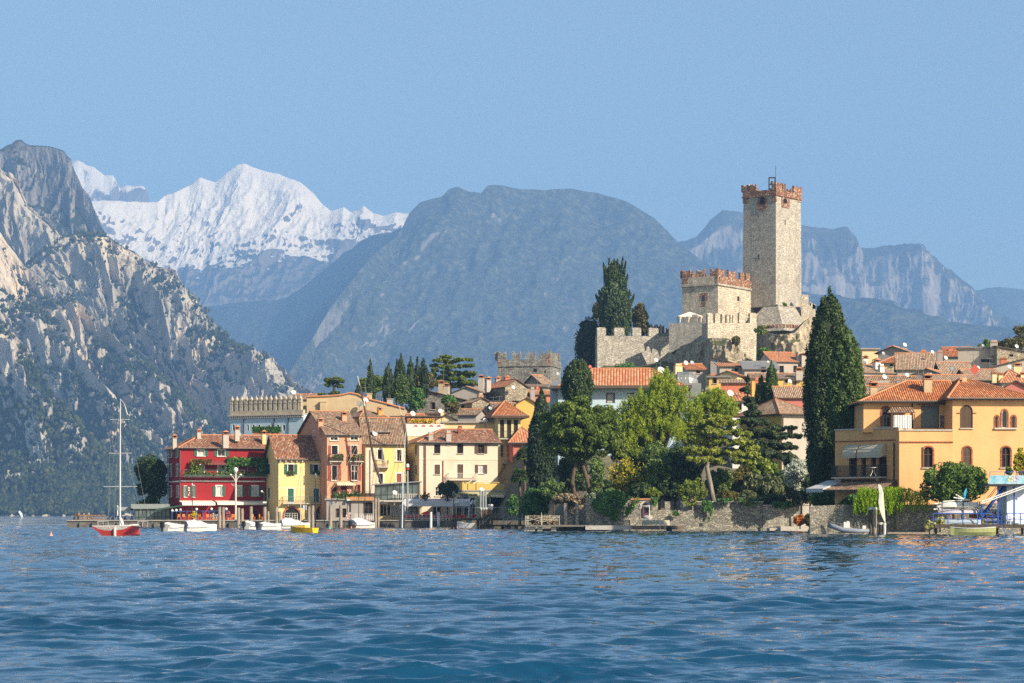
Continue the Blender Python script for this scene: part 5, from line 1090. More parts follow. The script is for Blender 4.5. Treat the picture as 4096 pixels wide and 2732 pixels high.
# the tall tower
K = Keep('castle_tower', 'tall square pale stone castle tower with brick crown and bell frame', 3104, 600, 2971, 3206, 37.5, 781, 1224, CS)
H = K.H; K.block('wall', 0, H, .0, None, -.12); K.block('cornice', H, H + .35, .22, BR); K.block('parapet', H + .35, H + 1.55, .02, BR)
Ht = PZ(728, 600) - PZ(757, 600); zt = H + 1.55
K.parapet({'l': [(2971, 2990), (2994, 3002.5), (3008, 3024), (3086, 3104)], 'r': [(3104, 3116), (3117, 3128), (3132, 3143), (3176, 3190), (3191, 3206)], 'L': [(.2, 1.6), (3, 4.4), (6, 7.6)], 'R': [(.2, 1.6), (3, 4.4), (6, 7.6)]}, zt, Ht, .55, BR, .02)
for f, rc, fr_ in (('l', (3040, 788, 3059, 817), (3030, 782, 3067, 838)), ('r', (3133, 792, 3148, 815), (3127, 784, 3158, 834))):
    K.plate('brick_surround', f, fr_, BR, .03, .05); w_ = K.plate('belfry_window', f, rc, DKM, .045, .03, .6)
K.plate('brick_quoin', 'l', (2971, 782, 2992, 812), BR, .03, .05); K.plate('brick_quoin', 'l', (3090, 782, 3104, 806), BR, .03, .05); K.plate('brick_quoin', 'r', (3104, 782, 3109, 806), BR, .03, .05); K.plate('brick_quoin', 'r', (3192, 782, 3205, 810), BR, .03, .05)
K.plate('arrow_slit', 'l', (3034, 1018, 3037, 1038), DKM, .02, .05); K.plate('arrow_slit', 'r', (3140, 880, 3142, 900), DKM, .02, .05); holes(K, 'l', 9, (2, H - 4), 3); holes(K, 'r', 9, (2, H - 4), 4)
m = MB(); c = K.P(.35, .3, zt + .0); hh = PZ(703, 600) - PZ(760, 600)
for i in (-.75, .75):
    for j in (-.5, .5): m.box(c.x + i - .09, c.x + i + .09, c.y + j - .09, c.y + j + .09, c.z - 1.2, c.z + hh)
for z in (hh, hh * .52, hh * .2): m.box(c.x - .84, c.x + .84, c.y - .6, c.y + .6, c.z + z - .1, c.z + z + .06)
bf = m.build('bell_frame', M_('irn'), K.e); m = MB(); m.lathe((c.x, c.y, c.z + hh * .5), [(.5, 0), (.4, .25), (.3, .7), (.12, .9)], 10); m.build('bell', plain('bronze', (.05, .055, .05), .4, metal=.6), bf)
m = MB(); m.tube([(c.x + .9, c.y, c.z), (c.x + .9, c.y, PZ(652, 600) - K.zb)], .05, 5); m.beam((c.x, c.y, c.z + hh), (c.x - 4, c.y, c.z + .3), .03); m.build('lightning_rod', M_('irn'), K.e)
K.block('roof_deck', zt - .6, zt - .3, -.6, M_('flat'))
# talus below it
K2 = Keep('castle_talus', 'sloping grey stone base under the tall tower', 3108, 598, 3066, 3218, 37.5, 1222, 1330, CR); K2.block('wall', 0, K2.H, 5.2, None, .4); K2.block('ledge', K2.H, K2.H + .25, .6, CR)
# the keep
K = Keep('castle_keep', 'broad square castle keep with swallow-tailed brick battlements', 2872, 590, 2729, 3068, 33, 1139, 1330, CK)
H = K.H; K.block('wall', 0, H); K.block('cornice', H - .1, H + .3, .35, CS)
pz = PZ(1104, 590) - K.zb; K.block('parapet', H + .3, pz, .15, CK); m_ = (PZ(1072, 590) - PZ(1104, 590))
K.plate('brick_course', 'r', (2872, 1132, 3066, 1136), BR, .19, .05); K.plate('brick_quoin', 'l', (2862, 1104, 2872, 1134), BR, .19, .05); K.plate('brick_quoin', 'r', (2872, 1104, 2880, 1134), BR, .19, .05); K.plate('brick_quoin', 'l', (2729, 1104, 2752, 1134), BR, .19, .05)
K.parapet({'l': [(2729, 2762), (2786, 2819), (2841, 2872)], 'r': [(2872, 2896), (2912, 2941), (2960, 2974), (2983, 2997), (3006, 3022), (3032, 3044), (3052, 3066)], 'L': [(.2, 2.0), (3.6, 5.4), (7, 8.6)], 'R': [(i * 2.6 + .3, i * 2.6 + 1.7) for i in range(7)]}, pz, m_, .6, BR, .15)
K.plate('brick_surround', 'l', (2800, 1173, 2831, 1202), BR, .03, .05); K.plate('brick_surround', 'l', (2805, 1208, 2825, 1225), BR, .03, .05); K.plate('window', 'l', (2808, 1182, 2820, 1204), M_('gl'), .045, .03, .4)
K.plate('window', 'r', (2949, 1184, 2957, 1205), DKM, .02, .05, .3); K.plate('window', 'r', (3032, 1190, 3037, 1211), DKM, .02, .05, .2); K.plate('brick_patch', 'r', (3030, 1213, 3039, 1234), BR, .02, .05); K.block('roof_deck', pz - .5, pz - .2, -.5, M_('flat'))
# walls: profile polygons in the photo, each standing at its own distance
def wallpoly(name, label, pts, D, th, dep, mat, merl=(), mh=(), cat='castle wall', mmat=None, flat=True, parent=None, extra=None, base=None):
    """a thick wall whose front follows px points; D at its first px, th its plan angle"""
    fr = Fr(pts[0][0], D, R(th)); z0 = base if base is not None else min(PZ(b, fr.A.y + fr.u(a) * fr.s) for a, b in pts)
    e = parent or empty(name, label, cat, (fr.A.x, fr.A.y, z0), R(th)); m = MB()
    loc = lambda a, b: Vector((fr.u(a), 0, PZ(b, fr.A.y + fr.u(a) * fr.s) - z0))
    m.prism([loc(a, b) for a, b in pts], (0, dep, 0)); m.build('wall' if not parent else name, mat, e)
    for (a, b, t_, bt) in merl:
        p, q = loc(a, bt), loc(b, bt); h = loc(a, t_).z - p.z; m = MB(); swallow(m, Vector((p.x, .0, p.z - .05)), Vector((1, 0, 0)), Vector((0, 1, 0)), q.x - p.x, h + .05, min(dep, .75), .5, 0, flat); m.build('merlon', mmat or mat, e)
    return e, loc
wallpoly('curtain_wall', 'long curtain wall with square merlons left of the keep', [(2389, 1475), (2676, 1475), (2676, 1346), (2389, 1343)], 585, 22, 1.3, CR, [(2389, 2424, 1309, 1343), (2457, 2498, 1310, 1344), (2530, 2565, 1310, 1344), (2595, 2634, 1311, 1345)])
wallpoly('back_wall', 'far red-edged castle wall with swallow-tailed merlons behind the curtain wall', [(2586, 1360), (2680, 1360), (2680, 1330), (2586, 1330)], 604, 10, .8, CR, [(2588, 2602, 1298, 1330), (2606, 2624, 1296, 1330), (2628, 2644, 1296, 1330), (2648, 2657, 1300, 1332), (2666, 2678, 1312, 1332)], mmat=BR, flat=False)
wallpoly('terrace_wall', 'shaded pale terrace wall carrying the white pavilion', [(2676, 1405), (2680, 1412), (2740, 1380), (2831, 1362), (2831, 1293), (2676, 1293)], 579, -26, 4, CS, [(2767, 2790, 1258, 1293), (2811, 2831, 1252, 1293)])
wallpoly('inner_wall', 'sunlit castle wall with rounded merlons below the keep', [(2831, 1470), (3024, 1470), (3027, 1294), (2955, 1292), (2831, 1292)], 567, 28, 2.5, CK, [(2831, 2852, 1252, 1292), (2861, 2880, 1253, 1291), (2888, 2900, 1255, 1291), (2907, 2917, 1257, 1291), (2922, 2928, 1258, 1291), (2932, 2944, 1260, 1291), (2957, 2980, 1249, 1292), (3000, 3026, 1251, 1293)])
D = 577; K = Keep('bastion', 'low round brick-edged bastion between the inner wall and the tall tower', 3140, 580, 3060, 3190, 40, 1291, 1342, CR); m = MB()
cx, cy, r_ = PX(3126, 588), 588, (PX(3190, 588) - PX(3060, 588)) / 2; o_ = Vector((cx - K.C.x, cy - K.C.y, 0)); m.lathe(o_ + Vector((0, 0, -3)), [(r_ * 1.02, 0), (r_, 3), (r_, K.H)], 28); m.build('wall', CR, K.e)
for i in range(12):
    t = R(180 + 12 + i * 13.5); p = o_ + Vector((math.cos(t) * r_, math.sin(t) * r_, K.H - .9)); m = MB(); M4 = Matrix.Translation(p) @ Matrix.Rotation(t + R(90), 4, 'Z'); m.box(-.28, .28, -.12, .3, 0, .85, 0, M4); m.build('brick_crenel', BR, K.e)
wallpoly('rear_wall', 'ruined wall stepping down right of the tall tower', [(3205, 1300), (3262, 1330), (3262, 1222), (3245, 1210), (3234, 1222), (3234, 1180), (3205, 1178)], 603, 0, 1.2, CK, [(3240, 3245, 1208, 1222), (3250, 3262, 1216, 1235)])
# small details on the inner wall
fr = Fr(2831, 567, R(28))
# rock under the castle
def rock(name, prof, D, dep, mat, seed, amp=1.6, lam=4.0, nu=150, nv=70, foot=1520, lean=5.0):
    pr = np.array(prof, float); px = np.linspace(pr[0, 0], pr[-1, 0], nu); py = np.interp(px, pr[:, 0], pr[:, 1]); Dd = np.interp(px, pr[:, 0], pr[:, 2]) if pr.shape[1] > 2 else np.full(nu, D)
    vv = np.linspace(-.5, 1, nv); zt = PZ(py, Dd); zb = PZ(foot, D); X_ = np.repeat(((px - CX) / F * Dd)[None], nv, 0)
    f = np.where(vv < 0, 0, vv); Z_ = zt[None] * (1 - f[:, None]) + zb * f[:, None]; Y_ = Dd[None] - lean * f[:, None] ** .8 - np.where(vv < 0, vv * dep * 2, 0)[:, None]
    q = np.stack([X_ / lam, Y_ / lam, Z_ / lam * .8], -1); n = ridged(q, 5, seed=seed) - .5; n2 = fbm(q * .4, 3, seed=seed + 3)
    k = np.clip((vv + .02) / .1, 0, 1)[:, None]; Y_ = Y_ - (n * amp * 2 + n2 * amp * 2) * k; Z_ = Z_ + n * amp * .5 * k; idx = np.arange(nv * nu).reshape(nv, nu)
    o = np_mesh(name, np.stack([X_, Y_, Z_], -1).reshape(-1, 3), np.stack([idx[:-1, :-1], idx[1:, :-1], idx[1:, 1:], idx[:-1, 1:]], -1).reshape(-1, 4), mat); return o
t = NT('castle_rock'); co = t.coord(); n1 = t.noise(co, .35, 7, .65); n2 = t.noise(t.mapv(co, (1, 1, .5)), 1.2, 5, .65); g = t.n('ShaderNodeNewGeometry'); sp = t.n('ShaderNodeSeparateXYZ'); t.l(g.outputs['Normal'], sp.inputs[0])
cc = t.ramp(n1, [(.3, (.20, .17, .13)), (.5, (.42, .36, .27)), (.7, (.54, .46, .33))]); cc = t.mix(1.0, cc, t.ramp(n2, [(.3, (.5, .5, .5)), (.6, (1.05, 1.05, 1.05))]), 'MULTIPLY')
cc = t.mix(t.ramp(t.math('ADD', sp.outputs[2], t.math('SUBTRACT', n2, .5)), [(.62, 0.0), (.8, .9)]), cc, (.07, .085, .03)); t.bsdf(cc, .95, t.bump(n2, .4), .1); CRK = t.m
tag(rock('castle_rock', [(2640, 1440, 588), (2668, 1412, 584), (2720, 1385, 578), (2790, 1362, 570), (2850, 1350, 563), (2905, 1352, 562), (2950, 1370, 562), (2985, 1420, 565), (3040, 1470, 570)], 570, 20, CRK, 5), kind='structure')
tag(rock('castle_rock', [(3000, 1330, 585), (3040, 1300, 584), (3070, 1330, 578), (3120, 1338, 574), (3180, 1330, 576), (3215, 1290, 584), (3250, 1262, 590), (3300, 1330, 590), (3340, 1440, 590)], 580, 20, CRK, 9, 1.8, foot=1500), kind='structure')
tag(rock('castle_rock', [(2330, 1500, 590), (2420, 1462, 584), (2550, 1466, 582), (2680, 1440, 582), (2900, 1460, 566), (3100, 1440, 566), (3260, 1440, 575)], 575, 40, CRK, 13, 1.2, foot=1620, lean=30), kind='structure')
# white pavilion on the terrace
D = 583; x0, x1 = PX(2714, D), PX(2809, D); zb, ze, zt = PZ(1293, D), PZ(1264, D), PZ(1244, D); L = x1 - x0; e = empty('pavilion', 'white pyramid-roofed pavilion with tied curtains on the castle terrace', 'pavilion', (x0, D, zb)); m = MB(); dp = 4.5
m.add([(-.1, -.1, ze - zb), (L + .1, -.1, ze - zb), (L + .1, dp, ze - zb), (-.1, dp, ze - zb), (L / 2, dp / 2, zt - zb)], [(0, 1, 4), (1, 2, 4), (2, 3, 4), (3, 0, 4)]); m.box(-.1, L + .1, -.12, -.08, ze - zb - .25, ze - zb); m.build('canopy', plain('pavilion_canvas', (.74, .70, .60), .8), e); m = MB()
for x in (0, L):
    for y in (0, dp - .1): m.box(x - .05, x + .05, y, y + .1, 0, ze - zb)
m.build('post', M_('irn'), e)
for x in (.35, L * .42, L - .35): m = MB(); m.lathe((x, .05, 0), [(.12, .1), (.22, .8), (.4, 1.3), (.55, ze - zb - .1)], 8); m.build('curtain', plain('pavilion_curtain', (.62, .54, .42), .85), e)
# the palazzo with its battlements
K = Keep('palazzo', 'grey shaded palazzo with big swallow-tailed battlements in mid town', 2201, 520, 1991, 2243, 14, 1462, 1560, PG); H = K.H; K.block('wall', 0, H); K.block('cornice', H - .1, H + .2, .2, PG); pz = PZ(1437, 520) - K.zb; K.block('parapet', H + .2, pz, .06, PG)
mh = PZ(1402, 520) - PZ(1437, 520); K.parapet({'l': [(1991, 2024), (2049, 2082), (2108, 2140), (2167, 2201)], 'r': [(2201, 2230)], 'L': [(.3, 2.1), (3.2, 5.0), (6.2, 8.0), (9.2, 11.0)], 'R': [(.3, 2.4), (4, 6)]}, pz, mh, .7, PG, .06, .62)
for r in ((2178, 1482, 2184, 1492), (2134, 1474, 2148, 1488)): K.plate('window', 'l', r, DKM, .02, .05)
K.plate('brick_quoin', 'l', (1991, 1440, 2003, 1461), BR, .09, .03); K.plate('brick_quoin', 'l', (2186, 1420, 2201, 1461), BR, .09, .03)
wallpoly('swallowtail_wall', 'low grey garden wall with two swallow-tailed merlons below the cypress row', [(1618, 1690), (1700, 1690), (1700, 1655), (1618, 1655)], 450, 0, .7, M_('stg'), [(1621, 1651, 1620, 1656), (1668, 1697, 1612, 1656)], cat='wall', flat=False)
# ================================================================ trees and garden
def clump_leaves(C, Rr, per, leaf, r, shell=.55, out=.9, droop=0.0, asp=.6):
    """leaves spread through the outer part of many ellipsoid clumps"""
    C = np.asarray(C, float); Rr = np.asarray(Rr, float); M = len(C)
    d = r.normal(0, 1, (M, per, 3)); d /= np.linalg.norm(d, axis=2)[..., None]
    k = shell + (1 - shell) * r.random((M, per, 1)) ** .6
    Pp = (C[:, None] + d * k * Rr[:, None]).reshape(-1, 3); nn = (d / np.maximum(Rr[:, None], .05)).reshape(-1, 3); nn /= np.linalg.norm(nn, axis=1)[:, None]
    return leafquads(Pp, leaf, r, nn, asp, out, droop)
def bark(k='brown'):
    c = {'brown': (.12, .085, .06), 'grey': (.26, .23, .20), 'dark': (.05, .04, .03), 'pale': (.34, .29, .24)}[k]; return wood('bark_' + k, c, (3, 3, .4))
def trunk(parent, pts, mat='brown', name='trunk', limbs=()):
    m = MB(); m.tube([p[:3] for p in pts], [p[3] for p in pts], 8)
    for l in limbs: m.tube([p[:3] for p in l], [p[3] for p in l], 6)
    return m.build(name, bark(mat), parent, smooth=True)
def cypress(label, px, top, bot, wpx, D, n=120, per=70, leaf=.16, key='cyp', name='cypress', group=None, lean=0.0, fat=1.0, seed=1, flick=.0, dk=None, base=None, parent=None):
    """columnar cypress: upright leaf flames round a dense inner column"""
    r = np.random.default_rng(seed); zb, zt = PZ(bot, D), PZ(top, D); H = zt - zb; W_ = wpx / F * D / 2; x = PX(px, D); gz_ = base if base is not None else zb
    e = parent or empty(name, label, 'cypress', (x, D, gz_), 0, group); zo = zb - gz_
    pf = [.5, .74, .93, 1, .90, .68, .40, .06] if fat >= 1.2 else [.5, .8, 1, .93, .72, .45, .22, .03]
    f = lambda t: np.interp(t, [0, .08, .3, .5, .7, .85, .95, 1], pf)
    if not parent: trunk(e, [(0, 0, -.8, W_ * .16 + .1), (0, 0, zo + H * .3, W_ * .1 + .06)], 'brown')
    t = r.random(n * 3); t = t[r.random(n * 3) < f(t) ** .7 + .1][:n]; th = r.random(len(t)) * 6.283; rr = W_ * f(t) * (.78 + .22 * r.random(len(t))); sz = W_ * .30 * (f(t) * .75 + .25)
    C = np.stack([rr * np.cos(th) + lean * W_ * t ** 2, rr * np.sin(th), zo + t * H * .95 + r.normal(0, .1, len(t))], -1); R_ = np.stack([sz, sz, sz * 2.4], -1); R_[:, 2] = np.minimum(R_[:, 2], H * .14)
    C = np.concatenate([C, [[lean * W_, 0, zo + H * .93]]]); R_ = np.concatenate([R_, [[W_ * .10, W_ * .10, H * .07]]])
    V, Q = clump_leaves(C, R_, per, leaf, r, .5, .6, -.35 - flick, .45)
    # inner column so the sky does not show through
    k, j = 10, 16; tt = np.linspace(0.01, .93, j); a = np.arange(k) * 6.283 / k; rad = W_ * .74 * f(tt)[:, None] * (1 + .15 * r.normal(0, 1, (j, k)))
    V2 = np.stack([rad * np.cos(a) + (lean * W_ * tt ** 2)[:, None], rad * np.sin(a), np.repeat(zo + tt[:, None] * H, k, 1)], -1).reshape(-1, 3); i = np.arange(j * k).reshape(j, k); Q2 = np.stack([i[:-1], np.roll(i, -1, 1)[:-1], np.roll(i, -1, 1)[1:], i[1:]], -1).reshape(-1, 4)
    np_mesh('crown', np.concatenate([V, V2]), np.concatenate([Q, Q2 + len(V)]), LM(key), e); return e
def ell(r, n, c, R_, bias=.45):
    d = r.normal(0, 1, (n, 3)); d /= np.linalg.norm(d, axis=1)[:, None]; return np.array(c) + d * (r.random(n)[:, None] ** bias) * np.array(R_)
def bush(label, px, py, rx, ry, D, key, n=40, per=60, leaf=.16, cl=.30, seed=1, name='bush', cat='bush', dep=1.0, group=None, stem=True, droop=0.0, base=None, flat=1.0, shell=.5, tr='brown', trunks=None, limbs=True, tname='crown', up=0.0, cut=None):
    """rounded tree or shrub: px,py crown centre and half sizes in photo pixels"""
    r = np.random.default_rng(seed); k = D / F; x, z = PX(px, D), PZ(py, D); R_ = np.array([rx * k, rx * k * dep, ry * k]) * 1.12; zb = base if base is not None else z - R_[2]
    e = empty(name, label, cat, (x, D, zb), 0, group); o = np.array([0, 0, z - zb])
    C = ell(r, n, o, R_ * .82); q = cl * (rx * ry) ** .5 * k; S = q * r.uniform(.65, 1.25, (n, 1)) * np.array([1, 1, flat])
    if cut is not None: C = C[C[:, 2] > cut]; S = S[:len(C)]
    V, Q = clump_leaves(C, S, per, leaf, r, shell, .9, droop - up)
    if stem:
        tk = trunks or [[(0, 0, -.6, .05 + .035 * R_[0]), (0, 0, o[2] * .55, .04 + .02 * R_[0]), (0, 0, o[2], .03)]]
        lm = [[(0, 0, o[2] * .45, .03 + .012 * R_[0]), tuple((np.array([0, 0, o[2] * .45]) + c) / 2 + [0, 0, -.1 * R_[2]]) + (.03,), tuple(c) + (.012,)] for c in C[:14]] if limbs else []
        for t_ in tk[1:]: lm = lm + [t_]
        trunk(e, tk[0], tr, limbs=lm)
    np_mesh(tname, V, Q, LM(key), e); return e
# ---- far left pine beside the red hotel
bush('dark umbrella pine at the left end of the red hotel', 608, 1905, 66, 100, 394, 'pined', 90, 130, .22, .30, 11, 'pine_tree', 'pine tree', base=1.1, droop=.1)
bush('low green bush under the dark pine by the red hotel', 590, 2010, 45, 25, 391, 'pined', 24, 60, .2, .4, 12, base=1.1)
# ---- row of cypresses behind the long tan wall
G = 'cypresses in the row behind the tan wall'
for i, (px, top, bot, w_, key, lb) in enumerate([(1486, 1434, 1610, 34, 'cyp', 'slender cypress with bent tip, first from the left in the row above the tan wall'), (1554, 1450, 1612, 44, 'cyp', 'broad blunt cypress, second in the row above the tan wall'), (1586, 1434, 1600, 20, 'cypd', 'thin spire cypress close to the tallest one in the row'), (1607, 1409, 1600, 40, 'cyp', 'tallest cypress in the row above the tan wall'),
        (1643, 1423, 1600, 36, 'cyp', 'pointed cypress right of the tallest one above the tan wall'), (1668, 1423, 1590, 22, 'cypd', 'thin twisted cypress between two wider ones in the row'), (1696, 1431, 1590, 40, 'cypd', 'last cypress of the row, next to the cedar')]):
    cypress(lb, px, top, bot, w_, 452 + (i % 3) * 5, 70, 60, .2, key, group=G, seed=20 + i, lean=(-.3 if i == 0 else .15 * ((i % 3) - 1)), fat=.8, base=gz(PX(px, 452), 455) - .5)
cypress('short dark cypress top behind the tan wall', 1428, 1556, 1610, 34, 448, 30, 50, .2, 'cypd', seed=28)
bush('bushy pale green conifer mass below the tallest cypress', 1606, 1556, 30, 62, 444, 'cypl', 50, 90, .2, .34, 29, base=gz(PX(1606, 444), 446)); bush('dark ivy mass between cypress row and stone house', 1660, 1596, 40, 50, 447, 'ivy', 50, 80, .2, .3, 30, base=gz(PX(1660, 446), 446) - .5)
bush('round green pine behind the first cypress of the row', 1456, 1536, 28, 26, 470, 'pine', 26, 90, .22, .4, 31, 'pine_tree', 'pine tree', base=14); bush('round green pine between first and second cypress', 1518, 1534, 24, 34, 472, 'pine', 26, 90, .22, .4, 32, 'pine_tree', 'pine tree', base=14)
bush('brown green oak beside the cedar above the stone house', 1690, 1530, 58, 36, 460, 'brn', 60, 100, .22, .3, 33, 'oak_tree', 'tree', base=18)
# umbrella pine with gaps on the left, cedar with flat boughs on the right
def boughs(label, name, cat, lst, D, key, base, tpts, leaf=.22, per=120, seed=1, tr='dark', flat=.35, droop=.15, dep=.8):
    """tree of separate flat boughs: each (px, py, rx, ry) in photo pixels"""
    r = np.random.default_rng(seed); k = D / F; x0 = PX(tpts[0][0], D); e = empty(name, label, cat, (x0, D, base)); C = []; S = []; lm = []
    for (px, py, rx, ry) in lst:
        c = np.array([PX(px, D) - x0, r.uniform(-1, 1) * rx * k * dep, PZ(py, D) - base]); n = min(46, max(12, int(rx * rx * k * k * 4.5)))
        d = ell(r, n, c, [rx * k * .95, rx * k * dep * .9, ry * k * .75], .5); C.append(d); b_ = min(ry, rx * .45) * k * .95; S.append(np.repeat([[b_ * 1.1, b_ * 1.1, b_ * flat * 1.7]], n, 0) * r.uniform(.5, 1.25, (n, 1)))
        ti = min(range(len(tpts)), key=lambda i: abs(tpts[i][1] - py - 10)); tp = np.array([PX(tpts[ti][0], D) - x0, 0, PZ(tpts[ti][1], D) - base]); lm.append([tuple(tp) + (.10,), tuple((tp + c) / 2) + (.07,), tuple(c) + (.03,)])
    V, Q = clump_leaves(np.concatenate(C), np.concatenate(S), per, leaf, r, .35, .9, droop)
    trunk(e, [(PX(a, D) - x0, 0, PZ(b, D) - base, w_) for a, b, w_ in tpts], tr, limbs=lm); np_mesh('crown', V, Q, LM(key), e); return e
boughs('small umbrella pine with open clumps behind the battlemented building', 'pine_tree', 'pine tree', [(1312, 1520, 20, 9), (1345, 1517, 18, 8), (1366, 1524, 14, 9), (1332, 1530, 26, 9), (1308, 1540, 10, 8), (1360, 1545, 14, 9), (1340, 1573, 26, 10), (1285, 1578, 22, 6)], 470, 'pine', 14, [(1338, 1640, .5), (1337, 1570, .3), (1334, 1545, .2), (1330, 1520, .1)], .2, 110, 41)
boughs('spreading cedar with flat layered boughs above the stone house', 'cedar_tree', 'cedar', [(1778, 1426, 30, 6), (1765, 1442, 34, 8), (1800, 1447, 30, 7), (1840, 1440, 36, 6), (1872, 1438, 26, 4), (1760, 1462, 36, 8), (1800, 1470, 40, 9), (1850, 1465, 42, 6), (1880, 1464, 26, 5), (1740, 1480, 26, 8), (1790, 1490, 44, 9), (1840, 1492, 44, 9), (1885, 1492, 20, 5), (1720, 1500, 24, 7), (1775, 1510, 44, 10), (1830, 1515, 44, 10), (1880, 1502, 22, 6), (1760, 1535, 40, 10), (1820, 1540, 46, 10), (1872, 1530, 40, 8), (1890, 1535, 22, 6)], 502, 'cedb', 17, [(1795, 1640, .7), (1796, 1540, .5), (1795, 1500, .4), (1790, 1460, .3), (1784, 1430, .12)], .26, 150, 42)
bush('dark green bush on the slope below the stone house', 1797, 1606, 32, 22, 432, 'ivy', 34, 80, .2, .34, 43); bush('round yellowish green bush in front of the stone cottage', 1808, 1632, 30, 28, 424, 'brn', 44, 90, .18, .3, 44)
# ---- castle trees
e = cypress('huge ragged cypress with flaring tips behind the curtain wall', 2458, 1036, 1370, 122, 596, 210, 90, .34, 'cyp', seed=51, fat=.95, base=36, flick=.3); r = np.random.default_rng(52)
D = 596; tips = [(2436, 1043, 2440, 1090), (2491, 1040, 2480, 1095), (2414, 1060, 2424, 1110), (2503, 1052, 2490, 1110), (2455, 1052, 2455, 1090), (2510, 1105, 2495, 1150), (2384, 1185, 2410, 1220), (2518, 1170, 2505, 1200), (2536, 1185, 2515, 1230), (2396, 1170, 2420, 1215), (2470, 1046, 2470, 1090), (2424, 1075, 2434, 1120)]
C = []; S = []
for a, b, c, d in tips:
    for f_ in np.linspace(0, 1, 6): C.append([PX(a + (c - a) * f_, D) - PX(2458, D), -.3 + r.normal(0, .4), PZ(b + (d - b) * f_, D) - 36]); S.append([.10 + .55 * f_] * 2 + [.7])
V, Q = clump_leaves(C, S, 70, .3, r, .3, .7, -.6, .4); np_mesh('crown', V, Q, LM('cyp'), e)
bush('dark cypress mass at the left foot of the huge castle cypress', 2352, 1385, 40, 120, 602, 'cypd', 110, 120, .34, .34, 53, 'cypress', 'cypress', base=34); bush('brown green conifer just right of the huge castle cypress', 2562, 1285, 30, 75, 604, 'brn', 70, 110, .3, .34, 54, 'conifer', 'tree', base=36); bush('olive brown conifer shoulder left of the huge castle cypress', 2392, 1245, 26, 36, 606, 'brn', 34, 100, .3, .4, 55, 'conifer', 'tree', base=36)
bush('bright green bush at the castle wall foot', 3054, 1418, 30, 30, 560, 'grn', 50, 90, .26, .3, 56); bush('dark shrub growing from the castle rock', 2943, 1362, 18, 20, 559, 'brn', 20, 70, .22, .4, 57); bush('green grass tuft on the ledge by the bastion', 3045, 1320, 22, 22, 566, 'cedb', 20, 70, .22, .4, 58); bush('tiny shrub on the talus ledge under the tall tower', 3136, 1216, 10, 7, 588, 'grn', 8, 60, .2, .5, 59)
bush('low green weeds along the curtain wall foot', 2500, 1474, 50, 10, 562, 'ivy', 26, 50, .2, .8, 60, stem=False)
# ---- middle garden
cypress('tall dark cypress left of the stone pine', 2166, 1552, 1985, 104, 322, 260, 120, .17, 'cypd', seed=61, fat=.9, base=1.0)
cypress('short thick cypress top behind the stone pine', 2310, 1440, 1640, 112, 343, 170, 110, .18, 'cyp', seed=62, fat=1.7, base=6)
D = 304; k = D / F
tk = [[(-.6, 0, -1, .34), (-1.05, 0, 1.8, .27), (-.85, 0, 3.2, .24), (-.1, 0, 5.1, .2), (.1, 0, 6.5, .12)], [(1.35, .3, -1, .36), (.95, .2, 1.6, .3), (.2, .1, 4.2, .26), (-.2, .1, 5.6, .2)], [(-.2, 0, 5, .16), (-2.2, 0, 6.6, .1), (-3.6, 0, 8, .05)], [(0, 0, 5.2, .15), (2.2, 0, 6.6, .1), (3.8, 0, 8.2, .05)], [(.1, .1, 5, .13), (2.4, -.2, 5.4, .07)]]
bush('large stone pine with two leaning trunks and a wide bright crown', 2322, 1716, 172, 130, D, 'pine', 300, 190, .17, .165, 63, 'stone_pine', 'pine tree', base=PZ(1985, D), trunks=tk, limbs=True, dep=.8, flat=.75, tr='brown', shell=.4)
bush('lower drooping bough mass of the stone pine on its left', 2235, 1830, 62, 34, 303, 'pine', 40, 110, .17, .34, 64, 'pine_bough', 'pine tree', stem=False) if False else None
def spray(label, lst, D, key, base, seed, tpx, leaf=.15, per=46, name='lime_tree', up=.5):
    """airy tree of upright twig sprays; lst of (px, py, rx, ry, n)"""
    r = np.random.default_rng(seed); k = D / F; x0 = PX(tpx, D); e = empty(name, label, 'tree', (x0, D, base)); C = []; S = []; lm = []
    for px, py, rx, ry, n in lst:
        c = np.array([PX(px, D) - x0, 0, PZ(py, D) - base]); d = ell(r, n, c, [rx * k, rx * k * .8, ry * k], .5); C.append(d); s_ = r.uniform(.22, .5, (n, 1)); S.append(s_ * np.array([.8, .8, 1.9]))
        for q in d[::4]:
            a = np.array([0, 0, (c[2]) * .35]); mid = (a + c) / 2 + r.normal(0, .25, 3); lm.append([tuple(a) + (.10,), tuple(mid) + (.06,), tuple((mid + q) / 2 + r.normal(0, .2, 3)) + (.035,), tuple(q + [0, 0, .4]) + (.012,)])
    V, Q = clump_leaves(np.concatenate(C), np.concatenate(S), per, leaf, r, .1, 1.2, -up, .42)
    trunk(e, [(0, 0, -1, .32), (.1, 0, 2, .26), (0, 0, 5, .18)], 'dark', limbs=lm); np_mesh('crown', V, Q, LM(key), e); return e
spray('tall airy lime green tree in front of the blue house', [(2650, 1545, 60, 60, 120), (2600, 1620, 95, 70, 190), (2700, 1600, 70, 70, 150), (2530, 1700, 90, 60, 150), (2640, 1710, 100, 60, 180), (2560, 1780, 80, 50, 110), (2490, 1755, 70, 70, 130), (2520, 1660, 60, 60, 90), (2620, 1830, 90, 40, 110)], 316, 'lime', 2, 65, 2630, per=48)
spray('yellow green spring tree right of the airy lime tree', [(2850, 1600, 70, 45, 130), (2900, 1640, 60, 45, 110), (2800, 1660, 80, 60, 150), (2740, 1720, 70, 60, 110)], 322, 'lime', 2.5, 66, 2800, per=48)
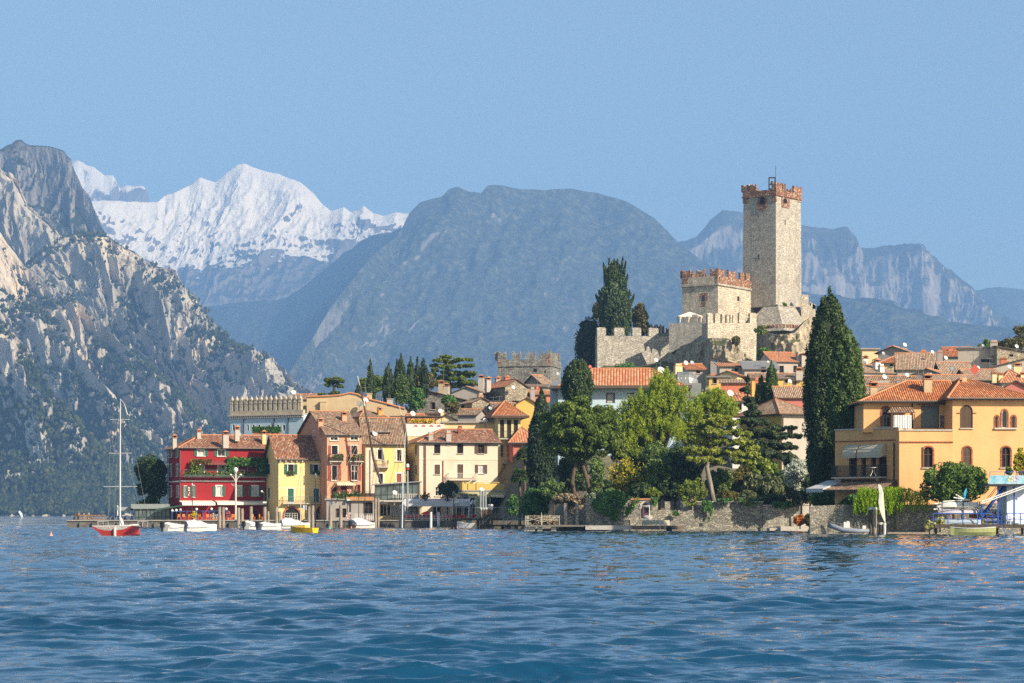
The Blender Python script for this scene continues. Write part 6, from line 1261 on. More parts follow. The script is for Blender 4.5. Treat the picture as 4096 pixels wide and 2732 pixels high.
# golden cedar in front, dark cedar behind
L9 = [(2890, 1672, 40, 14), (2850, 1690, 50, 14), (2800, 1700, 46, 14), (2920, 1695, 46, 14), (2780, 1725, 44, 16), (2840, 1728, 60, 16), (2910, 1728, 60, 16), (2970, 1735, 44, 14), (2770, 1760, 44, 16), (2830, 1765, 66, 18), (2900, 1770, 66, 18), (2970, 1770, 54, 16), (3000, 1795, 40, 16), (2790, 1800, 60, 18), (2860, 1805, 70, 18), (2930, 1810, 64, 18), (2990, 1825, 46, 16), (2800, 1840, 56, 16), (2870, 1842, 64, 16), (2950, 1842, 50, 14)]
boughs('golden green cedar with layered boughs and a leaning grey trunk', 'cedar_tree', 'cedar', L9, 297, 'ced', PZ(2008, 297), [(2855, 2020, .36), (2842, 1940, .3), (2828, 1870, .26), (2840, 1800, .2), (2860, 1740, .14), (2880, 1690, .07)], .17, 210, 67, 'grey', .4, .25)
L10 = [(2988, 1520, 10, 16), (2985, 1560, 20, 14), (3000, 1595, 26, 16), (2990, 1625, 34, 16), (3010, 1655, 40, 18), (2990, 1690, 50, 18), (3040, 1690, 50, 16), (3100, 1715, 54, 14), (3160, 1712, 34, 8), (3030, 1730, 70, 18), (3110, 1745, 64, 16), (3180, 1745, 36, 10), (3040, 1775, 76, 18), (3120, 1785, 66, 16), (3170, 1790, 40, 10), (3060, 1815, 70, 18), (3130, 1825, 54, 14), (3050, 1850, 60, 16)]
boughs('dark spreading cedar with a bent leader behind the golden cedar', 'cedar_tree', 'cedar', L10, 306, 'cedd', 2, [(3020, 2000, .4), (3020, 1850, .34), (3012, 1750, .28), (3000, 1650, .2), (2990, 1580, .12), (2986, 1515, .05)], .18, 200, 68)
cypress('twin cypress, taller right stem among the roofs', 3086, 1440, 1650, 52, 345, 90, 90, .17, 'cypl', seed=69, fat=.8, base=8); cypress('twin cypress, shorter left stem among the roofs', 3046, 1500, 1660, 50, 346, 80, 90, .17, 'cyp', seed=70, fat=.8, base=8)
# ---- the giant double cypress
D = 270
e = cypress('giant cypress towering between castle and villa, taller lobe', 3302, 1142, 1955, 162, D, 420, 150, .17, 'cyp', 'giant_cypress', seed=71, lean=.2, fat=1.25, base=1.2)
e2 = empty('giant_cypress', 'second giant cypress lobe with bare grey multi-stemmed trunk by the villa', 'cypress', (PX(3366, 262), 262, 1.2)); cypress(None, 3386, 1300, 1815, 124, 262, 260, 150, .17, 'cypl', seed=72, fat=1.5, base=1.2, parent=e2)
for ch in [c for c in e2.children]: ch.location.x = PX(3386, 262) - PX(3366, 262)
lm = []
r = np.random.default_rng(73)
for i in range(9):
    a = r.uniform(-1.6, 2.2); lm.append([(0, 0, 3.0 + r.uniform(-1, 1), .13), (a * .4, r.uniform(-.3, .3), 5.2, .10), (a, r.uniform(-.5, .5), 8.4, .05)])
trunk(e2, [(.1, 0, -1, .5), (.0, 0, 1.5, .38), (-.25, 0, 3.6, .3), (-.1, 0, 5.2, .22), (.3, 0, 8, .1)], 'grey', limbs=lm)
# ---- hedges, shrubs and climbers along the garden wall
bush('deep green evergreen tree between golden hedge and golden cedar', 2700, 1900, 112, 105, 303, 'dbush', 160, 110, .17, .22, 75, 'evergreen_tree', 'tree', base=2)
bush('grey green olive-like shrub behind the wall gate', 2640, 1880, 60, 70, 301, 'bush', 60, 90, .15, .28, 76, base=2)
bush('dark hedge with leaf tips coloured gold as if sunlit behind the ivy wall', 2505, 1915, 92, 82, 306, 'gold', 46, 22, .17, .3, 77, 'hedge', 'hedge', base=2); bush('dense dark laurel hedge filling the corner by the gate', 2530, 1930, 100, 90, 311, 'dbush', 130, 100, .18, .26, 78, 'hedge', 'hedge', base=2)  # gold leaf colour stands for sun on the dark hedge tips
bush('narrow sage green conifer next to the stone pine trunk', 2388, 1908, 26, 82, 300, 'bush', 60, 100, .15, .34, 79, 'conifer', 'tree', base=2)
bush('dark shaded conifer filling behind the stone pine trunks', 2290, 1900, 70, 80, 312, 'dbush', 90, 100, .18, .28, 80, 'conifer', 'tree', base=2)
bush('ivy covered bank at the left end of the garden', 2140, 2010, 62, 66, 306, 'ivy', 110, 90, .16, .24, 81, 'ivy_bank', 'ivy', base=1, stem=False); bush('loose green shrub above the dry brush', 2215, 1960, 56, 42, 303, 'bush', 60, 80, .15, .28, 82, base=2)
bush('bare brown brushwood tangle under the stone pine', 2275, 2000, 74, 26, 298, 'dry', 80, 60, .14, .26, 83, 'brushwood', 'shrub', flat=.6); bush('dry vine tangle hanging by the small gate pillar', 2316, 2050, 32, 40, 296.5, 'dry', 40, 45, .12, .26, 84, 'dry_vine', 'vine', stem=False); bush('spiky agave and low weeds at the stone pine foot', 2362, 1990, 22, 20, 297, 'olv', 16, 50, .2, .4, 85, 'agave', 'plant')
def ivy(label, pts, D, n, key='ivy', seed=1, dep=.5, leaf=.15):
    """climber hanging on the wall face, inside a photo-pixel polygon"""
    r = np.random.default_rng(seed); p = np.array(pts, float); x0, x1, y0, y1 = p[:, 0].min(), p[:, 0].max(), p[:, 1].min(), p[:, 1].max(); a = np.stack([r.uniform(x0, x1, n * 3), r.uniform(y0, y1, n * 3)], -1)
    ins = np.zeros(len(a), bool); j = len(p) - 1
    for i in range(len(p)):
        c = ((p[i, 1] > a[:, 1]) != (p[j, 1] > a[:, 1])) & (a[:, 0] < (p[j, 0] - p[i, 0]) * (a[:, 1] - p[i, 1]) / (p[j, 1] - p[i, 1] + 1e-9) + p[i, 0]); ins ^= c; j = i
    a = a[ins][:n]; e = empty('ivy', label, 'ivy', P((x0 + x1) / 2, y1, D)); C = np.stack([(a[:, 0] - CX) / F * D, D - .08 - np.abs(r.normal(0, dep * .5, len(a))), CH + (HY - a[:, 1]) / F * D], -1) - np.array(e.location)
    C = C[fbm(C * 1.3 + seed, 4, seed=seed) > -.02]
    V, Q = leafquads(C, leaf, r, np.array([0, -1, .3]), .6, .8, .2); np_mesh('foliage', V, Q, LM(key), e); return e
ivy('thick ivy curtain spilling over the stone wall below the stone pine', [(2375, 1990), (2400, 1970), (2460, 1962), (2530, 1980), (2545, 2010), (2520, 2060), (2480, 2060), (2458, 2098), (2432, 2092), (2415, 2055), (2380, 2062), (2368, 2020)], 291.8, 6500, 'ivy', 86, .4); ivy('wedge of ivy hanging on the wall beneath the golden cedar', [(2808, 2004), (2848, 2004), (2850, 2045), (2836, 2085), (2826, 2060), (2812, 2040)], 291.5, 1500, 'ivy', 87, .3)
ivy('small ivy patch under the wall window', [(2686, 2040), (2712, 2040), (2716, 2062), (2690, 2060)], 291.5, 260, 'ivy', 88, .2)
bush('tall pale reeds behind the wall beside the blossom tree', 3050, 1950, 92, 56, 298, 'reed', 130, 70, .26, .2, 89, 'reeds', 'reeds', stem=False, up=1.2, base=2); bush('sunlit yellow green shrub above the reeds', 3040, 1875, 84, 40, 302, 'cedb', 70, 90, .17, .28, 90, base=2)
bush('grey white blossoming tree between reeds and giant cypress', 3206, 1900, 76, 60, 288, 'blsm', 90, 90, .16, .26, 91, 'blossom_tree', 'tree', base=1.5, tr='dark'); bush('dark lower foliage of the blossoming tree corner', 3200, 1975, 62, 40, 291, 'dbush', 60, 80, .16, .3, 92, base=1.5)
bush('bushy ground cover with yellow leaves beside the leaning grey trunk', 2905, 1985, 50, 22, 294, 'brn', 50, 60, .14, .3, 93); bush('sparse sprawling shrub with pale twigs over the wall windows', 2770, 1960, 60, 50, 295, 'cedb', 46, 30, .15, .26, 94, shell=.2, tr='pale', base=2); bush('low dark hedge at the coursed wall end', 3100, 2002, 80, 18, 294, 'dbush', 60, 60, .15, .4, 95, 'hedge', 'hedge')
D = 256
bush('round ivy shrub in front of the giant cypress trunk', 3295, 1990, 56, 36, 266, 'ivy', 80, 80, .14, .28, 96, base=2); bush('dark rounded bush at the water edge left of the grey dinghy', 3345, 2060, 52, 32, 258, 'dbush', 80, 80, .13, .28, 97, base=.6); bush('orange and red bush on the lakeside planter', 3200, 2082, 24, 24, 284, 'fire', 50, 60, .11, .34, 98, base=.9); bush('olive orange shrub next to the red bush on the planter', 3238, 2080, 22, 22, 283.5, 'brn', 40, 60, .11, .34, 99, base=.9); bush('magenta flowering shrub right of the planter', 3278, 2070, 20, 20, 276, 'mag', 36, 60, .12, .34, 100, base=.9); bush('trailing yellow green plants on the low wall by the willow', 3390, 2015, 40, 14, 255, 'cedb', 36, 50, .12, .5, 101)
for i, (px, py, rx, ry, D, key, lb) in enumerate([(2450, 1985, 40, 30, 298, 'bush', 'low green shrub on top of the wall beside the ivy curtain'), (2560, 1965, 50, 34, 297, 'dbush', 'dark low shrub right behind the wall gate'), (2610, 1975, 36, 24, 295.5, 'cedb', 'bright low shrub over the tile coped wall'), (2680, 1960, 56, 40, 299, 'dbush', 'dark shrub between gate and pillar windows'), (2880, 1930, 60, 56, 300, 'bush', 'mid green shrub behind the leaning grey trunk'), (2960, 1930, 56, 60, 301, 'brn', 'olive brown shrub left of the reeds'), (2990, 1985, 40, 22, 296, 'reed', 'pale low reeds at the wall top'), (3130, 1930, 50, 60, 299, 'dbush', 'dark tall shrub between reeds and blossoming tree'), (3160, 1850, 40, 40, 303, 'cedd', 'dark foliage behind the blossoming tree top'), (2620, 1820, 60, 50, 309, 'bush', 'shaded green crown under the lime tree'), (2480, 1800, 60, 40, 312, 'cedb', 'light green crown between stone pine and lime tree'), (2740, 1830, 60, 60, 305, 'dbush', 'dark crown left of the golden cedar'), (3240, 1960, 36, 50, 282, 'dbush', 'dark shrub under the giant cypress left side'), (2420, 1960, 40, 40, 303, 'dbush', 'dark shrub behind the ivy top'), (3420, 2000, 40, 20, 250, 'ivy', 'ivy along the low wall left of the willow')]):
    bush(lb, px, py, rx, ry, D, key, int(30 + rx * .5), 80, .15, .3, 200 + i, 'shrub', 'shrub', base=1.2)
for i, (a, b, t_, bt, key, lb) in enumerate([(2530, 2556, 1990, 2030, 'cedb', 'yellow green plants spilling over the wall left of the gate'), (2604, 2630, 1990, 2025, 'ivy', 'ivy tuft hanging by the wall gate on its right'), (2728, 2790, 1986, 2024, 'cedb', 'yellow green plants spilling over the last wall pillar'), (2862, 2935, 1996, 2018, 'ivy', 'low fringe of ivy along the high wall top'), (2950, 3050, 1992, 2022, 'bush', 'leafy fringe hanging over the right end of the high wall'), (3060, 3190, 2008, 2032, 'ivy', 'leafy fringe over the coursed wall'), (3420, 3470, 2010, 2050, 'ivy', 'ivy trailing on the low wall left of the willow')]):
    ivy(lb, [(a, t_), (b, t_), (b - 4, bt - 8), ((a + b) / 2, bt), (a + 5, bt - 12)], 291.6 if a < 3200 else 245.7, int((b - a) * 16), key, 300 + i, .4, .14)
bush('dry brush tangle along the walkway railing', 2170, 2082, 70, 17, 291, 'dry', 60, 50, .12, .3, 131, 'brushwood', 'shrub', stem=False)
# weeping willow curtain
def weep(label, lst, D, seed, key='willow', base=1.0):
    r = np.random.default_rng(seed); k = D / F; x0 = PX(lst[0][0], D); e = empty('weeping_willow', label, 'willow', (x0, D, base)); C = []; tw = MB(); Cx = []
    for px0, px1, pt, pb, n in lst:
        for i in range(n):
            px = r.uniform(px0, px1); y = r.uniform(-1.3, .5); zt = PZ(pt + r.uniform(0, 16), D) - base; zb = PZ(pb + r.uniform(-38, 10), D) - base; m_ = int((zt - zb) / .045); t = np.linspace(0, 1, m_)
            C.append(np.stack([PX(px, D) - x0 + .12 * np.sin(t * 5 + px) + r.normal(0, .04, m_), y + r.normal(0, .05, m_), zt + (zb - zt) * t], -1))
    C = np.concatenate(C); V, Q = leafquads(C, .10, r, None, .35, .9, .9); np_mesh('crown', V, Q, LM(key), e)
    tk = [(PX(3590, D) - x0, .3, -.5, .2), (PX(3592, D) - x0, .3, 2.2, .16), (PX(3570, D) - x0, 0, PZ(1965, D) - base, .10), (PX(3500, D) - x0, -.2, PZ(1950, D) - base, .07), (PX(3480, D) - x0, -.3, PZ(1962, D) - base, .04)]
    trunk(e, tk, 'grey', limbs=[[tk[2], (PX(3640, D) - x0, 0, PZ(1955, D) - base, .06), (PX(3690, D) - x0, 0, PZ(1985, D) - base, .03)]]); return e
weep('weeping willow with bright green curtains hanging over the low wall', [(3432, 3478, 1948, 2048, 70), (3470, 3540, 1954, 2055, 60), (3520, 3606, 1945, 2050, 110), (3412, 3440, 1985, 2050, 30), (3600, 3640, 1950, 2030, 40), (3640, 3708, 1962, 2040, 60)], 245.2, 102)
bush('large round evergreen laurel in front of the villa windows', 3815, 1935, 140, 86, 243, 'lau', 210, 120, .13, .2, 103, 'laurel_tree', 'tree', base=1, dep=.7)
bush('pale yellow flowering shrub at the blue platform end', 3718, 2100, 24, 15, 232, 'pale', 40, 60, .09, .34, 104); bush('pale yellow shrub behind the blue railing', 3760, 2086, 20, 16, 233, 'pale', 36, 60, .09, .34, 105)
bush('leafy climbing plant at the right frame edge by the villa', 4085, 1850, 30, 60, 239, 'gold', 30, 50, .14, .3, 106, base=2, shell=.2); bush('small green plant on the blue platform roof', 4035, 1885, 18, 16, 238, 'lau', 14, 50, .13, .4, 107)
# right skyline greenery
bush('bare-branched tree on the far right skyline', 4082, 1332, 34, 36, 476, 'brn', 30, 45, .2, .3, 108, 'tree', 'tree', base=30, shell=.2); bush('green hillside scrub at the far right skyline', 4050, 1378, 62, 22, 470, 'brn', 60, 70, .22, .34, 109, 'scrub', 'bush'); bush('small bright green tree behind the grey skyline house', 3944, 1375, 14, 18, 452, 'grn', 16, 60, .2, .4, 110, 'tree', 'tree'); bush('tiny green shrub left of the skyline tree', 3920, 1385, 9, 8, 452, 'grn', 8, 50, .2, .5, 111)
# palms, small trees by the harbour
def palm(label, px, pt, pb, rpx, D, seed, base):
    r = np.random.default_rng(seed); x, z = PX(px, D), PZ(pt, D); e = empty('palm_tree', label, 'palm', (x, D, base)); h = z - base; L = rpx / F * D; V = []; Q = []; b = 0
    trunk(e, [(0, 0, -.5, .2), (.05, 0, h * .5, .19), (0, 0, h, .16)], 'brown')
    for i in range(80):
        a = r.random() * 6.283; el = r.uniform(-.5, 1.1); d = np.array([math.cos(a) * math.cos(el), math.sin(a) * math.cos(el), math.sin(el)]); s_ = np.array([-math.sin(a), math.cos(a), 0]); o = np.array([0, 0, h]) + d * L * .5
        for j in range(14):   # fan blades
            t = (j - 6.5) / 6.5; q = d * math.cos(t * 1.3) + s_ * math.sin(t * 1.3); tip = o + q * L * .55 * r.uniform(.8, 1.1) + np.array([0, 0, -.22 * L * r.random()]); w_ = np.cross(q, [0, 0, 1]) * .10
            V += [o, o + (tip - o) * .5 + w_, tip, o + (tip - o) * .5 - w_]; Q.append([b, b + 1, b + 2, b + 3]); b += 4
    np_mesh('crown', np.array(V), np.array(Q), LM('palm'), e)
palm('lower fan palm in front of the pink house', 2079, 1905, 2050, 42, 334, 121, 1.1); palm('upper fan palm against the dark cypress by the pink house', 2098, 1820, 1960, 42, 338, 122, 1.1)
bush('dark umbrella-pruned tree in front of the beige house', 1790, 1957, 42, 30, 374.5, 'dbush', 60, 90, .15, .3, 123, 'pruned_tree', 'tree', base=1.1, tr='dark')
bush('clipped square hedge by the palm', 2053, 2022, 24, 40, 338, 'ivy', 60, 80, .16, .34, 124, 'hedge', 'hedge', base=1.1, stem=False); bush('green shrub beside the hotel awning', 1935, 2008, 22, 30, 369.5, 'cedb', 30, 70, .16, .34, 125, base=1.1); bush('leafless shrub by the beige house drainpipes', 1700, 1985, 22, 20, 375, 'brn', 14, 26, .12, .34, 126, shell=.1)
# ---------------------------------------------------------------- garden wall of the lakeside villa
WR = stonewall('garden_rubble', (.34, .32, .27), .30, .30, (.44, .41, .33), 0, .5); WC = stonewall('coursed_blocks', (.44, .41, .35), .34, .22, (.54, .50, .42), .85, .65)
e, loc = wallpoly('garden_wall', 'long rubble garden wall along the lake with gate and window openings', [(2343, 2140), (2556, 2140), (2556, 2000), (2523, 2001), (2500, 1997), (2343, 1996)], 292, 0, .6, WR, cat='garden wall', base=-.6)
def sec(name, pts, mat, D=292, dep=.6):
    m = MB(); m.prism([(PX(a, D) - e.location.x, D - 292, PZ(b, D) - e.location.z) for a, b in pts], (0, dep, 0)); return m.build(name, mat, e)
sec('gate_section', [(2557, 2140), (2630, 2140), (2630, 1998), (2557, 2000)], WR, 292.03); sec('low_section', [(2630, 2140), (2789, 2140), (2789, 2040), (2630, 2040)], WR, 292.01)
for a, b in ((2630, 2615 + 17), (2659, 2681), (2722, 2754)): sec('wall_pillar', [(a, 2042), (b, 2042), (b, 2006), (a, 2006)], WR, 292.02) if b > a else None
sec('wall_pillar', [(2722, 2042), (2752, 2042), (2752, 2006), (2722, 2006)], WR, 291.98); sec('high_section', [(2789, 2140), (3052, 2140), (3052, 2009), (2789, 2009)], WR, 292.02); sec('coursed_section', [(3053, 2140), (3198, 2140), (3198, 2023), (3053, 2023)], WC, 291.95, .7)
sec('coping', [(2785, 2009), (3055, 2009), (3055, 2005), (2785, 2005)], M_('cst'), 291.9, .9); sec('coping', [(3050, 2023), (3200, 2023), (3200, 2019), (3050, 2019)], M_('cst'), 291.85, .9); sec('tile_coping', [(2523, 2000), (2625, 1998), (2625, 1993), (2523, 1994)], M_('rdg'), 291.9, .9)
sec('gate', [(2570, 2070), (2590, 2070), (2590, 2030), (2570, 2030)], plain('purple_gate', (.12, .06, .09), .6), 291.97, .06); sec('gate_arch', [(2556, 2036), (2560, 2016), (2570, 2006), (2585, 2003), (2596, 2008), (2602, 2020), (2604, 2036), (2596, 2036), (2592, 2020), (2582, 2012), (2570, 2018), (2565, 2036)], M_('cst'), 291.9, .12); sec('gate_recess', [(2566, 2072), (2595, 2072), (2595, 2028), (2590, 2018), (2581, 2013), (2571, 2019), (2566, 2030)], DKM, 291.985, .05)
for a, b in ((2616, 2658), (2682, 2721)):
    m = MB()
    for i in range(9): x = PX(a + (b - a) * i / 8, 292) - e.location.x; m.box(x - .015, x + .015, .2, .23, PZ(2041, 292) - e.location.z, PZ(2007, 292) - e.location.z)
    m.build('window_grille', M_('irn'), e)
e, loc = wallpoly('garden_wall', 'low rubble lakeside wall behind the willow and the boat rack', [(3240, 2150), (4120, 2150), (4120, 2016), (3640, 2018), (3400, 2018), (3240, 2024)], 246, 0, .6, WR, cat='garden wall', base=-1)
e, loc = wallpoly('shore_wall', 'short rubble bank wall with pillars under the brushwood', [(2105, 2130), (2344, 2130), (2344, 2034), (2330, 2034), (2290, 2060), (2105, 2062)], 294, 0, .8, WR, cat='garden wall', base=-.8)
for a in (2256, 2302): m = MB(); D = 293.6; m.box(PX(a, D) - e.location.x, PX(a + 13, D) - e.location.x, -.5, .3, 0, PZ(2013, D) + .8); m.build('pillar', WC, e)
m = MB(); m.box(PX(3199, 288), PX(3245, 288), 288, 288.6, -1, PZ(2024, 288)); m.box(PX(3110, 290), PX(3260, 290), 286.5, 291.5, -1, PZ(2105, 290)); m.box(PX(3070, 290), PX(3120, 290), 287.5, 291, -1, PZ(2112, 290)); tag(m.build('lakeside_step', M_('cst')), 'pale stone landing steps and planter kerb below the coursed wall', 'steps')
m = MB(); D = 262
for i in range(11): x = PX(3200 + i * 4, 289); m.box(x - .02, x + .02, 289, 289.04, .8, PZ(2020, 289))
m.beam((PX(3199, 289), 289, PZ(2022, 289)), (PX(3242, 289), 289, PZ(2022, 289)), .05); tag(m.build('iron_gate', M_('irn')), 'dark iron gate beside the coursed wall and the red bush', 'gate')
# ================================================================ harbour things
WP = lambda: wood('mooring_wood', (.30, .25, .20), (4, 4, .35)); WD = lambda: wood('dark_pier_wood', (.085, .07, .055), (3, 3, .6)); WHT = lambda: plain('boat_white', (.70, .69, .66), .35, .06);
def pile(px0, px1, yt, D, label, mat=None, cap=False, group='mooring piles along the harbour', yb=None, lean=0.0, name='mooring_pile'):
    x = PX((px0 + px1) / 2, D); r_ = (px1 - px0) / F * D / 2; zt = PZ(yt, D); m = MB(); n = 7
    m.tube([(lean * i / n, .04 * math.sin(i * 1.7), -1.5 + (zt + 1.5) * i / n) for i in range(n + 1)], [r_ * (1.0 + .06 * math.sin(i * 2.3 + px0)) for i in range(n)] + [r_ * .9], 9)
    if cap: m.lathe((lean, 0, zt - .02), [(r_ * 1.1, 0), (r_ * 1.1, .16), (r_ * .7, .22)], 10, 1)
    o = m.build(name, [mat or WP(), plain('white_pile_cap', (.6, .6, .58), .7)]); o.location = (x, D, 0); return tag(o, label, 'mooring pile', group)
D = 364
for px0, px1, yt, lb in [(871, 885, 2028, 'grey mooring pile, left one of the pair before the red hotel'), (887, 899, 2028, 'grey mooring pile, right one of the pair before the red hotel'), (946, 961, 2031, 'thick mooring pile beside the tall triple lamp post'), (962, 975, 2034, 'thinner mooring pile right of the tall triple lamp post'), (997, 1011, 2026, 'single mooring pile with a bare wood side at the red hotel doorway'),
        (1051, 1066, 2028, 'mooring pile at the right end of the red hotel, taller of its pair'), (1068, 1078, 2045, 'short mooring pile at the right end of the red hotel'), (1099, 1113, 2027, 'dark mooring pile at the left corner of the yellow house'), (1113, 1124, 2046, 'short dark mooring pile at the left corner of the yellow house'),
        (1229, 1242, 2026, 'mooring pile between the yellow house arches, left of its pair'), (1244, 1257, 2022, 'mooring pile between the yellow house arches, right of its pair'), (1315, 1329, 2024, 'mooring pile at the right edge of the yellow house'), (1356, 1370, 2022, 'mooring pile below the salmon house, beside the life ring'),
        (1496, 1508, 1992, 'tallest mooring pile, left of the pair by the covered white boat'), (1509, 1518, 1992, 'tallest mooring pile, right of the pair by the covered white boat'), (1595, 1606, 2019, 'mooring pile by the blue number sign, left of its pair'), (1607, 1619, 2019, 'mooring pile by the blue number sign, right of its pair')]: pile(px0, px1, yt, D, lb)
wpm = plain('white_pile', (.62, .64, .67), .6); pile(1718, 1729, 2048, 366, 'white painted mooring post, left of two', wpm); pile(1749, 1760, 2048, 366, 'white painted mooring post, right of two', wpm)
D = 242.5; pile(3474, 3490, 2038, D, 'big double mooring pile by the grey dinghy, left trunk', WD(), True); pile(3490, 3508, 2037, D - .1, 'big double mooring pile by the grey dinghy, right trunk', WP(), True); pile(3516, 3531, 2098, D, 'short white topped pile stump beside the furled flag', WD(), True); pile(3532, 3544, 2099, D - .2, 'second short white topped pile stump at the flag foot', wpm, True)
# left jetty: piles, rail frame and deck
D = 385; rw = wood('rusty_wood', (.30, .17, .09), (4, 4, .4))
for px0, px1, yt, mt, lb in [(294, 303, 2053, WD(), 'dark outer pile of the small left jetty'), (309, 321, 2052, rw, 'thick brown pile at the left end of the jetty rail'), (330, 340, 2053, WP(), 'pale rear pile of the left jetty'), (349, 360, 2051, WP(), 'pale front pile in the middle of the left jetty'), (362, 370, 2057, WD(), 'slim rear pile behind the left jetty rail')]: pile(px0, px1, yt, D + (6 if 'rear' in lb else 0), lb, mt, group='piles of the left jetty')
x0, x1 = PX(321, D), PX(424, D); e = empty('jetty', 'small brown timber jetty with cross-braced rail at the far left', 'jetty', (x0, D, 0)); L = x1 - x0; m = MB(); m.box(-.3, L + .3, -.6, 1.8, .62, .74); m.box(-.3, L + .3, -.62, -.5, .4, .62); m.build('deck', rw, e); m = MB()
for i in range(7): m.box(L * i / 6 - .05, L * i / 6 + .05, -.5, -.4, -1, 1.95)
m.box(0, L, -.5, -.4, 1.8, 1.95); m.box(0, L, -.5, -.42, 1.2, 1.28)
for i in range(6): m.beam((L * i / 6, -.45, .7), (L * (i + 1) / 6, -.45, 1.85), .07)
m.build('railing', rw, e)
# ---- boats
def loft(m, st, mi=0, cap=True):
    n = len(st[0]); vs = [p for s_ in st for p in s_]; fs = [(i * n + j, i * n + j + 1, (i + 1) * n + j + 1, (i + 1) * n + j) for i in range(len(st) - 1) for j in range(n - 1)]
    if cap: fs += [tuple(range(n))[::-1], tuple(range((len(st) - 1) * n, len(st) * n))]
    m.add(vs, fs, mi)
def hull(L, B, H, rise=.25, flare=.75, n=9, tr=.85, keel=-.25):
    st = []
    for i in range(n):
        t = i / (n - 1); b = B / 2 * (tr + (1 - tr) * math.sin(min(1, t * 2.2) * math.pi / 2)) * (1 - max(0, (t - .45) / .55) ** 2.2) + .02; h = H + rise * max(0, t - .35) ** 1.5 * 1.6; y = -L / 2 + L * t; k = keel * (1 - t ** 3)
        st.append([(-b, y, h), (-b * (flare + .12), y, h * .55), (-b * flare, y, .05), (0, y, k), (b * flare, y, .05), (b * (flare + .12), y, h * .55), (b, y, h)])
    return st
def covered_boat(label, px0, px1, yt, yb, D, yaw, L=4.6, B=2.0, motor=True, orange=False, seed=1, group='moored motor boats under white covers', tall=1.0):
    r = random.Random(seed); x = PX((px0 + px1) / 2, D); e = empty('motor_boat', label, 'motor boat', (x, D, 0), R(yaw), group); m = MB(); st = hull(L, B, .62); loft(m, st); m.build('hull', WHT(), e, smooth=False); m = MB(); zt = PZ(yt, D); cs = []
    for i in range(11):
        t = .02 + .93 * i / 10; y = -L / 2 + L * t; b = B / 2 * (.9 + .1 * math.sin(t * 3)) * (1 - max(0, (t - .45) / .55) ** 2.2) + .05; h = .5 + (zt - .55) * (math.sin(math.pi * min(1, .25 + t * .9)) ** .8) * tall * r.uniform(.88, 1.06); hb = .62 + .22 * max(0, t - .35)
        cs.append([(-b * 1.03, y, hb - .16), (-b * 1.0, y, hb + .1), (-b * .62 * r.uniform(.9, 1.1), y, hb + (h - hb) * r.uniform(.6, .8)), (-b * .1, y, h), (b * .5 * r.uniform(.9, 1.1), y, hb + (h - hb) * r.uniform(.7, .9)), (b * 1.0, y, hb + .12), (b * 1.03, y, hb - .16)])
    loft(m, cs); m.build('cover', plain('boat_tarp', (.62, .61, .60), .7, .2, 1.5, bump=.06), e)
    if motor:
        m = MB(); y = -L / 2; m.box(-.2, .2, y - .45, y - .05, .45, 1.0); m.box(-.16, .16, y - .42, y - .08, 1.0, 1.12); m.box(-.08, .08, y - .35, y - .15, -.5, .45); m.build('outboard_motor', plain('black_motor', (.02, .02, .022), .35), e)
    if orange: m = MB(); m.box(-B * .46, B * .46, -L / 2 - .03, -L / 2 - .003, .1, .5); m.build('transom', wood('varnished_wood', (.45, .2, .06)), e)
    return e
covered_boat('covered white motor boat with black outboard, leftmost before the red hotel', 646, 743, 2087, 2126, 286, -28, 4.0, 1.9, seed=1); covered_boat('covered white motor boat with tall smooth cover, second from the left', 751, 856, 2079, 2124, 290, -62, 4.0, 1.8, seed=2, tall=1.05)
covered_boat('covered white motor boat with rumpled cover below the red hotel right end', 971, 1044, 2081, 2118, 320, -24, 3.8, 1.9, seed=3); covered_boat('low covered white motor boat beside the rumpled one, left of the yellow house', 1046, 1114, 2086, 2120, 316, -48, 3.6, 1.8, seed=4); covered_boat('white tarpaulin boat behind the yellow sailing boat', 1145, 1215, 2073, 2112, 340, -70, 4.2, 1.9, False, seed=5, tall=1.1); covered_boat('covered white boat with orange wooden transom below the salmon house', 1400, 1505, 2069, 2110, 352, -42, 4.8, 2.2, True, True, seed=6)
# red sailing boat
D = 229; e = empty('sailing_boat', 'red sailing boat with wide flared wings, white deck and bare mast', 'sailing boat', (PX(468, D), D, 0), R(-14)); redm = plain('red_hull_paint', (.42, .04, .035), .3, .1); st = []
for i in range(10):
    t = i / 9; y = -1.2 + 6.4 * t; k = 1 - max(0, (t - .3) / .7) ** 2; b = 2.15 * (.55 + .45 * math.sin(math.pi * min(1, t + .35))) * k + .03; w_ = 1.25 * k ** .7 * (.85 + .15 * math.sin(t * 3)) + .02; h = .52 + .30 * abs(t - .3); st.append([(-b, y, h + .26), (-w_, y, .12), (-w_ * .7, y, -.25), (w_ * .7, y, -.25), (w_, y, .12), (b, y, h + .30)])
m = MB(); loft(m, st); m.build('hull', redm, e); m = MB(); dk = []
for i, s_ in enumerate(st): b0, b1 = s_[0], s_[-1]; y = b0[1]; dk.append([(b0[0], y, b0[2] + .02), (b0[0] * .62, y, b0[2] - .02 - .30 * (i < 6)), (b0[0] * .3, y, .42 + .02 * i), (b1[0] * .3, y, .42 + .02 * i), (b1[0] * .62, y, b1[2] - .02 - .30 * (i < 6)), (b1[0], y, b1[2] + .02)])
loft(m, dk, cap=False); loft(m, [[(x, y, z + .06) for x, y, z in q] for q in dk]); m.build('deck', WHT(), e)
m = MB(); mh = PZ(1591, D); m.tube([(-.62, 2.2, .4), (-.62, 2.2, mh * .6), (-.55, 2.1, mh)], [.085, .075, .04], 8); m.tube([(-.55, 2.1, mh), (-.1, 2.0, mh - .5), (.25, 1.9, mh - 1.5)], .025, 5)
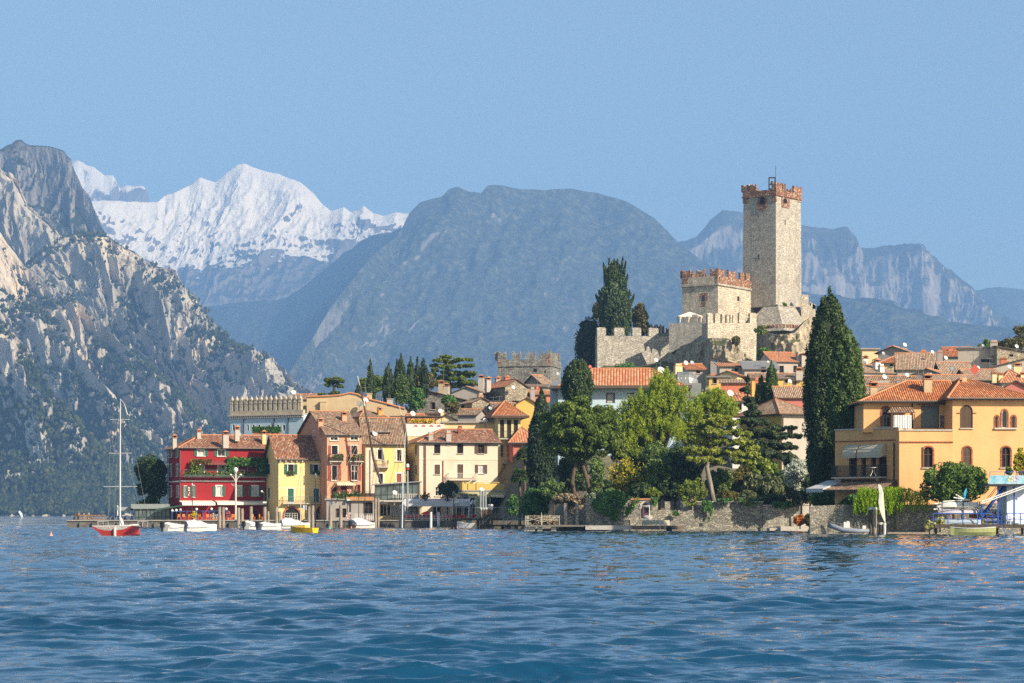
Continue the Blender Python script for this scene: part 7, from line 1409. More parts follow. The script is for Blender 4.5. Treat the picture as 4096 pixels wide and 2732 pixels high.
for z, wd in ((PZ(1674, D), 1.0), (PZ(1810, D), 1.15), (PZ(1945, D), 1.7)): m.beam((-.62 - wd, 2.2, z), (-.62 + wd, 2.2, z), .09, .06)
ms = m.build('mast', plain('aluminium', (.62, .62, .60), .4, .08, metal=.3), e); m = MB()
for p in [((-.55, 2.1, mh), (-1.6, 2.2, PZ(1945, D)), (-1.9, 2.2, .8)), ((-.55, 2.1, mh - 1), (-1.7, 2.2, PZ(1810, D)), (-1.75, 2.0, .8)), ((.25, 1.9, mh - 1.5), (1.4, 3.5, 3.0), (2.0, 4.2, .9)), ((-.6, 2.2, mh * .75), (.9, 2, PZ(1945, D)), (1.9, 2.2, .9)), ((-.55, 2.1, mh), (-.4, .5, 4), (.2, -1.1, .9))]: m.tube(p, .012, 4)
m.build('stay', M_('dsh'), ms); m = MB(); m.tube([(-.55, 2.0, PZ(2072, D)), (.2, .6, 1.35), (1.05, -.9, .75)], [.12, .17, .10], 8); m.build('boom', plain('sail_cover', (.72, .70, .66), .8, .1), e)
m = MB()
for s_ in (-1, 1):
    for y in (.2, 1.4, 2.6): m.tube([(s_ * 2.0, y, .85), (s_ * 2.05, y, 1.35)], .02, 5)
    m.tube([(s_ * 2.05, .2, 1.35), (s_ * 2.05, 2.6, 1.35)], .018, 5)
m.build('guard_rail', plain('aluminium', (.62, .62, .60), .4), e); m = MB(); m.box(.30, .42, -1.42, -1.2, -.3, .75); m.box(.28, .44, -1.3, -.6, .72, .78); m.build('rudder', WHT(), e); m = MB(); m.box(.10, .30, -1.26, -1.22, .05, .30); m.build('stern_mark', plain('bright_red', (.75, .03, .02), .5), e)
# yellow sailing boat
D = 262; e = empty('sailing_boat', 'small yellow sailing boat with leaning bare mast before the yellow house', 'sailing boat', (PX(1212, D), D, 0), R(62)); m = MB(); loft(m, hull(3.2, 1.5, .55, .2)); m.build('hull', plain('yellow_hull', (.78, .46, .02), .35, .08), e); m = MB(); loft(m, [[(a * .93, y, z + .03) for a, y, z in (s_[0], s_[-1])] for s_ in hull(3.1, 1.45, .55, .2)], cap=False); m.box(-.4, .4, -.5, .7, .5, .85); m.build('cabin', plain('yellow_deck', (.70, .50, .12), .6), e)
m = MB(); zt = PZ(1862, D) ; m.tube([(-.2, .2, .4), (-.75, -.25, zt)], [.06, .035], 7); ms = m.build('mast', plain('pale_mast', (.58, .53, .46), .5), e); m = MB()
for p in (((-.75, -.25, zt), (0, 1.5, .7)), ((-.75, -.25, zt), (0, -1.5, .6)), ((-.5, 0, zt * .6), (.7, 0, .6))): m.tube(p, .012, 4)
m.build('stay', M_('dsh'), ms)
# two old dark masts with spars and ropes, standing in the harbour before the salmon and yellow houses
def oldmast(label, pts, wtip, D, ropes, flag=None):
    e = empty('old_mast', label, 'mast', (PX(pts[-1][0], D), D, 0)); o = e.location.x; m = MB(); q = [(PX(a, D) - o, 0, PZ(b, D)) for a, b in pts]; m.tube(q, [.10, .15, .19, .21][:len(q)], 8); sp = m.build('spar', plain('dark_varnish', (.05, .035, .025), .45), e); m = MB(); m.tube([(PX(wtip[0], D) - o, 0, PZ(wtip[1], D)), q[0]], .07, 6); m.build('topmast', plain('pale_mast', (.58, .53, .46), .5), e); m = MB()
    for rp in ropes: m.tube([(PX(a, D) - o, -.1, PZ(b, D)) for a, b in rp], .035, 4)
    m.build('rope', plain('hemp_rope', (.42, .32, .20), .9), e); m = MB(); m.beam((q[1][0] - .5, 0, q[1][2]), (q[1][0] + .5, 0, q[1][2]), .08); m.build('crosstree', plain('dark_varnish', (.05, .035, .025), .45), e)
    if flag: m = MB(); a = (PX(flag[0], D) - o, -.15, PZ(flag[1], D)); [m.box(a[0] + i * .16, a[0] + i * .16 + .15, -.16 - .03 * i, -.12 - .03 * i, a[2] - .9 + .2 * i, a[2] + .05 * i, i) for i in range(3)]; m.build('flag', [plain('flag_green', (.03, .25, .08), .8), M_('wfr'), plain('flag_red', (.55, .03, .03), .8)], e)
oldmast('tall leaning dark mast with ropes before the salmon house', [(1439, 1541), (1470, 1690), (1495, 1840), (1525, 1935)], (1430, 1504), 376, [[(1446, 1750), (1366, 1900), (1310, 1985)], [(1440, 1740), (1350, 1900), (1304, 1990)], [(1438, 1760), (1418, 1900), (1412, 1972)], [(1448, 1760), (1430, 1900), (1424, 1990)]], (1452, 1605)); oldmast('shorter dark mast with white tip before the bright yellow house', [(1605, 1660), (1613, 1700), (1624, 1745), (1630, 1790)], (1597, 1623), 381, [[(1606, 1680), (1580, 1850), (1560, 1940)], [(1612, 1700), (1596, 1850), (1584, 1920)], [(1610, 1690), (1622, 1850), (1616, 1930)]])
m = MB(); D = 362; m.tube([(PX(1608, D), D, -1), (PX(1612, D), D, PZ(1900, D)), (PX(1622, D), D, PZ(1728, D))], [.12, .09, .05], 7); tag(m.build('slim_mast', plain('pale_blue_mast', (.50, .58, .66), .4)), 'slim pale blue mast standing by the number sign piles', 'mast')
for px, yt, yb, lb in ((1297, 1850, 2050, 'thin dark flag mast at the salmon house left edge'), (1460, 1850, 2050, 'thin dark boat mast before the bright yellow house'), (1435, 1960, 2060, 'short dark boat mast by the cafe railing')):
    m = MB(); D = 366; m.tube([(PX(px, D), D, .5), (PX(px, D), D, PZ(yt, D))], [.07, .035], 6); tag(m.build('thin_mast', M_('irn')), lb, 'mast')
# white day boat under the pier, beached boats on the right
D = 352; e = empty('motor_boat', 'open white motor boat with pale blue stripe behind the pier', 'motor boat', (PX(1880, D), D, 0), R(82)); m = MB(); loft(m, hull(4.2, 1.7, .75, .3)); m.build('hull', WHT(), e); m = MB(); m.box(-.55, .55, -.2, .5, .75, 1.2); m.build('windscreen', M_('gl'), e); m = MB(); m.box(.60, .64, -1.0, -.5, .35, .55); m.build('stripe', plain('stripe_blue', (.05, .25, .5), .5), e)
D = 241; e = empty('inflatable_dinghy', 'grey inflatable dinghy with two white outboards beside the big piles', 'dinghy', (PX(3395, D), D, .05), R(84)); gm = plain('grey_rubber', (.22, .25, .30), .5, .08); m = MB()
for s_ in (-1, 1): m.tube([(s_ * .62, -2.0, .34), (s_ * .66, -.8, .30), (s_ * .64, .6, .42), (s_ * .42, 1.5, .74), (0, 1.95, .9)], [.16, .25, .26, .25, .22], 10)
m.build('tube', gm, e, smooth=True); m = MB(); m.box(-.6, .6, -1.6, 1.3, .1, .2); m.build('floor', M_('dsh'), e); m = MB(); m.box(-.2, .2, -1.7, -1.35, .35, .85); m.build('outboard_motor', WHT(), e); m = MB(); m.box(-.25, .25, -.1, .5, .3, 1.2); m.box(-.28, .28, -.05, .2, 1.2, 1.3); m.build('console', WHT(), e)
def shell_boat(label, px0, px1, yt, yb, D, mat, name='rowing_boat', cat='rowing boat', flip=False, yaw=90, B=None, parts=None, group=None, base=None):
    L = (px1 - px0) / F * D; z0 = PZ(yb, D) if base is None else base; H = (yb - yt) / F * D; e = empty(name, label, cat, (PX((px0 + px1) / 2, D), D, z0), R(yaw), group); B = B or L * .32; m = MB(); n = 13; st = []
    for i in range(n):
        t = i / (n - 1); w_ = B / 2 * (math.sin(math.pi * min(1, .18 + t * .86)) ** .55) * (1 if t < .6 else 1 - ((t - .6) / .4) ** 2.6 * .96) + .02; y = -L / 2 + L * t; h = H * (.86 + .14 * (2 * t - 1) ** 2); k = .02 + H * .25 * max(0, (t - .7) / .3) ** 2
        prof = [(-w_, y, h), (-w_ * .92, y, h * .5 + k * .5), (-w_ * .5, y, k), (0, y, k * .6), (w_ * .5, y, k), (w_ * .92, y, h * .5 + k * .5), (w_, y, h)]
        st.append([(a, b, H - c) for a, b, c in prof] if flip else prof)
    loft(m, st); m.build('hull', mat, e)
    m = MB(); g = [s_[0] for s_ in st]; h = [s_[-1] for s_ in st]; m.tube(g, .035, 5); m.tube(h, .035, 5); m.build('gunwale', WHT(), e); return e
shell_boat('yellowish green rowing boat on the water below the blue platform', 3802, 3980, 2108, 2146, 229, plain('faded_green_yellow', (.36, .38, .16), .5, .18, 3), base=-.08)
rk = 'hulls lying on the rack and deck by the blue platform'; wb = plain('dirty_white_hull', (.66, .66, .62), .45, .1); lb_ = plain('lilac_hull', (.52, .50, .60), .45, .08); gb = plain('blue_grey_hull', (.34, .42, .50), .45, .08)
shell_boat('upturned white hull on the top of the boat rack', 3746, 3912, 2008, 2030, 234, wb, 'boat_hull', 'boat', True, 90, .8, group=rk); shell_boat('upturned lilac grey hull on the middle of the boat rack', 3752, 3920, 2036, 2053, 234, lb_, 'boat_hull', 'boat', True, 90, .8, group=rk); shell_boat('upturned blue grey hull on the platform deck', 3760, 3924, 2078, 2098, 233, gb, 'boat_hull', 'boat', True, 90, .9, group=rk)
shell_boat('orange and yellow kayak, upper one on the deck', 3876, 4008, 2056, 2074, 235.5, plain('orange_kayak', (.62, .22, .03), .4, .2, 1), 'kayak', 'kayak', False, 90, .7, group=rk); shell_boat('yellow kayak lying lowest on the deck', 3930, 3995, 2082, 2094, 234, plain('yellow_kayak', (.62, .55, .04), .4, .1), 'kayak', 'kayak', False, 90, .6, group=rk); shell_boat('white kayak under the metal stairs', 3915, 4008, 2036, 2048, 236, wb, 'kayak', 'kayak', True, 90, .6, group=rk); shell_boat('red kayak beneath the white one under the stairs', 3900, 3985, 2048, 2055, 236.5, plain('red_kayak', (.5, .04, .04), .4, .1), 'kayak', 'kayak', True, 90, .6, group=rk)
m = MB(); D = 234
for a, b, c, d in ((3735, 2015, 3850, 2008), (3770, 2006, 3875, 2000), (3812, 1990, 3880, 2000), (3820, 1978, 3858, 1996), (3732, 2037, 3800, 2036)): m.tube([(PX(a, D), D - .3, PZ(b, D)), (PX(c, D), D + .2, PZ(d, D))], .06, 6)
tag(m.build('spars', plain('white_spar', (.70, .70, .66), .5)), 'bundle of white spars and booms on top of the boat rack', 'spars'); m = MB(); m.prism([(PX(3854, D), D, PZ(1997, D)), (PX(3862, D), D, PZ(1996, D)), (PX(3868, D), D, PZ(1955, D)), (PX(3862, D), D, PZ(1955, D)), (PX(3855, D), D, PZ(1972, D))], (0, .05, 0)); tag(m.build('rudder_blade', plain('sky_blue_paint', (.05, .35, .65), .4)), 'upright sky blue rudder blade on the boat rack', 'rudder')
blue = plain('blue_steel', (.02, .09, .42), .4, .1); m = MB()
for px in (3765, 3850, 3915): m.box(PX(px, D) - .05, PX(px, D) + .05, D - .5, D - .4, .9, PZ(2006, D)); m.box(PX(px, D) - .05, PX(px, D) + .05, D + .4, D + .5, .9, PZ(2006, D))
for y in (2031, 2054): m.box(PX(3750, D), PX(3930, D), D - .5, D - .42, PZ(y, D) - .06, PZ(y, D)); m.box(PX(3750, D), PX(3930, D), D + .42, D + .5, PZ(y, D) - .06, PZ(y, D))
tag(m.build('boat_rack', plain('rack_steel', (.10, .11, .12), .5)), 'dark steel rack holding the stacked hulls', 'rack')
# blue platform with stairs, upper deck and banner
D = 232; ox = PX(3735, D); e = empty('boat_platform', 'blue railed lakeside platform with stairs and upper deck', 'platform', (ox, D, 0)); X_ = lambda px: PX(px, D) - ox; m = MB(); m.box(0, X_(4130), -.6, 5, .95, 1.06); m.box(0, X_(4130), -.62, -.5, .7, .95)
m.build('deck', WD(), e); m = MB();
for px in (3745, 3860, 3990, 4090): m = MB(); m.box(X_(px) - .1, X_(px) + .1, 0, .2, -1, .95); m.build('deck_post', WD(), e)
zr = PZ(2053, D); m = MB()
def rail(x0, x1, z0, z1, n, y=-.5):
    for i in range(n + 1): m.beam((X_(x0 + (x1 - x0) * i / n), y, z0), (X_(x0 + (x1 - x0) * i / n), y, z1), .07)
    m.beam((X_(x0), y, z1), (X_(x1), y, z1), .07); m.beam((X_(x0), y, (z0 + z1) / 2), (X_(x1), y, (z0 + z1) / 2), .045)
rail(3729, 3965, 1.0, zr, 4); rail(3942, 4000, .95, PZ(2065, D), 2, -.6); rail(4024, 4130, 1.0, zr, 2); m.build('railing', blue, e); m = MB(); zu = PZ(1944, D)
for px in (3992, 4056): m.box(X_(px) - .07, X_(px) + .07, -.1, .05, 1.0, zu)
m.box(X_(3926) - .05, X_(3926) + .05, -.1, .0, 1, PZ(2010, D)); m.build('post', blue, e); m = MB(); m.box(X_(3945), X_(4140), -.6, 5, zu, zu + .18); m.build('upper_deck', plain('blue_black', (.03, .035, .05), .5), e); m = MB(); z2 = PZ(1888, D); x_ = 3955
for px in (3955, 4014, 4060, 4084): m.beam((X_(px), -.55, zu + .1), (X_(px), -.55, z2), .05)
m.beam((X_(3955), -.55, z2), (X_(4140), -.55, z2), .05); m.build('upper_railing', blue, e)
t = NT('printed_banner'); co = t.coord(); vo = t.n('ShaderNodeTexVoronoi'); t.l(t.mapv(co, (5, 1, 7)), vo.inputs['Vector']); vo.inputs['Scale'].default_value = 1.0; nn = t.noise(co, 2.2, 3); bc = t.ramp(nn, [(.3, (.10, .32, .48)), (.5, (.22, .48, .60)), (.7, (.40, .58, .66))]); bc = t.mix(t.ramp(vo.outputs['Distance'], [(.15, .55), (.4, 0.0)]), bc, (.55, .66, .72)); t.bsdf(bc, .6)
m = MB(); m.prism([(X_(3948), -.66, PZ(1936, D)), (X_(4140), -.66, PZ(1936, D)), (X_(4140), -.66, PZ(1902, D)), (X_(3955), -.66, PZ(1902, D))], (0, .03, 0)); bn = m.build('banner', t.m, e); m = MB()
for i, (px, py, r_, mi) in enumerate(((4034, 1910, .11, 0), (4044, 1914, .10, 0), (4030, 1920, .12, 0), (4042, 1926, .11, 0), (4036, 1917, .08, 1), (4058, 1906, .10, 2), (4064, 1914, .11, 2), (4052, 1922, .11, 3), (4062, 1924, .10, 3), (4050, 1908, .10, 3))): m.lathe((X_(px), -.68, PZ(py, D)), [(r_, 0), (r_ * .9, .012)], 8, mi, (0, -1, 0))
m.build('printed_flowers', [plain('print_yellow', (.70, .60, .22), .6), plain('print_brown', (.45, .18, .10), .6), plain('print_pink', (.68, .22, .34), .6), plain('print_lilac', (.58, .50, .66), .6)], bn)
m = MB(); m.box(X_(4032), X_(4140), .6, 4.5, 1.06, zu); m.build('cabin_wall', plain('blue_white_wall', (.66, .72, .80), .7, .06), e); m = MB(); m.box(X_(4069), X_(4075), .56, .6, PZ(1999, D), PZ(1990, D)); m.build('wall_box', M_('dsh'), e); m = MB()
for i in range(12): f_ = i / 11; m.box(X_(3930 + 100 * f_), X_(3940 + 100 * f_), .9, 1.8, 1.1 + (zu - 1.2) * f_, 1.16 + (zu - 1.2) * f_)
m.build('stair', WD(), e); m = MB()
for y in (.9, 1.8): m.beam((X_(3915), y, 1.1), (X_(4030), y, zu), .09, .18); m.beam((X_(3915), y, 2.0), (X_(4030), y, zu + .9), .05)
m.build('stair_rail', blue, e); m = MB(); a, b = (X_(3918), -.9, PZ(2006, D)), (X_(4140), -.9, PZ(1925, D)); m.beam(a, b, .18, .10); m.beam((a[0], a[1], a[2] - .20), (b[0], b[1], b[2] - .20), .18, .10)
for i in range(12): f_ = i / 11; p = Vector(a).lerp(Vector(b), f_); m.beam(p, p - Vector((0, 0, .2)), .05)
m.build('gangway_beam', WHT(), e); m = MB(); m.beam((X_(3998), -.9, .9), (X_(4020), -1.0, -.1), .25, .08); m.beam((X_(4020), -.9, .6), (X_(4060), -1.0, -.1), .18, .08); m.build('slide', plain('slide_blue', (.05, .18, .45), .4), e)
x, y = PX(4060, D), D + .0; e2 = empty('plastic_table', 'pale plastic table on the blue platform', 'table', (x, y - .2, 1.06)); m = MB(); m.box(-.6, .6, -.3, .3, .70, .75); m.build('tabletop', plain('pale_plastic', (.55, .62, .66), .5), e2)
for i in (-.5, .5): m = MB(); m.box(i - .05, i + .05, -.28, -.2, 0, .7); m.build('leg', plain('pale_plastic', (.55, .62, .66), .5), e2)
def pchair(label, x, y, z, rz, mat, group=None):
    e = empty('chair', label, 'chair', (x, y, z), rz, group); m = MB(); m.box(-.24, .24, -.24, .24, .42, .47); m.build('seat', mat, e); m = MB(); m.box(-.24, .24, .2, .26, .47, .9); m.build('backrest', mat, e)
    for i in (-.2, .2):
        for j in (-.2, .2): m = MB(); m.box(i - .03, i + .03, j - .03, j + .03, 0, .42); m.build('leg', mat, e)
    return e
pchair('pale plastic chair on the blue platform', PX(4030, D), D - .1, 1.06, R(100), plain('pale_plastic', (.55, .62, .66), .5))
m = MB(); m.box(PX(3535, 246), PX(3700, 246), 243.5, 246, .02, .22); m.box(PX(3688, 246), PX(3720, 246), 244, 246, -.5, .5); tag(m.build('boat_slip', WP()), 'low weathered timber landing along the right wall', 'landing stage')
m = MB(); D = 241.5; pts = [(3512, 1938), (3517, 1975), (3514, 2010), (3519, 2040), (3528, 2065), (3538, 2088), (3541, 2085), (3538, 2040), (3534, 1985), (3530, 1955), (3522, 1940)]; vs = [Vector((PX(a, D), D + .03 * math.sin(i * 1.3), PZ(b, D))) for i, (a, b) in enumerate(pts)]; m.prism(vs, (0, .06, 0)); e = empty('feather_flag', 'furled white feather flag on a pole by the white topped piles', 'flag', (PX(3541, D), D, 0)); o = m.build('sail', plain('flag_cloth', (.66, .64, .56), .8, .12, 3), e); o.location = -Vector(e.location); m = MB(); m.tube([(0, 0, -.3), (0, .05, PZ(2085, D)), (PX(3533, D) - e.location.x, .06, PZ(1970, D)), (PX(3516, D) - e.location.x, .06, PZ(1937, D))], .03, 5); m.build('pole', M_('wfr'), e)
# buoys
for px, yt, yb, c, lb in ((204, 2125, 2144, 'pink', 'pale pink cone buoy far out on the left'), (1136, 2116, 2131, 'rose', 'crimson cone buoy left of the yellow sailing boat'), (1319, 2100, 2118, 'green', 'green cone buoy below the salmon house'), (1405, 2100, 2110, 'pink', 'pale pink buoy touching the wooden transom boat'), (1754, 2092, 2109, 'green', 'green cone buoy between the two white posts'), (1826, 2090, 2104, 'pink', 'pale pink cone buoy left of the open white boat')):
    D = min(350, 2 * F / (yb - HY)); h = (yb - yt) / F * D; m = MB(); m.lathe((0, 0, -.1), [(h * .42, 0), (h * .44, .12), (h * .34, h * .35), (h * .1, h * .9), (h * .06, h + .1)], 12); o = m.build('buoy', plain('buoy_' + c, {'pink': (.66, .30, .28), 'rose': (.45, .06, .12), 'green': (.08, .34, .22)}[c], .5), smooth=False); o.location = (PX(px, D), D, 0); tag(o, lb, 'buoy', 'mooring buoys')
# ---- pier with two deck levels
D = 330; ox = PX(1795, D); X_ = lambda px: PX(px, D) - ox; e = empty('pier', 'dark timber pier with two deck levels and steps at the centre', 'pier', (ox, D, 0)); z1 = PZ(2073, D); z0 = PZ(2099, D); m = MB(); m.box(0, X_(2012), 0, 2.4, z1 - .3, z1); m.build('upper_deck', WD(), e); m = MB(); m.box(X_(1922), X_(2180), -1.6, 1.6, z0 - .22, z0); m.build('lower_deck', WD(), e)
for px, r_, c in ((1808, .3, 0), (1822, .32, 0), (1912, .32, 0), (1946, .42, 1), (1968, .4, 1), (2010, .34, 0), (2036, .45, 1), (2064, .45, 1), (2110, .5, 1), (2150, .5, 0)): m = MB(); m.tube([(X_(px), .3 if not c else -.6, -1.2), (X_(px), .3 if not c else -.6, (z1 if px < 1930 else z0) - .2)], r_ * .62, 10); m.build('pier_post', WD() if not c else M_('cst'), e)
m = MB()
for px in (1799, 1824, 1855, 1885, 1925, 1980, 2012): m.beam((X_(px), 2.3, z1), (X_(px), 2.3, z1 + 1.55), .05)
m.beam((0, 2.3, z1 + 1.5), (X_(2080), 2.3, z1 + 1.5), .06); m.beam((X_(1935), -.3, z1 + 1.2), (X_(1846), -1.6, -.3), .07); m.beam((X_(1958), -.3, z0 + 1.0), (X_(1890), -1.6, -.3), .07); m.beam((X_(1934), -.2, z0), (X_(1930), -.2, z1 + 1.0), .07)
for px in (2012, 2030, 2078, 2098): m.beam((X_(px), -1.5, z0), (X_(px), -1.5, z0 + 1.0), .05)
m.beam((X_(2012), -1.5, z0 + .5), (X_(2180), -1.5, z0 + 1.1), .05); m.beam((X_(2030), -1.5, z0 + 1.0), (X_(2180), -1.5, z0 + .6), .05); m.build('railing', plain('grey_rail', (.30, .36, .38), .5), e)
D = 289; ox = PX(2100, D); e = empty('walkway', 'narrow concrete walkway on stubby posts below the brushwood', 'walkway', (ox, D, 0)); z0 = PZ(2100, D); m = MB(); m.box(0, PX(2346, D) - ox, -.5, 4.5, z0 - .2, z0); m.build('deck', plain('walkway_concrete', (.16, .15, .13), .9, .3), e)
for px in (2108, 2130, 2160, 2215): m = MB(); x = PX(px, D) - ox; m.box(x - .3, x + .3, 0, 1.5, -1, z0 - .2); m.build('support', M_('cst'), e)
m = MB()
for px in (2102, 2112, 2166, 2168, 2237): x = PX(px, D) - ox; m.beam((x, -.4, z0), (x, -.4, PZ(2062 if px != 2166 else 2050, D)), .05)
for f0, f1 in (((2102, 2085), (2170, 2068)), ((2102, 2068), (2170, 2088)), ((2170, 2068), (2237, 2070)), ((2170, 2088), (2237, 2066)), ((2170, 2078), (2237, 2080))): m.beam((PX(f0[0], D) - ox, -.4, PZ(f0[1], D)), (PX(f1[0], D) - ox, -.4, PZ(f1[1], D)), .04)
m.build('railing', plain('pale_rail', (.52, .50, .44), .6), e)
for i, px in enumerate((1924, 1934.5, 1945, 1955, 1967)): pile(px - 5, px + 5, 2037, 334 + (i % 2) * .8, ['brown capped pile carrying the leftmost steel tube by the pier', 'brown capped pile carrying the middle steel tube by the pier', 'brown capped pile carrying the right steel tube by the pier', 'brown capped pile under the blue grey globe', 'brown capped pile with an orange streak under the white globe'][i], wood('brown_pile', (.20, .13, .09), (4, 4, .4)), True, 'brown capped piles by the pier')
D = 334
for i, px in enumerate((1922, 1932.5, 1942.5)): m = MB(); m.tube([(0, 0, PZ(2034, D)), (0, 0, PZ(1962, D))], .14, 8); o = m.build('steel_tube', plain('steel_grey', (.28, .31, .33), .45)); o.location = (PX(px, D), D, 0); tag(o, ['left', 'middle', 'right'][i] + ' steel tube standing on the brown capped piles', 'steel tube', 'steel tubes on the piles')
# floating dock, trailer boat, ladder, swing frame at the garden wall
D = 287; e = empty('bathing_dock', 'long pale floating dock in front of the garden wall', 'dock', (PX(2342, D), D, 0)); L = PX(2735, D) - PX(2342, D); z = PZ(2102, D); m = MB(); m.box(0, L * .47, 0, 2, z - .50, z); m.build('pontoon', wood('grey_pontoon', (.42, .40, .38), (.6, 6, 6)), e); m = MB(); m.box(L * .472, L, 0, 2, z - .48, z - .02); m.build('deck', wood('brown_dock', (.20, .15, .11), (.6, 6, 6)), e); m = MB(); m.lathe((L * .85, -.06, .25), [(.36, 0), (.36, .16)], 12, 0, (0, -1, 0)); m.build('tyre_fender', plain('rubber', (.02, .02, .02), .8), e)
m = MB()
for i in (0, 1): x = PX(2628 + i * 20, D) - PX(2342, D); m.tube([(x, .4, z), (x, .35, z + .55), (x + .1, 0, z + .72), (x + .3, -.35, z + .45), (x + .36, -.4, -.5)], .04, 6)
m.build('bathing_ladder', plain('aluminium', (.62, .62, .60), .4), e)
shell_boat('upturned beige boat lying on the dock behind the bathing ladder', 2567, 2678, 2080, 2100, 288.6, plain('beige_hull', (.40, .38, .28), .5, .08), 'boat_hull', 'boat', True, 90, 1.3)
D = 290; ox = PX(2557, D); e = empty('swing_frame', 'white bathing frame with a slatted seat by the wall gate', 'frame', (ox, D, 0)); m = MB(); X_ = lambda px: PX(px, D) - ox
for px in (2560, 2598): m.beam((X_(px), 0, PZ(2082, D)), (X_(px), 0, PZ(2020, D)), .08)
for y in (2022, 2027): m.beam((X_(2557), 0, PZ(y, D)), (X_(2600), 0, PZ(y, D)), .06)
m.beam((X_(2539), -.3, PZ(2101, D)), (X_(2562), -.1, PZ(2079, D)), .06); m.build('frame', WHT(), e); m = MB()
for i in range(8): m.beam((X_(2571 + i * 4), -.6, PZ(2080, D)), (X_(2580 + i * 4), 0, PZ(2063, D)), .035)
for f_ in (0, .33, .66, 1): m.beam((X_(2571 + 9 * f_), -.6 + .6 * f_, PZ(2080 - 17 * f_, D)), (X_(2603 + 9 * f_), -.6 + .6 * f_, PZ(2080 - 17 * f_, D)), .035)
m.build('seat', WHT(), e)
# ---- lamps and signs
def globe_lamp(label, px, py, rpx, D, yb, group='globe lamps on the harbour front', mat=None):
    e = empty('globe_lamp', label, 'lamp', (PX(px, D), D, 1.0), 0, group); m = MB(); m.tube([(0, 0, 0), (0, 0, PZ(py, D) - 1.0)], .04, 6); m.build('post', M_('irn'), e); m = MB(); m.sphere((0, 0, PZ(py, D) - 1.0), rpx / F * D, 12); m.build('globe', mat or plain('opal_globe', (.80, .78, .74), .3, .03), e, smooth=True)
for px, py, lb in ((689, 2043, 'dim globe lamp at the far left of the red hotel terrace'), (705, 2041, 'white globe lamp second from the left on the terrace'), (721, 2039, 'white globe lamp left of the thin lamp post'), (786, 2037, 'white globe lamp on the blue frame below the sign letters'), (846, 2036, 'white globe lamp in the middle of the red hotel terrace'), (905, 2036, 'white globe lamp left of the tall triple lamp post')): globe_lamp(lb, px, py, 5.5, 373, 2080)
globe_lamp('large white globe lamp on the brown capped piles', 1967, 2023, 7, 334, 2075); globe_lamp('blue grey globe lamp beside the large white globe', 1955, 2022, 6, 335, 2075, mat=plain('grey_globe', (.30, .38, .46), .3, .03))
e = empty('globe_lamp', 'lamp post with a cluster of white globes before the hotel terrace', 'lamp', (PX(1894, 372), 372, 1.1)); m = MB(); m.tube([(0, 0, 0), (0, 0, 2.6)], .05, 6); m.build('post', M_('irn'), e)
for a, b in ((1885, 2015), (1889, 2007), (1900, 2006), (1898, 2015)): m = MB(); m.sphere((PX(a, 372) - PX(1894, 372), (a % 3) * .12, PZ(b, 372) - 1.1), .22, 10); m.build('globe', plain('opal_globe', (.80, .78, .74), .3), e, smooth=True)
for a, b in ((1818, 2012), (1829, 2010)): globe_lamp('white globe lamp before the white canopy, %s one' % ('lower' if a == 1818 else 'upper'), a, b, 7, 371, 2070)
D = 366.5; e = empty('lamp_post', 'tall pale harbour lamp post with dome top and curved side arms', 'lamp post', (PX(943, D), D, 1.0)); z = lambda y: PZ(y, D) - 1.0; m = MB(); m.tube([(0, 0, 0), (0, 0, z(1890))], [.16, .11], 8);
for s_ in (-1, 1): m.tube([(0, 0, z(1935)), (s_ * .25, 0, z(1915)), (s_ * .6, 0, z(1903))], .06, 6)
m.tube([(0, 0, z(1942)), (-.55, 0, z(1940)), (-.6, 0, z(1934))], .04, 5); m.build('post', plain('cream_paint', (.60, .58, .50), .5, .1), e); m = MB(); m.lathe((0, 0, z(1893)), [(.16, 0), (.2, .25), (.34, .4), (.34, .62), (.2, .85), (.05, .92)], 10); m.build('dome_lamp', plain('opal_globe', (.80, .78, .74), .3), e, smooth=True)
for s_ in (-1, 1): m = MB(); m.sphere((s_ * .75, 0, z(1899)), .2, 10, 0, .7); m.build('side_lamp', plain('opal_globe', (.80, .78, .74), .3), e, smooth=True)
for px, yt, D, lb, hd in ((1262, 1903, 368, 'black lantern post before the yellow house', 'lantern'), (769, 1934, 371, 'thin dark lamp post before the red hotel sign letters', 'tip'), (1056, 1962, 367, 'slim post with white lamp head at the right end of the red hotel', 'arm'), (1815, 1975, 332, 'slender dark lantern post on the pier end', 'lantern'), (1198, 1968, 378.2, 'small arm lamp on the yellow house wall', None)):
    if hd is None: continue
    e = empty('lamp_post', lb, 'lamp post', (PX(px, D), D, 1.0)); h = PZ(yt, D) - 1.0; m = MB(); m.tube([(0, 0, 0), (0, 0, h - .3)], [.09, .05], 7); m.build('post', M_('irn'), e); m = MB()
    if hd == 'lantern': m.lathe((0, 0, h - .35), [(.1, 0), (.24, .4), (.28, .45), (.1, .62), (.04, .75)], 6)
    elif hd == 'arm': m.lathe((-.35, 0, h - .25), [(.1, 0), (.18, .12), (.1, .25)], 8); m.beam((0, 0, h - .3), (-.3, 0, h - .2), .04)
    else: m.lathe((0, 0, h - .3), [(.07, 0), (.1, .2), (.03, .35)], 7)
    m.build('lamp', plain('opal_globe', (.80, .78, .74), .3) if hd != 'lantern' else M_('dsh'), e)
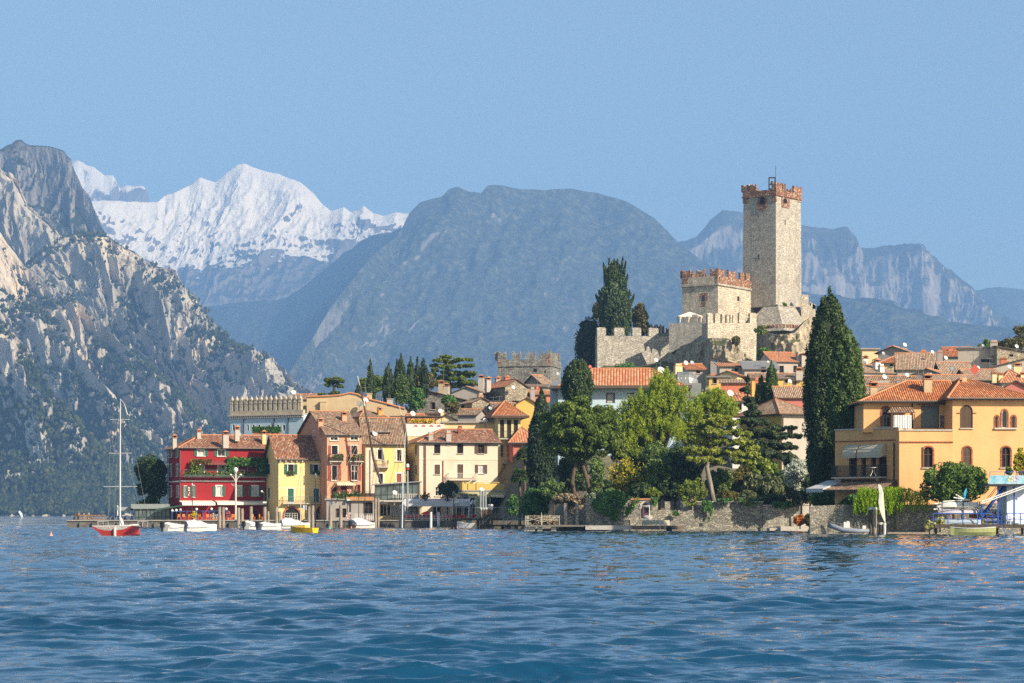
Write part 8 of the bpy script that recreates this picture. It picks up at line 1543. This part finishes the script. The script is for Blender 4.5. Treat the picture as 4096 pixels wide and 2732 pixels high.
D = 372.5; e = empty('lamp_post', 'grey lamp post with white and red beacon head before the beige house side', 'lamp post', (PX(1630, D), D, 1.0)); m = MB(); m.tube([(0, 0, 0), (0, 0, PZ(1882, D) - 1)], [.2, .14], 8); m.tube([(0, 0, PZ(1915, D) - 1), (-.3, 0, PZ(1895, D) - 1), (-.75, 0, PZ(1885, D) - 1)], .06, 6); m.build('post', plain('grey_post', (.30, .32, .32), .5), e); m = MB(); h = PZ(1882, D) - 1; m.lathe((0, 0, h), [(.22, 0), (.24, .5)], 10, 1); m.lathe((0, 0, h + .5), [(.26, 0), (.26, .35), (.12, .55)], 10, 0); m.lathe((0, 0, h + .14), [(.25, 0), (.25, .2)], 10, 2); m.build('beacon', [WHT(), M_('irn'), plain('bright_red', (.75, .03, .02), .5)], e)
def sign(label, px0, px1, py0, py1, D, mat, txt=None, tmat=None, pole=None, name='sign', ts=.9):
    e = empty(name, label, 'sign', (PX((px0 + px1) / 2, D), D, 0)); w_ = (px1 - px0) / F * D; z0, z1 = PZ(py1, D), PZ(py0, D); m = MB(); m.box(-w_ / 2, w_ / 2, -.03, .03, z0, z1); m.build('panel', mat, e)
    if txt: text(e, txt, (-w_ * .30, -.045, z0 + (z1 - z0) * .16), (z1 - z0) * ts, tmat)
    if pole: m = MB(); m.tube([(0, .07, 1.0), (0, .07, z1)], .035, 6); m.build('post', M_('irn'), e)
sb = plain('sign_blue', (.01, .03, .16), .4, .05); sign('small blue number 2 sign on a post by the arcade', 1574, 1581, 2011, 2022, 369.6, sb, '2', WHT(), True); sign('small blue number 1 sign above a dark figure by the yellow house', 1323, 1330, 2004, 2016, 369.6, sb, '1', WHT(), True)
ws = plain('sign_white', (.66, .68, .70), .5, .05); sign('pale blue grey sign on a pole under the yellow house balcony', 1159, 1172, 2007, 2014, 369.5, plain('sign_pale_blue', (.42, .52, .60), .5), None, None, True); sign('white notice board between the yellow house arches', 1213, 1226, 2020, 2040, 369.5, ws, None, None, True); sign('white square sign on the cafe front beside the life ring', 1388, 1400, 1995, 2003, 371.8, ws); sign('white sign on the slim post at the red hotel right end', 1052, 1066, 2006, 2013, 366.8, ws, None, None, True)
m = MB(); D = 369.3; k = 16; pts = [(PX(1394, D) + .36 * math.cos(a * 6.283 / k), D, PZ(2065, D) + .36 * math.sin(a * 6.283 / k)) for a in range(k + 1)]
for i in range(k): m.tube([pts[i], pts[i + 1]], .085, 6, 0 if (i // 2) % 2 else 1)
tag(m.build('life_ring', [WHT(), plain('ring_red', (.55, .05, .04), .5)]), 'red and white life ring on the quay by the cafe', 'life ring')
# ---- restaurants: verandas, canopies, railings, tables
e, L, ha, hb = veranda('glass_restaurant', 'low glazed lakeside restaurant with grey roof left of the red hotel', 540, 678, 382, 2036, 2034, 2084, 6, 9, plain('dark_green_frame', (.03, .05, .04), .5), 'restaurant', plain('grey_green_roof', (.24, .27, .27), .6), .3, 'pale_glazing'); m = MB(); m.box(-.5, L + .4, -.6, 7, -1.9, -.02); m.build('base', plain('quay_concrete', (.13, .12, .11), .9), e); m = MB(); m.box(-.8, L * .92, 1, 6, ha + .1, ha + .8); m.build('roof_slab', plain('grey_green_roof', (.24, .27, .27), .6), e)
D = 381; m = MB(); m.prism([(PX(628, D), D - 2, PZ(2036, D)), (PX(730, D), D - 2, PZ(2020, D)), (PX(736, D), D - 2, PZ(2024, D)), (PX(628, D), D - 2, PZ(2044, D))], (0, 2.5, 0)); tag(m.build('green_awning', plain('dark_green_canvas', (.04, .08, .06), .8)), 'dark green sloping awning between the glass restaurant and the red hotel', 'awning')
e = empty('awning_frame', 'grey retracted awning on white posts at the far left quay', 'awning', (PX(470, 384), 384, 1.0)); m = MB(); L = PX(526, 384) - PX(470, 384); m.box(0, L, 0, 2, PZ(2042, 384) - 1, PZ(2028, 384) - 1); m.build('canopy', plain('grey_stripe_canvas', (.30, .33, .36), .8), e); m = MB(); m.box(-.05, .1, 0, .12, 0, PZ(2022, 384) - 1); m.box(L - .1, L, 0, .1, 0, PZ(2030, 384) - 1); m.build('post', M_('wfr'), e)
m = MB(); D = 382
for i in range(24): x = PX(440 + i * 4.2, D); m.sphere((x, D + .3 * math.sin(i), 1.2 + .12 * math.sin(i * 2.1)), .5 + .1 * math.sin(i * 1.3), 8)
tag(m.build('tarpaulin', plain('navy_tarp', (.02, .035, .08), .5)), 'dark navy tarpaulin heap on the quay behind the red sailing boat', 'tarpaulin')
D = 374; e = empty('canopy', 'long white restaurant canopy on posts before the beige house', 'canopy', (PX(1614, D), D, 1.1)); L = PX(1880, D) - PX(1614, D); cvs = plain('white_canopy_cloth', (.62, .64, .68), .8, .1, .8); m = MB(); n = 14; zt, zb = PZ(1997, D) - 1.1, PZ(2020, D) - 1.1
vs = []
for i in range(n + 1): x = L * i / n; vs += [(x, 0, zb - .18 - .06 * (i % 2)), (x, 0, zb + .55 + .05 * math.sin(i * 1.9)), (x, 2.0, zt + .04 * math.sin(i)), (x, 4.0, zt + .12)]
m.add(vs, [(i * 4 + j, i * 4 + j + 1, i * 4 + j + 5, i * 4 + j + 4) for i in range(n) for j in range(3)]); m.build('cloth', cvs, e)
for i in range(5): m = MB(); x = L * (i + .1) / 4.2; m.box(x - .05, x + .05, .1, .2, 0, zb + .4); m.build('post', M_('wfr'), e)
def railing(label, px0, px1, yt, D, mat, n=12, name='quay_railing', mid=2, zb=1.16):
    x0, x1 = PX(px0, D), PX(px1, D); zt = PZ(yt, D); m = MB()
    for i in range(n + 1): x = x0 + (x1 - x0) * i / n; m.beam((x, D, zb), (x, D, zt), .05)
    for k in range(mid + 1): z = zt - (zt - zb) * k / (mid + 1); m.beam((x0, D, z), (x1, D, z), .04)
    return tag(m.build(name, mat), label, 'railing')
railing('thin dark quay railing before the yellow house arches', 1124, 1300, 2055, 370, M_('irn'), 14); railing('white pipe railing before the canopy restaurant', 1610, 1800, 2060, 370.2, M_('wfr'), 12); railing('dark quay railing before the arcade', 1496, 1570, 2054, 370, M_('irn'), 6); railing('white bicycle rack rail before the wooden cafe front', 1420, 1494, 2056, 370, M_('wfr'), 9); railing('white gate frame before the left arch of the yellow house', 1138, 1190, 2053, 376, M_('wfr'), 5)
bl = plain('blue_frame', (.04, .14, .38), .5); m = MB(); D = 372
for px in (688, 722, 748, 787, 812, 836, 857, 896, 914): m.beam((PX(px, D), D, 1.16), (PX(px, D), D, PZ(2043, D)), .08 if px != 787 else .2)
m.beam((PX(688, D), D, PZ(2046, D)), (PX(914, D), D, PZ(2043, D)), .07); tag(m.build('terrace_screen', bl), 'blue metal terrace screen before the red hotel', 'screen')
oc = plain('orange_chair', (.62, .19, .03), .6); rc = plain('red_cloth', (.50, .02, .04), .8)
OL = ['by the first blue post', 'beside the yellow flower pot', 'behind the yellow flower pot', 'left of the thick blue post', 'right of the thick blue post', 'under the middle globe lamp', 'near the planter trough', 'right of the planter trough', 'between the pile pair and lamp', 'left of the triple lamp post', 'at the red hotel doorway', 'at the right end of the red hotel']
for i, px in enumerate((716, 735, 757, 768, 798, 825, 840, 852, 918, 932, 1010, 1040)): pchair('orange terrace chair ' + OL[i], PX(px, 374), 374 + (i % 3) * .7, 1.16, R(40 * i), oc, 'orange chairs on the red hotel terrace')
RL = ['at the left end under the white canopy', 'second from the left under the canopy', 'before the grey panelled wall', 'beside the bright red umbrella', 'left of the white posts', 'between the two white posts', 'right of the white posts', 'behind the pier rail', 'at the globe cluster lamp', 'furthest right before the hotel terrace']
for i, px in enumerate((1630, 1655, 1680, 1705, 1735, 1752, 1790, 1825, 1850, 1895)):
    D = 371.5 + (i % 2) * 1.0; e = empty('restaurant_table', 'restaurant table with red cloth ' + RL[i], 'table', (PX(px, D), D, 1.16), 0, 'red clothed tables under the canopy'); m = MB(); m.box(-.55, .55, -.4, .4, .72, .76); m.add([(-.56, -.41, .77), (.56, -.41, .77), (.6, -.44, .35), (-.6, -.44, .35)], [(0, 1, 2, 3)]); m.box(-.57, .57, -.42, .42, .765, .785); m.build('tablecloth', rc, e); m = MB(); m.box(-.06, .06, -.06, .06, 0, .72); m.build('leg', M_('irn'), e)
for px, c, lb in ((776, 'gold', 'pot of yellow flowers on the terrace edge'), (910, 'mag', 'terracotta pot of pink flowers at the right terrace end')): D = 371; m = MB(); m.lathe((0, 0, 0), [(.2, 0), (.3, .5), (.33, .55)], 10); o = m.build('flower_pot', plain('terracotta_pot', (.45, .17, .09), .8)); o.location = (PX(px, D), D, 1.16); tag(o, lb, 'flower pot'); flowers(o, 'flowers', (-.15, 0, .5), (.15, 0, .5), 260, .4, .16, (leafmat('bloom_' + c, (.60, .45, .02) if c == 'gold' else (.45, .12, .2), None, .1),))
D = 371; m = MB(); x0, x1 = PX(852, D), PX(872, D); m.box(x0, x1, D, D + .35, 1.16, 1.55); o = m.build('planter', plain('terracotta_trough', (.42, .17, .10), .8)); tag(o, 'terracotta trough of white flowers on the terrace edge', 'planter'); flowers(o, 'flowers', (x0, D + .15, 1.5), (x1, D + .15, 1.5), 240, .3, .12, (leafmat('bloom_white', (.55, .52, .6), None, .1),))
m = MB(); m.lathe((PX(1706, 371), 371, 2.0), [(1.0, 0), (.5, .35), (.05, .5)], 8); m.tube([(PX(1706, 371), 371, 1.1), (PX(1706, 371), 371, 2.2)], .03, 5); tag(m.build('parasol', plain('bright_red_cloth', (.65, .03, .03), .8)), 'low bright red parasol among the restaurant tables', 'parasol')
# ---- roofs: satellite dishes and aerials
def dish(px, py, rp, D, label, c='white', drop=1.6, az=25, el=28):
    mat = plain('dish_' + c, {'white': (.72, .71, .67), 'grey': (.34, .38, .42), 'dark': (.16, .18, .19), 'red': (.48, .09, .06)}[c], .5, .06); r_ = rp / F * D; e = empty('satellite_dish', label, 'satellite dish', P(px, py, D), 0, 'satellite dishes on the town roofs')
    ax = Vector((math.sin(R(az)) * math.cos(R(el)), -math.cos(R(az)) * math.cos(R(el)), math.sin(R(el)))); m = MB(); m.lathe((0, 0, 0), [(r_ * .05, -.02 * r_ - .25 * r_), (r_ * .5, -.20 * r_), (r_ * .8, -.10 * r_), (r_, 0), (r_ * .97, .03), (r_ * .78, -.06 * r_), (r_ * .48, -.15 * r_), (.02, -.2 * r_)], 16, 0, ax); m.build('reflector', mat, e, smooth=False)
    m = MB(); m.tube([ax * (-.2 * r_) + Vector((0, .05, 0)), (0, .15, -drop)], .03, 5); m.tube([ax * .0 + Vector((0, 0, -r_)), ax * r_ * 1.1 + Vector((0, 0, -.3 * r_))], .02, 4); m.build('mast', M_('dsh'), e)
for a in [(1175, 1569, 10, 445, 'white dish above the left end of the tan wall'), (956, 1736, 10, 392, 'grey dish on the red hotel chimney', 'grey'), (1303, 1701, 11, 384, 'white dish on the salmon house roof'), (1464, 1600, 11, 434, 'white dish by the tan wall chimney'), (1438, 1615, 12, 433, 'dark dish seen from behind left of the flag', 'dark'), (1500, 1734, 11, 386, 'white dish beside the yellow house dormer'), (1652, 1654, 11, 410, 'white dish above the rooftop pergola'), (1762, 1644, 10, 428, 'white dish behind the cream gabled house chimney'), (1941, 1681, 10, 401, 'white dish on the long cream wall'), (1580, 1970, 10, 375, 'white dish on the veranda railing'),
          (2054, 1549, 8, 449, 'white dish on the lit stone house gable'), (2151, 1553, 8, 466, 'red dish on the stone house by the tall cypress', 'red'), (1961, 1632, 8, 424, 'grey dish beside the stone cottage', 'grey'), (2232, 1495, 8, 470, 'pale grey dish under the palazzo', 'grey'), (2361, 1467, 8, 470, 'red dish at the foot of the curtain wall', 'red'), (2625, 1440, 9, 500, 'white dish against the shaded castle rock'), (2744, 1451, 10, 468, 'left white dish of the pair under the castle rock'), (2769, 1450, 9, 468, 'right grey dish of the pair under the castle rock', 'grey'), (2645, 1481, 16, 368, 'very large white dish behind the lime tree top'), (2922, 1572, 14, 341, 'large white dish on the white house by the lime tree'), (3073, 1447, 5, 455, 'small white dish on the slatted roof terrace'), (3160, 1524, 9, 336, 'white dish on the low pink roof by the giant cypress'),
          (3422, 1402, 9, 458, 'white dish at the left end of the right skyline'), (3534, 1413, 8, 450, 'grey dish on the brown grey gabled skyline house', 'grey'), (3620, 1379, 9, 455, 'white dish on the skyline gable ridge'), (3730, 1408, 8, 418, 'white dish on top of the large pale roof'), (3784, 1431, 9, 419, 'white dish right of the pale grey gable'), (3458, 1450, 8, 402, 'dark grey dish by the white walled house chimney', 'dark'), (3539, 1507, 11, 339, 'rust spotted white dish on the dark mottled roof'), (3629, 1500, 9, 342, 'white dish on the dark roof ridge'), (3635, 1529, 11, 262, 'white dish on the left slope of the villa roof'), (3724, 1499, 9, 365, 'pale grey dish behind the villa chimney', 'grey'), (3810, 1476, 13, 356, 'big dark grey dish above the villa ridge', 'dark'), (3913, 1470, 8, 372, 'small tilted white dish behind the red panel'), (4038, 1467, 9, 366, 'white dish on the striped hipped roof'), (4067, 1385, 9, 430, 'white dish on the rubble skyline house'), (3932, 1382, 7, 446, 'dim grey dish on the flat skyline roof', 'grey'), (3576, 1895, 13, 254.5, 'dark dish on the villa side wall', 'dark'), (1928, 1959, 11, 345, 'very large pale dish behind the steel tubes')]: dish(*a[:5], *(a[5:] or ()))
D = 362; m = MB(); q = [(3881, 1482), (3897, 1456), (3904, 1460), (3919, 1478), (3903, 1496), (3896, 1497)]; m.prism([P(a, b, D) for a, b in q], (0, .12, 0)); m.tube([P(3897, 1496, D), P(3896, 1512, D)], .05, 5); tag(m.build('red_dish_panel', plain('dish_red', (.48, .09, .06), .5)), 'large red diamond-shaped dish above the villa ridge', 'satellite dish')
def aerial(px, yt, yb, D, label, k=0):
    m = MB(); zt, zb = PZ(yt, D), PZ(yb, D) - 1.5; m.tube([(0, 0, zb), (0, 0, zt)], .035, 5); r = random.Random(int(px))
    for z, w_ in ((zt - .1, .55), (zt - .9, .8)):
        m.beam((-w_, -.1, z), (w_, .1, z), .035)
        for i in range(5): x = -w_ + w_ * 2 * i / 4; m.beam((x, -.3, z), (x, .3, z + (.25 if k else 0)), .025)
    if k: [m.beam((x, 0, zt - .3), (x, 0, zt + .3), .05) for x in (-.4, -.15, .15, .4)]
    o = m.build('tv_aerial', plain('aerial_metal', (.20, .20, .21), .5, metal=.4)); o.location = (PX(px, D), D, 0); tag(o, label, 'aerial', 'tv aerials on the town roofs')
for a in [(1461, 1530, 1590, 437, 'aerial by the white dish on the tan wall'), (1774, 1481, 1530, 454, 'aerial on the stone house chimney'), (1763, 1581, 1640, 430, 'aerial right of the grey stone house'), (1704, 1600, 1660, 431, 'aerial before the grey stone house wall'), (1419, 1636, 1700, 410, 'aerial before the small orange house'), (1791, 1630, 1680, 417, 'aerial on the cream gabled house'), (2052, 1480, 1515, 456, 'aerial on the orange roofed stone house'), (2089, 1462, 1515, 458, 'tall aerial before the palazzo middle'), (2150, 1436, 1520, 480, 'tall aerial with wide bars before the palazzo right half'), (2232, 1446, 1500, 482, 'aerial at the palazzo right corner'), (2278, 1385, 1450, 500, 'lone aerial between the palazzo and the castle cypress'), (1973, 1587, 1645, 428, 'aerial beside the stone cottage gable'), (1998, 1584, 1640, 427, 'second aerial right of the stone cottage'), (2642, 1403, 1465, 500, 'tall aerial by the castle rock dish'), (3115, 1395, 1500, 455, 'aerial with upright prongs before the bright red roof', 1), (3041, 1441, 1500, 425, 'aerial on the slatted terrace right side'), (3020, 1444, 1520, 424, 'aerial on the slatted terrace left side'), (2910, 1500, 1550, 395, 'aerial on the terracotta walled house'), (2959, 1416, 1470, 470, 'aerial at the castle wall foot'), (3176, 1495, 1550, 334, 'aerial behind the low pink roof'), (3135, 1487, 1545, 335, 'aerial left of the low pink roof dish'), (3423, 1364, 1400, 458, 'aerial at the left end of the right skyline'), (3728, 1343, 1405, 424, 'tall aerial on the largest pale roof'), (3839, 1353, 1395, 447, 'aerial on the red skyline roof'), (3932, 1334, 1385, 445, 'tall aerial behind the small skyline tree'), (3874, 1359, 1392, 446, 'aerial left of the grey skyline house'), (3783, 1386, 1420, 446, 'aerial by the skyline chimneys'), (3665, 1391, 1470, 412, 'aerial before the brown grey gable'), (3610, 1407, 1500, 398, 'aerial before the orange hipped roof'), (3893, 1416, 1470, 394, 'left aerial of the cluster before the grey skyline house'), (3912, 1391, 1465, 393, 'middle aerial of the cluster before the grey skyline house', 1), (3959, 1432, 1480, 392, 'right aerial of the cluster before the grey skyline house'), (4064, 1378, 1445, 394, 'aerial before the rubble skyline house'), (3969, 1461, 1525, 352, 'aerial right of the red diamond dish'), (3694, 1445, 1515, 345, 'pale aerial behind the villa roof'), (3674, 1468, 1515, 344, 'short aerial beside the pale one')]: aerial(*a)
# ---- far shore on the left: houses, terrace walls, windsurfer
D = 3010; e = empty('far_villa', 'pink lakeside house with hipped roof across the lake', 'house', P(103, 2052, D)); k = D / F; m = MB(); m.box(-20 * k, 21 * k, 0, 12, -5, 28 * k); m.build('wall', plaster('far_pink', (.62, .42, .30)), e); m = MB(); slope(m, [Vector((-26 * k, -2, 28 * k)), Vector((23 * k, -2, 28 * k)), Vector((12 * k, 6, 33 * k)), Vector((-14 * k, 6, 33 * k))]); m.box(-15 * k, 12 * k, 3, 9, 30 * k, 38 * k, 1); m.build('roof', [M_('rdg'), M_('crm')], e, fix=False); m = MB()
for a in (-14, -3, 3, 14): m.box(a * k - .5, a * k + .5, -.1, -.003, 18 * k, 22 * k)
m.build('windows', DKM, e);
fw = plaster('far_terrace', (.50, .44, .32));
for i, (a, b, c, d, z) in enumerate([(0, 95, 1972, 1990, 3060), (-40, 66, 1993, 2008, 3040), (-60, 60, 2008, 2026, 3030), (-40, 50, 2030, 2050, 3020), (160, 208, 1955, 1964, 3100), (420, 470, 1968, 1985, 3000), (465, 482, 1925, 1935, 3060)]):
    m = MB(); m.box(PX(a, z), PX(b, z), z - 8, z + 40, PZ(d, z), PZ(c, z)); tag(m.build('terrace_wall', fw), ['highest pale terrace wall above the far pink house', 'second pale terrace wall behind the far pink house', 'third pale terrace wall left of the far pink house', 'lowest pale terrace wall at the far shore', 'pale wall in the far woods left of the sailing boat mast', 'pale arched road wall right of the sailing boat mast', 'small pale house wall high in the far woods'][i], 'wall')
for a, b, c, d, z, mt, lb in [(518, 548, 2000, 2016, 2960, 'trc', 'far reddish house behind the glass restaurant'), (545, 560, 1998, 2018, 2965, 'wht', 'far white house beside the reddish one'), (475, 515, 2008, 2020, 2955, 'crm', 'low cream far house at the pine foot')]:
    e = empty('far_house', lb, 'house', P((a + b) / 2, d, z)); k = z / F; w_ = (b - a) / 2 * k; h = (d - c) * k; m = MB(); m.box(-w_, w_, 0, 10, -6, h * .75); m.build('wall', M_(mt), e); m = MB(); slope(m, [Vector((-w_ - 1, -1.5, h * .75)), Vector((w_ + 1, -1.5, h * .75)), Vector((w_ * .6, 5, h)), Vector((-w_ * .6, 5, h))]); m.build('roof', [M_('rdg'), M_('fas')], e, fix=False)
D = 1400; e = empty('windsurfer', 'tiny windsurfer with white sail far out on the left', 'windsurfer', P(86, 2072, D)); k = D / F; m = MB(); m.prism([(0, 0, .3), (-1.9, .2, 3.6), (-1.0, .1, 4.4), (.5, 0, 2.6), (.9, 0, .6)], (0, .05, 0)); m.build('sail', plain('white_sail', (.75, .78, .82), .6), e); m = MB(); m.box(-.4, 1.5, -.3, .3, .0, .15); m.build('board', M_('wfr'), e); m = MB(); m.tube([(1.1, 0, .1), (1.0, .1, .55), (1.15, 0, 1.0), (1.05, 0, 1.5)], [.10, .12, .18, .10], 8); m.sphere((1.0, 0, 1.68), .13, 8); m.tube([(1.05, 0, 1.4), (.6, 0, 1.5)], .05, 6); m.build('person', plain('wetsuit', (.03, .03, .04), .6), e)
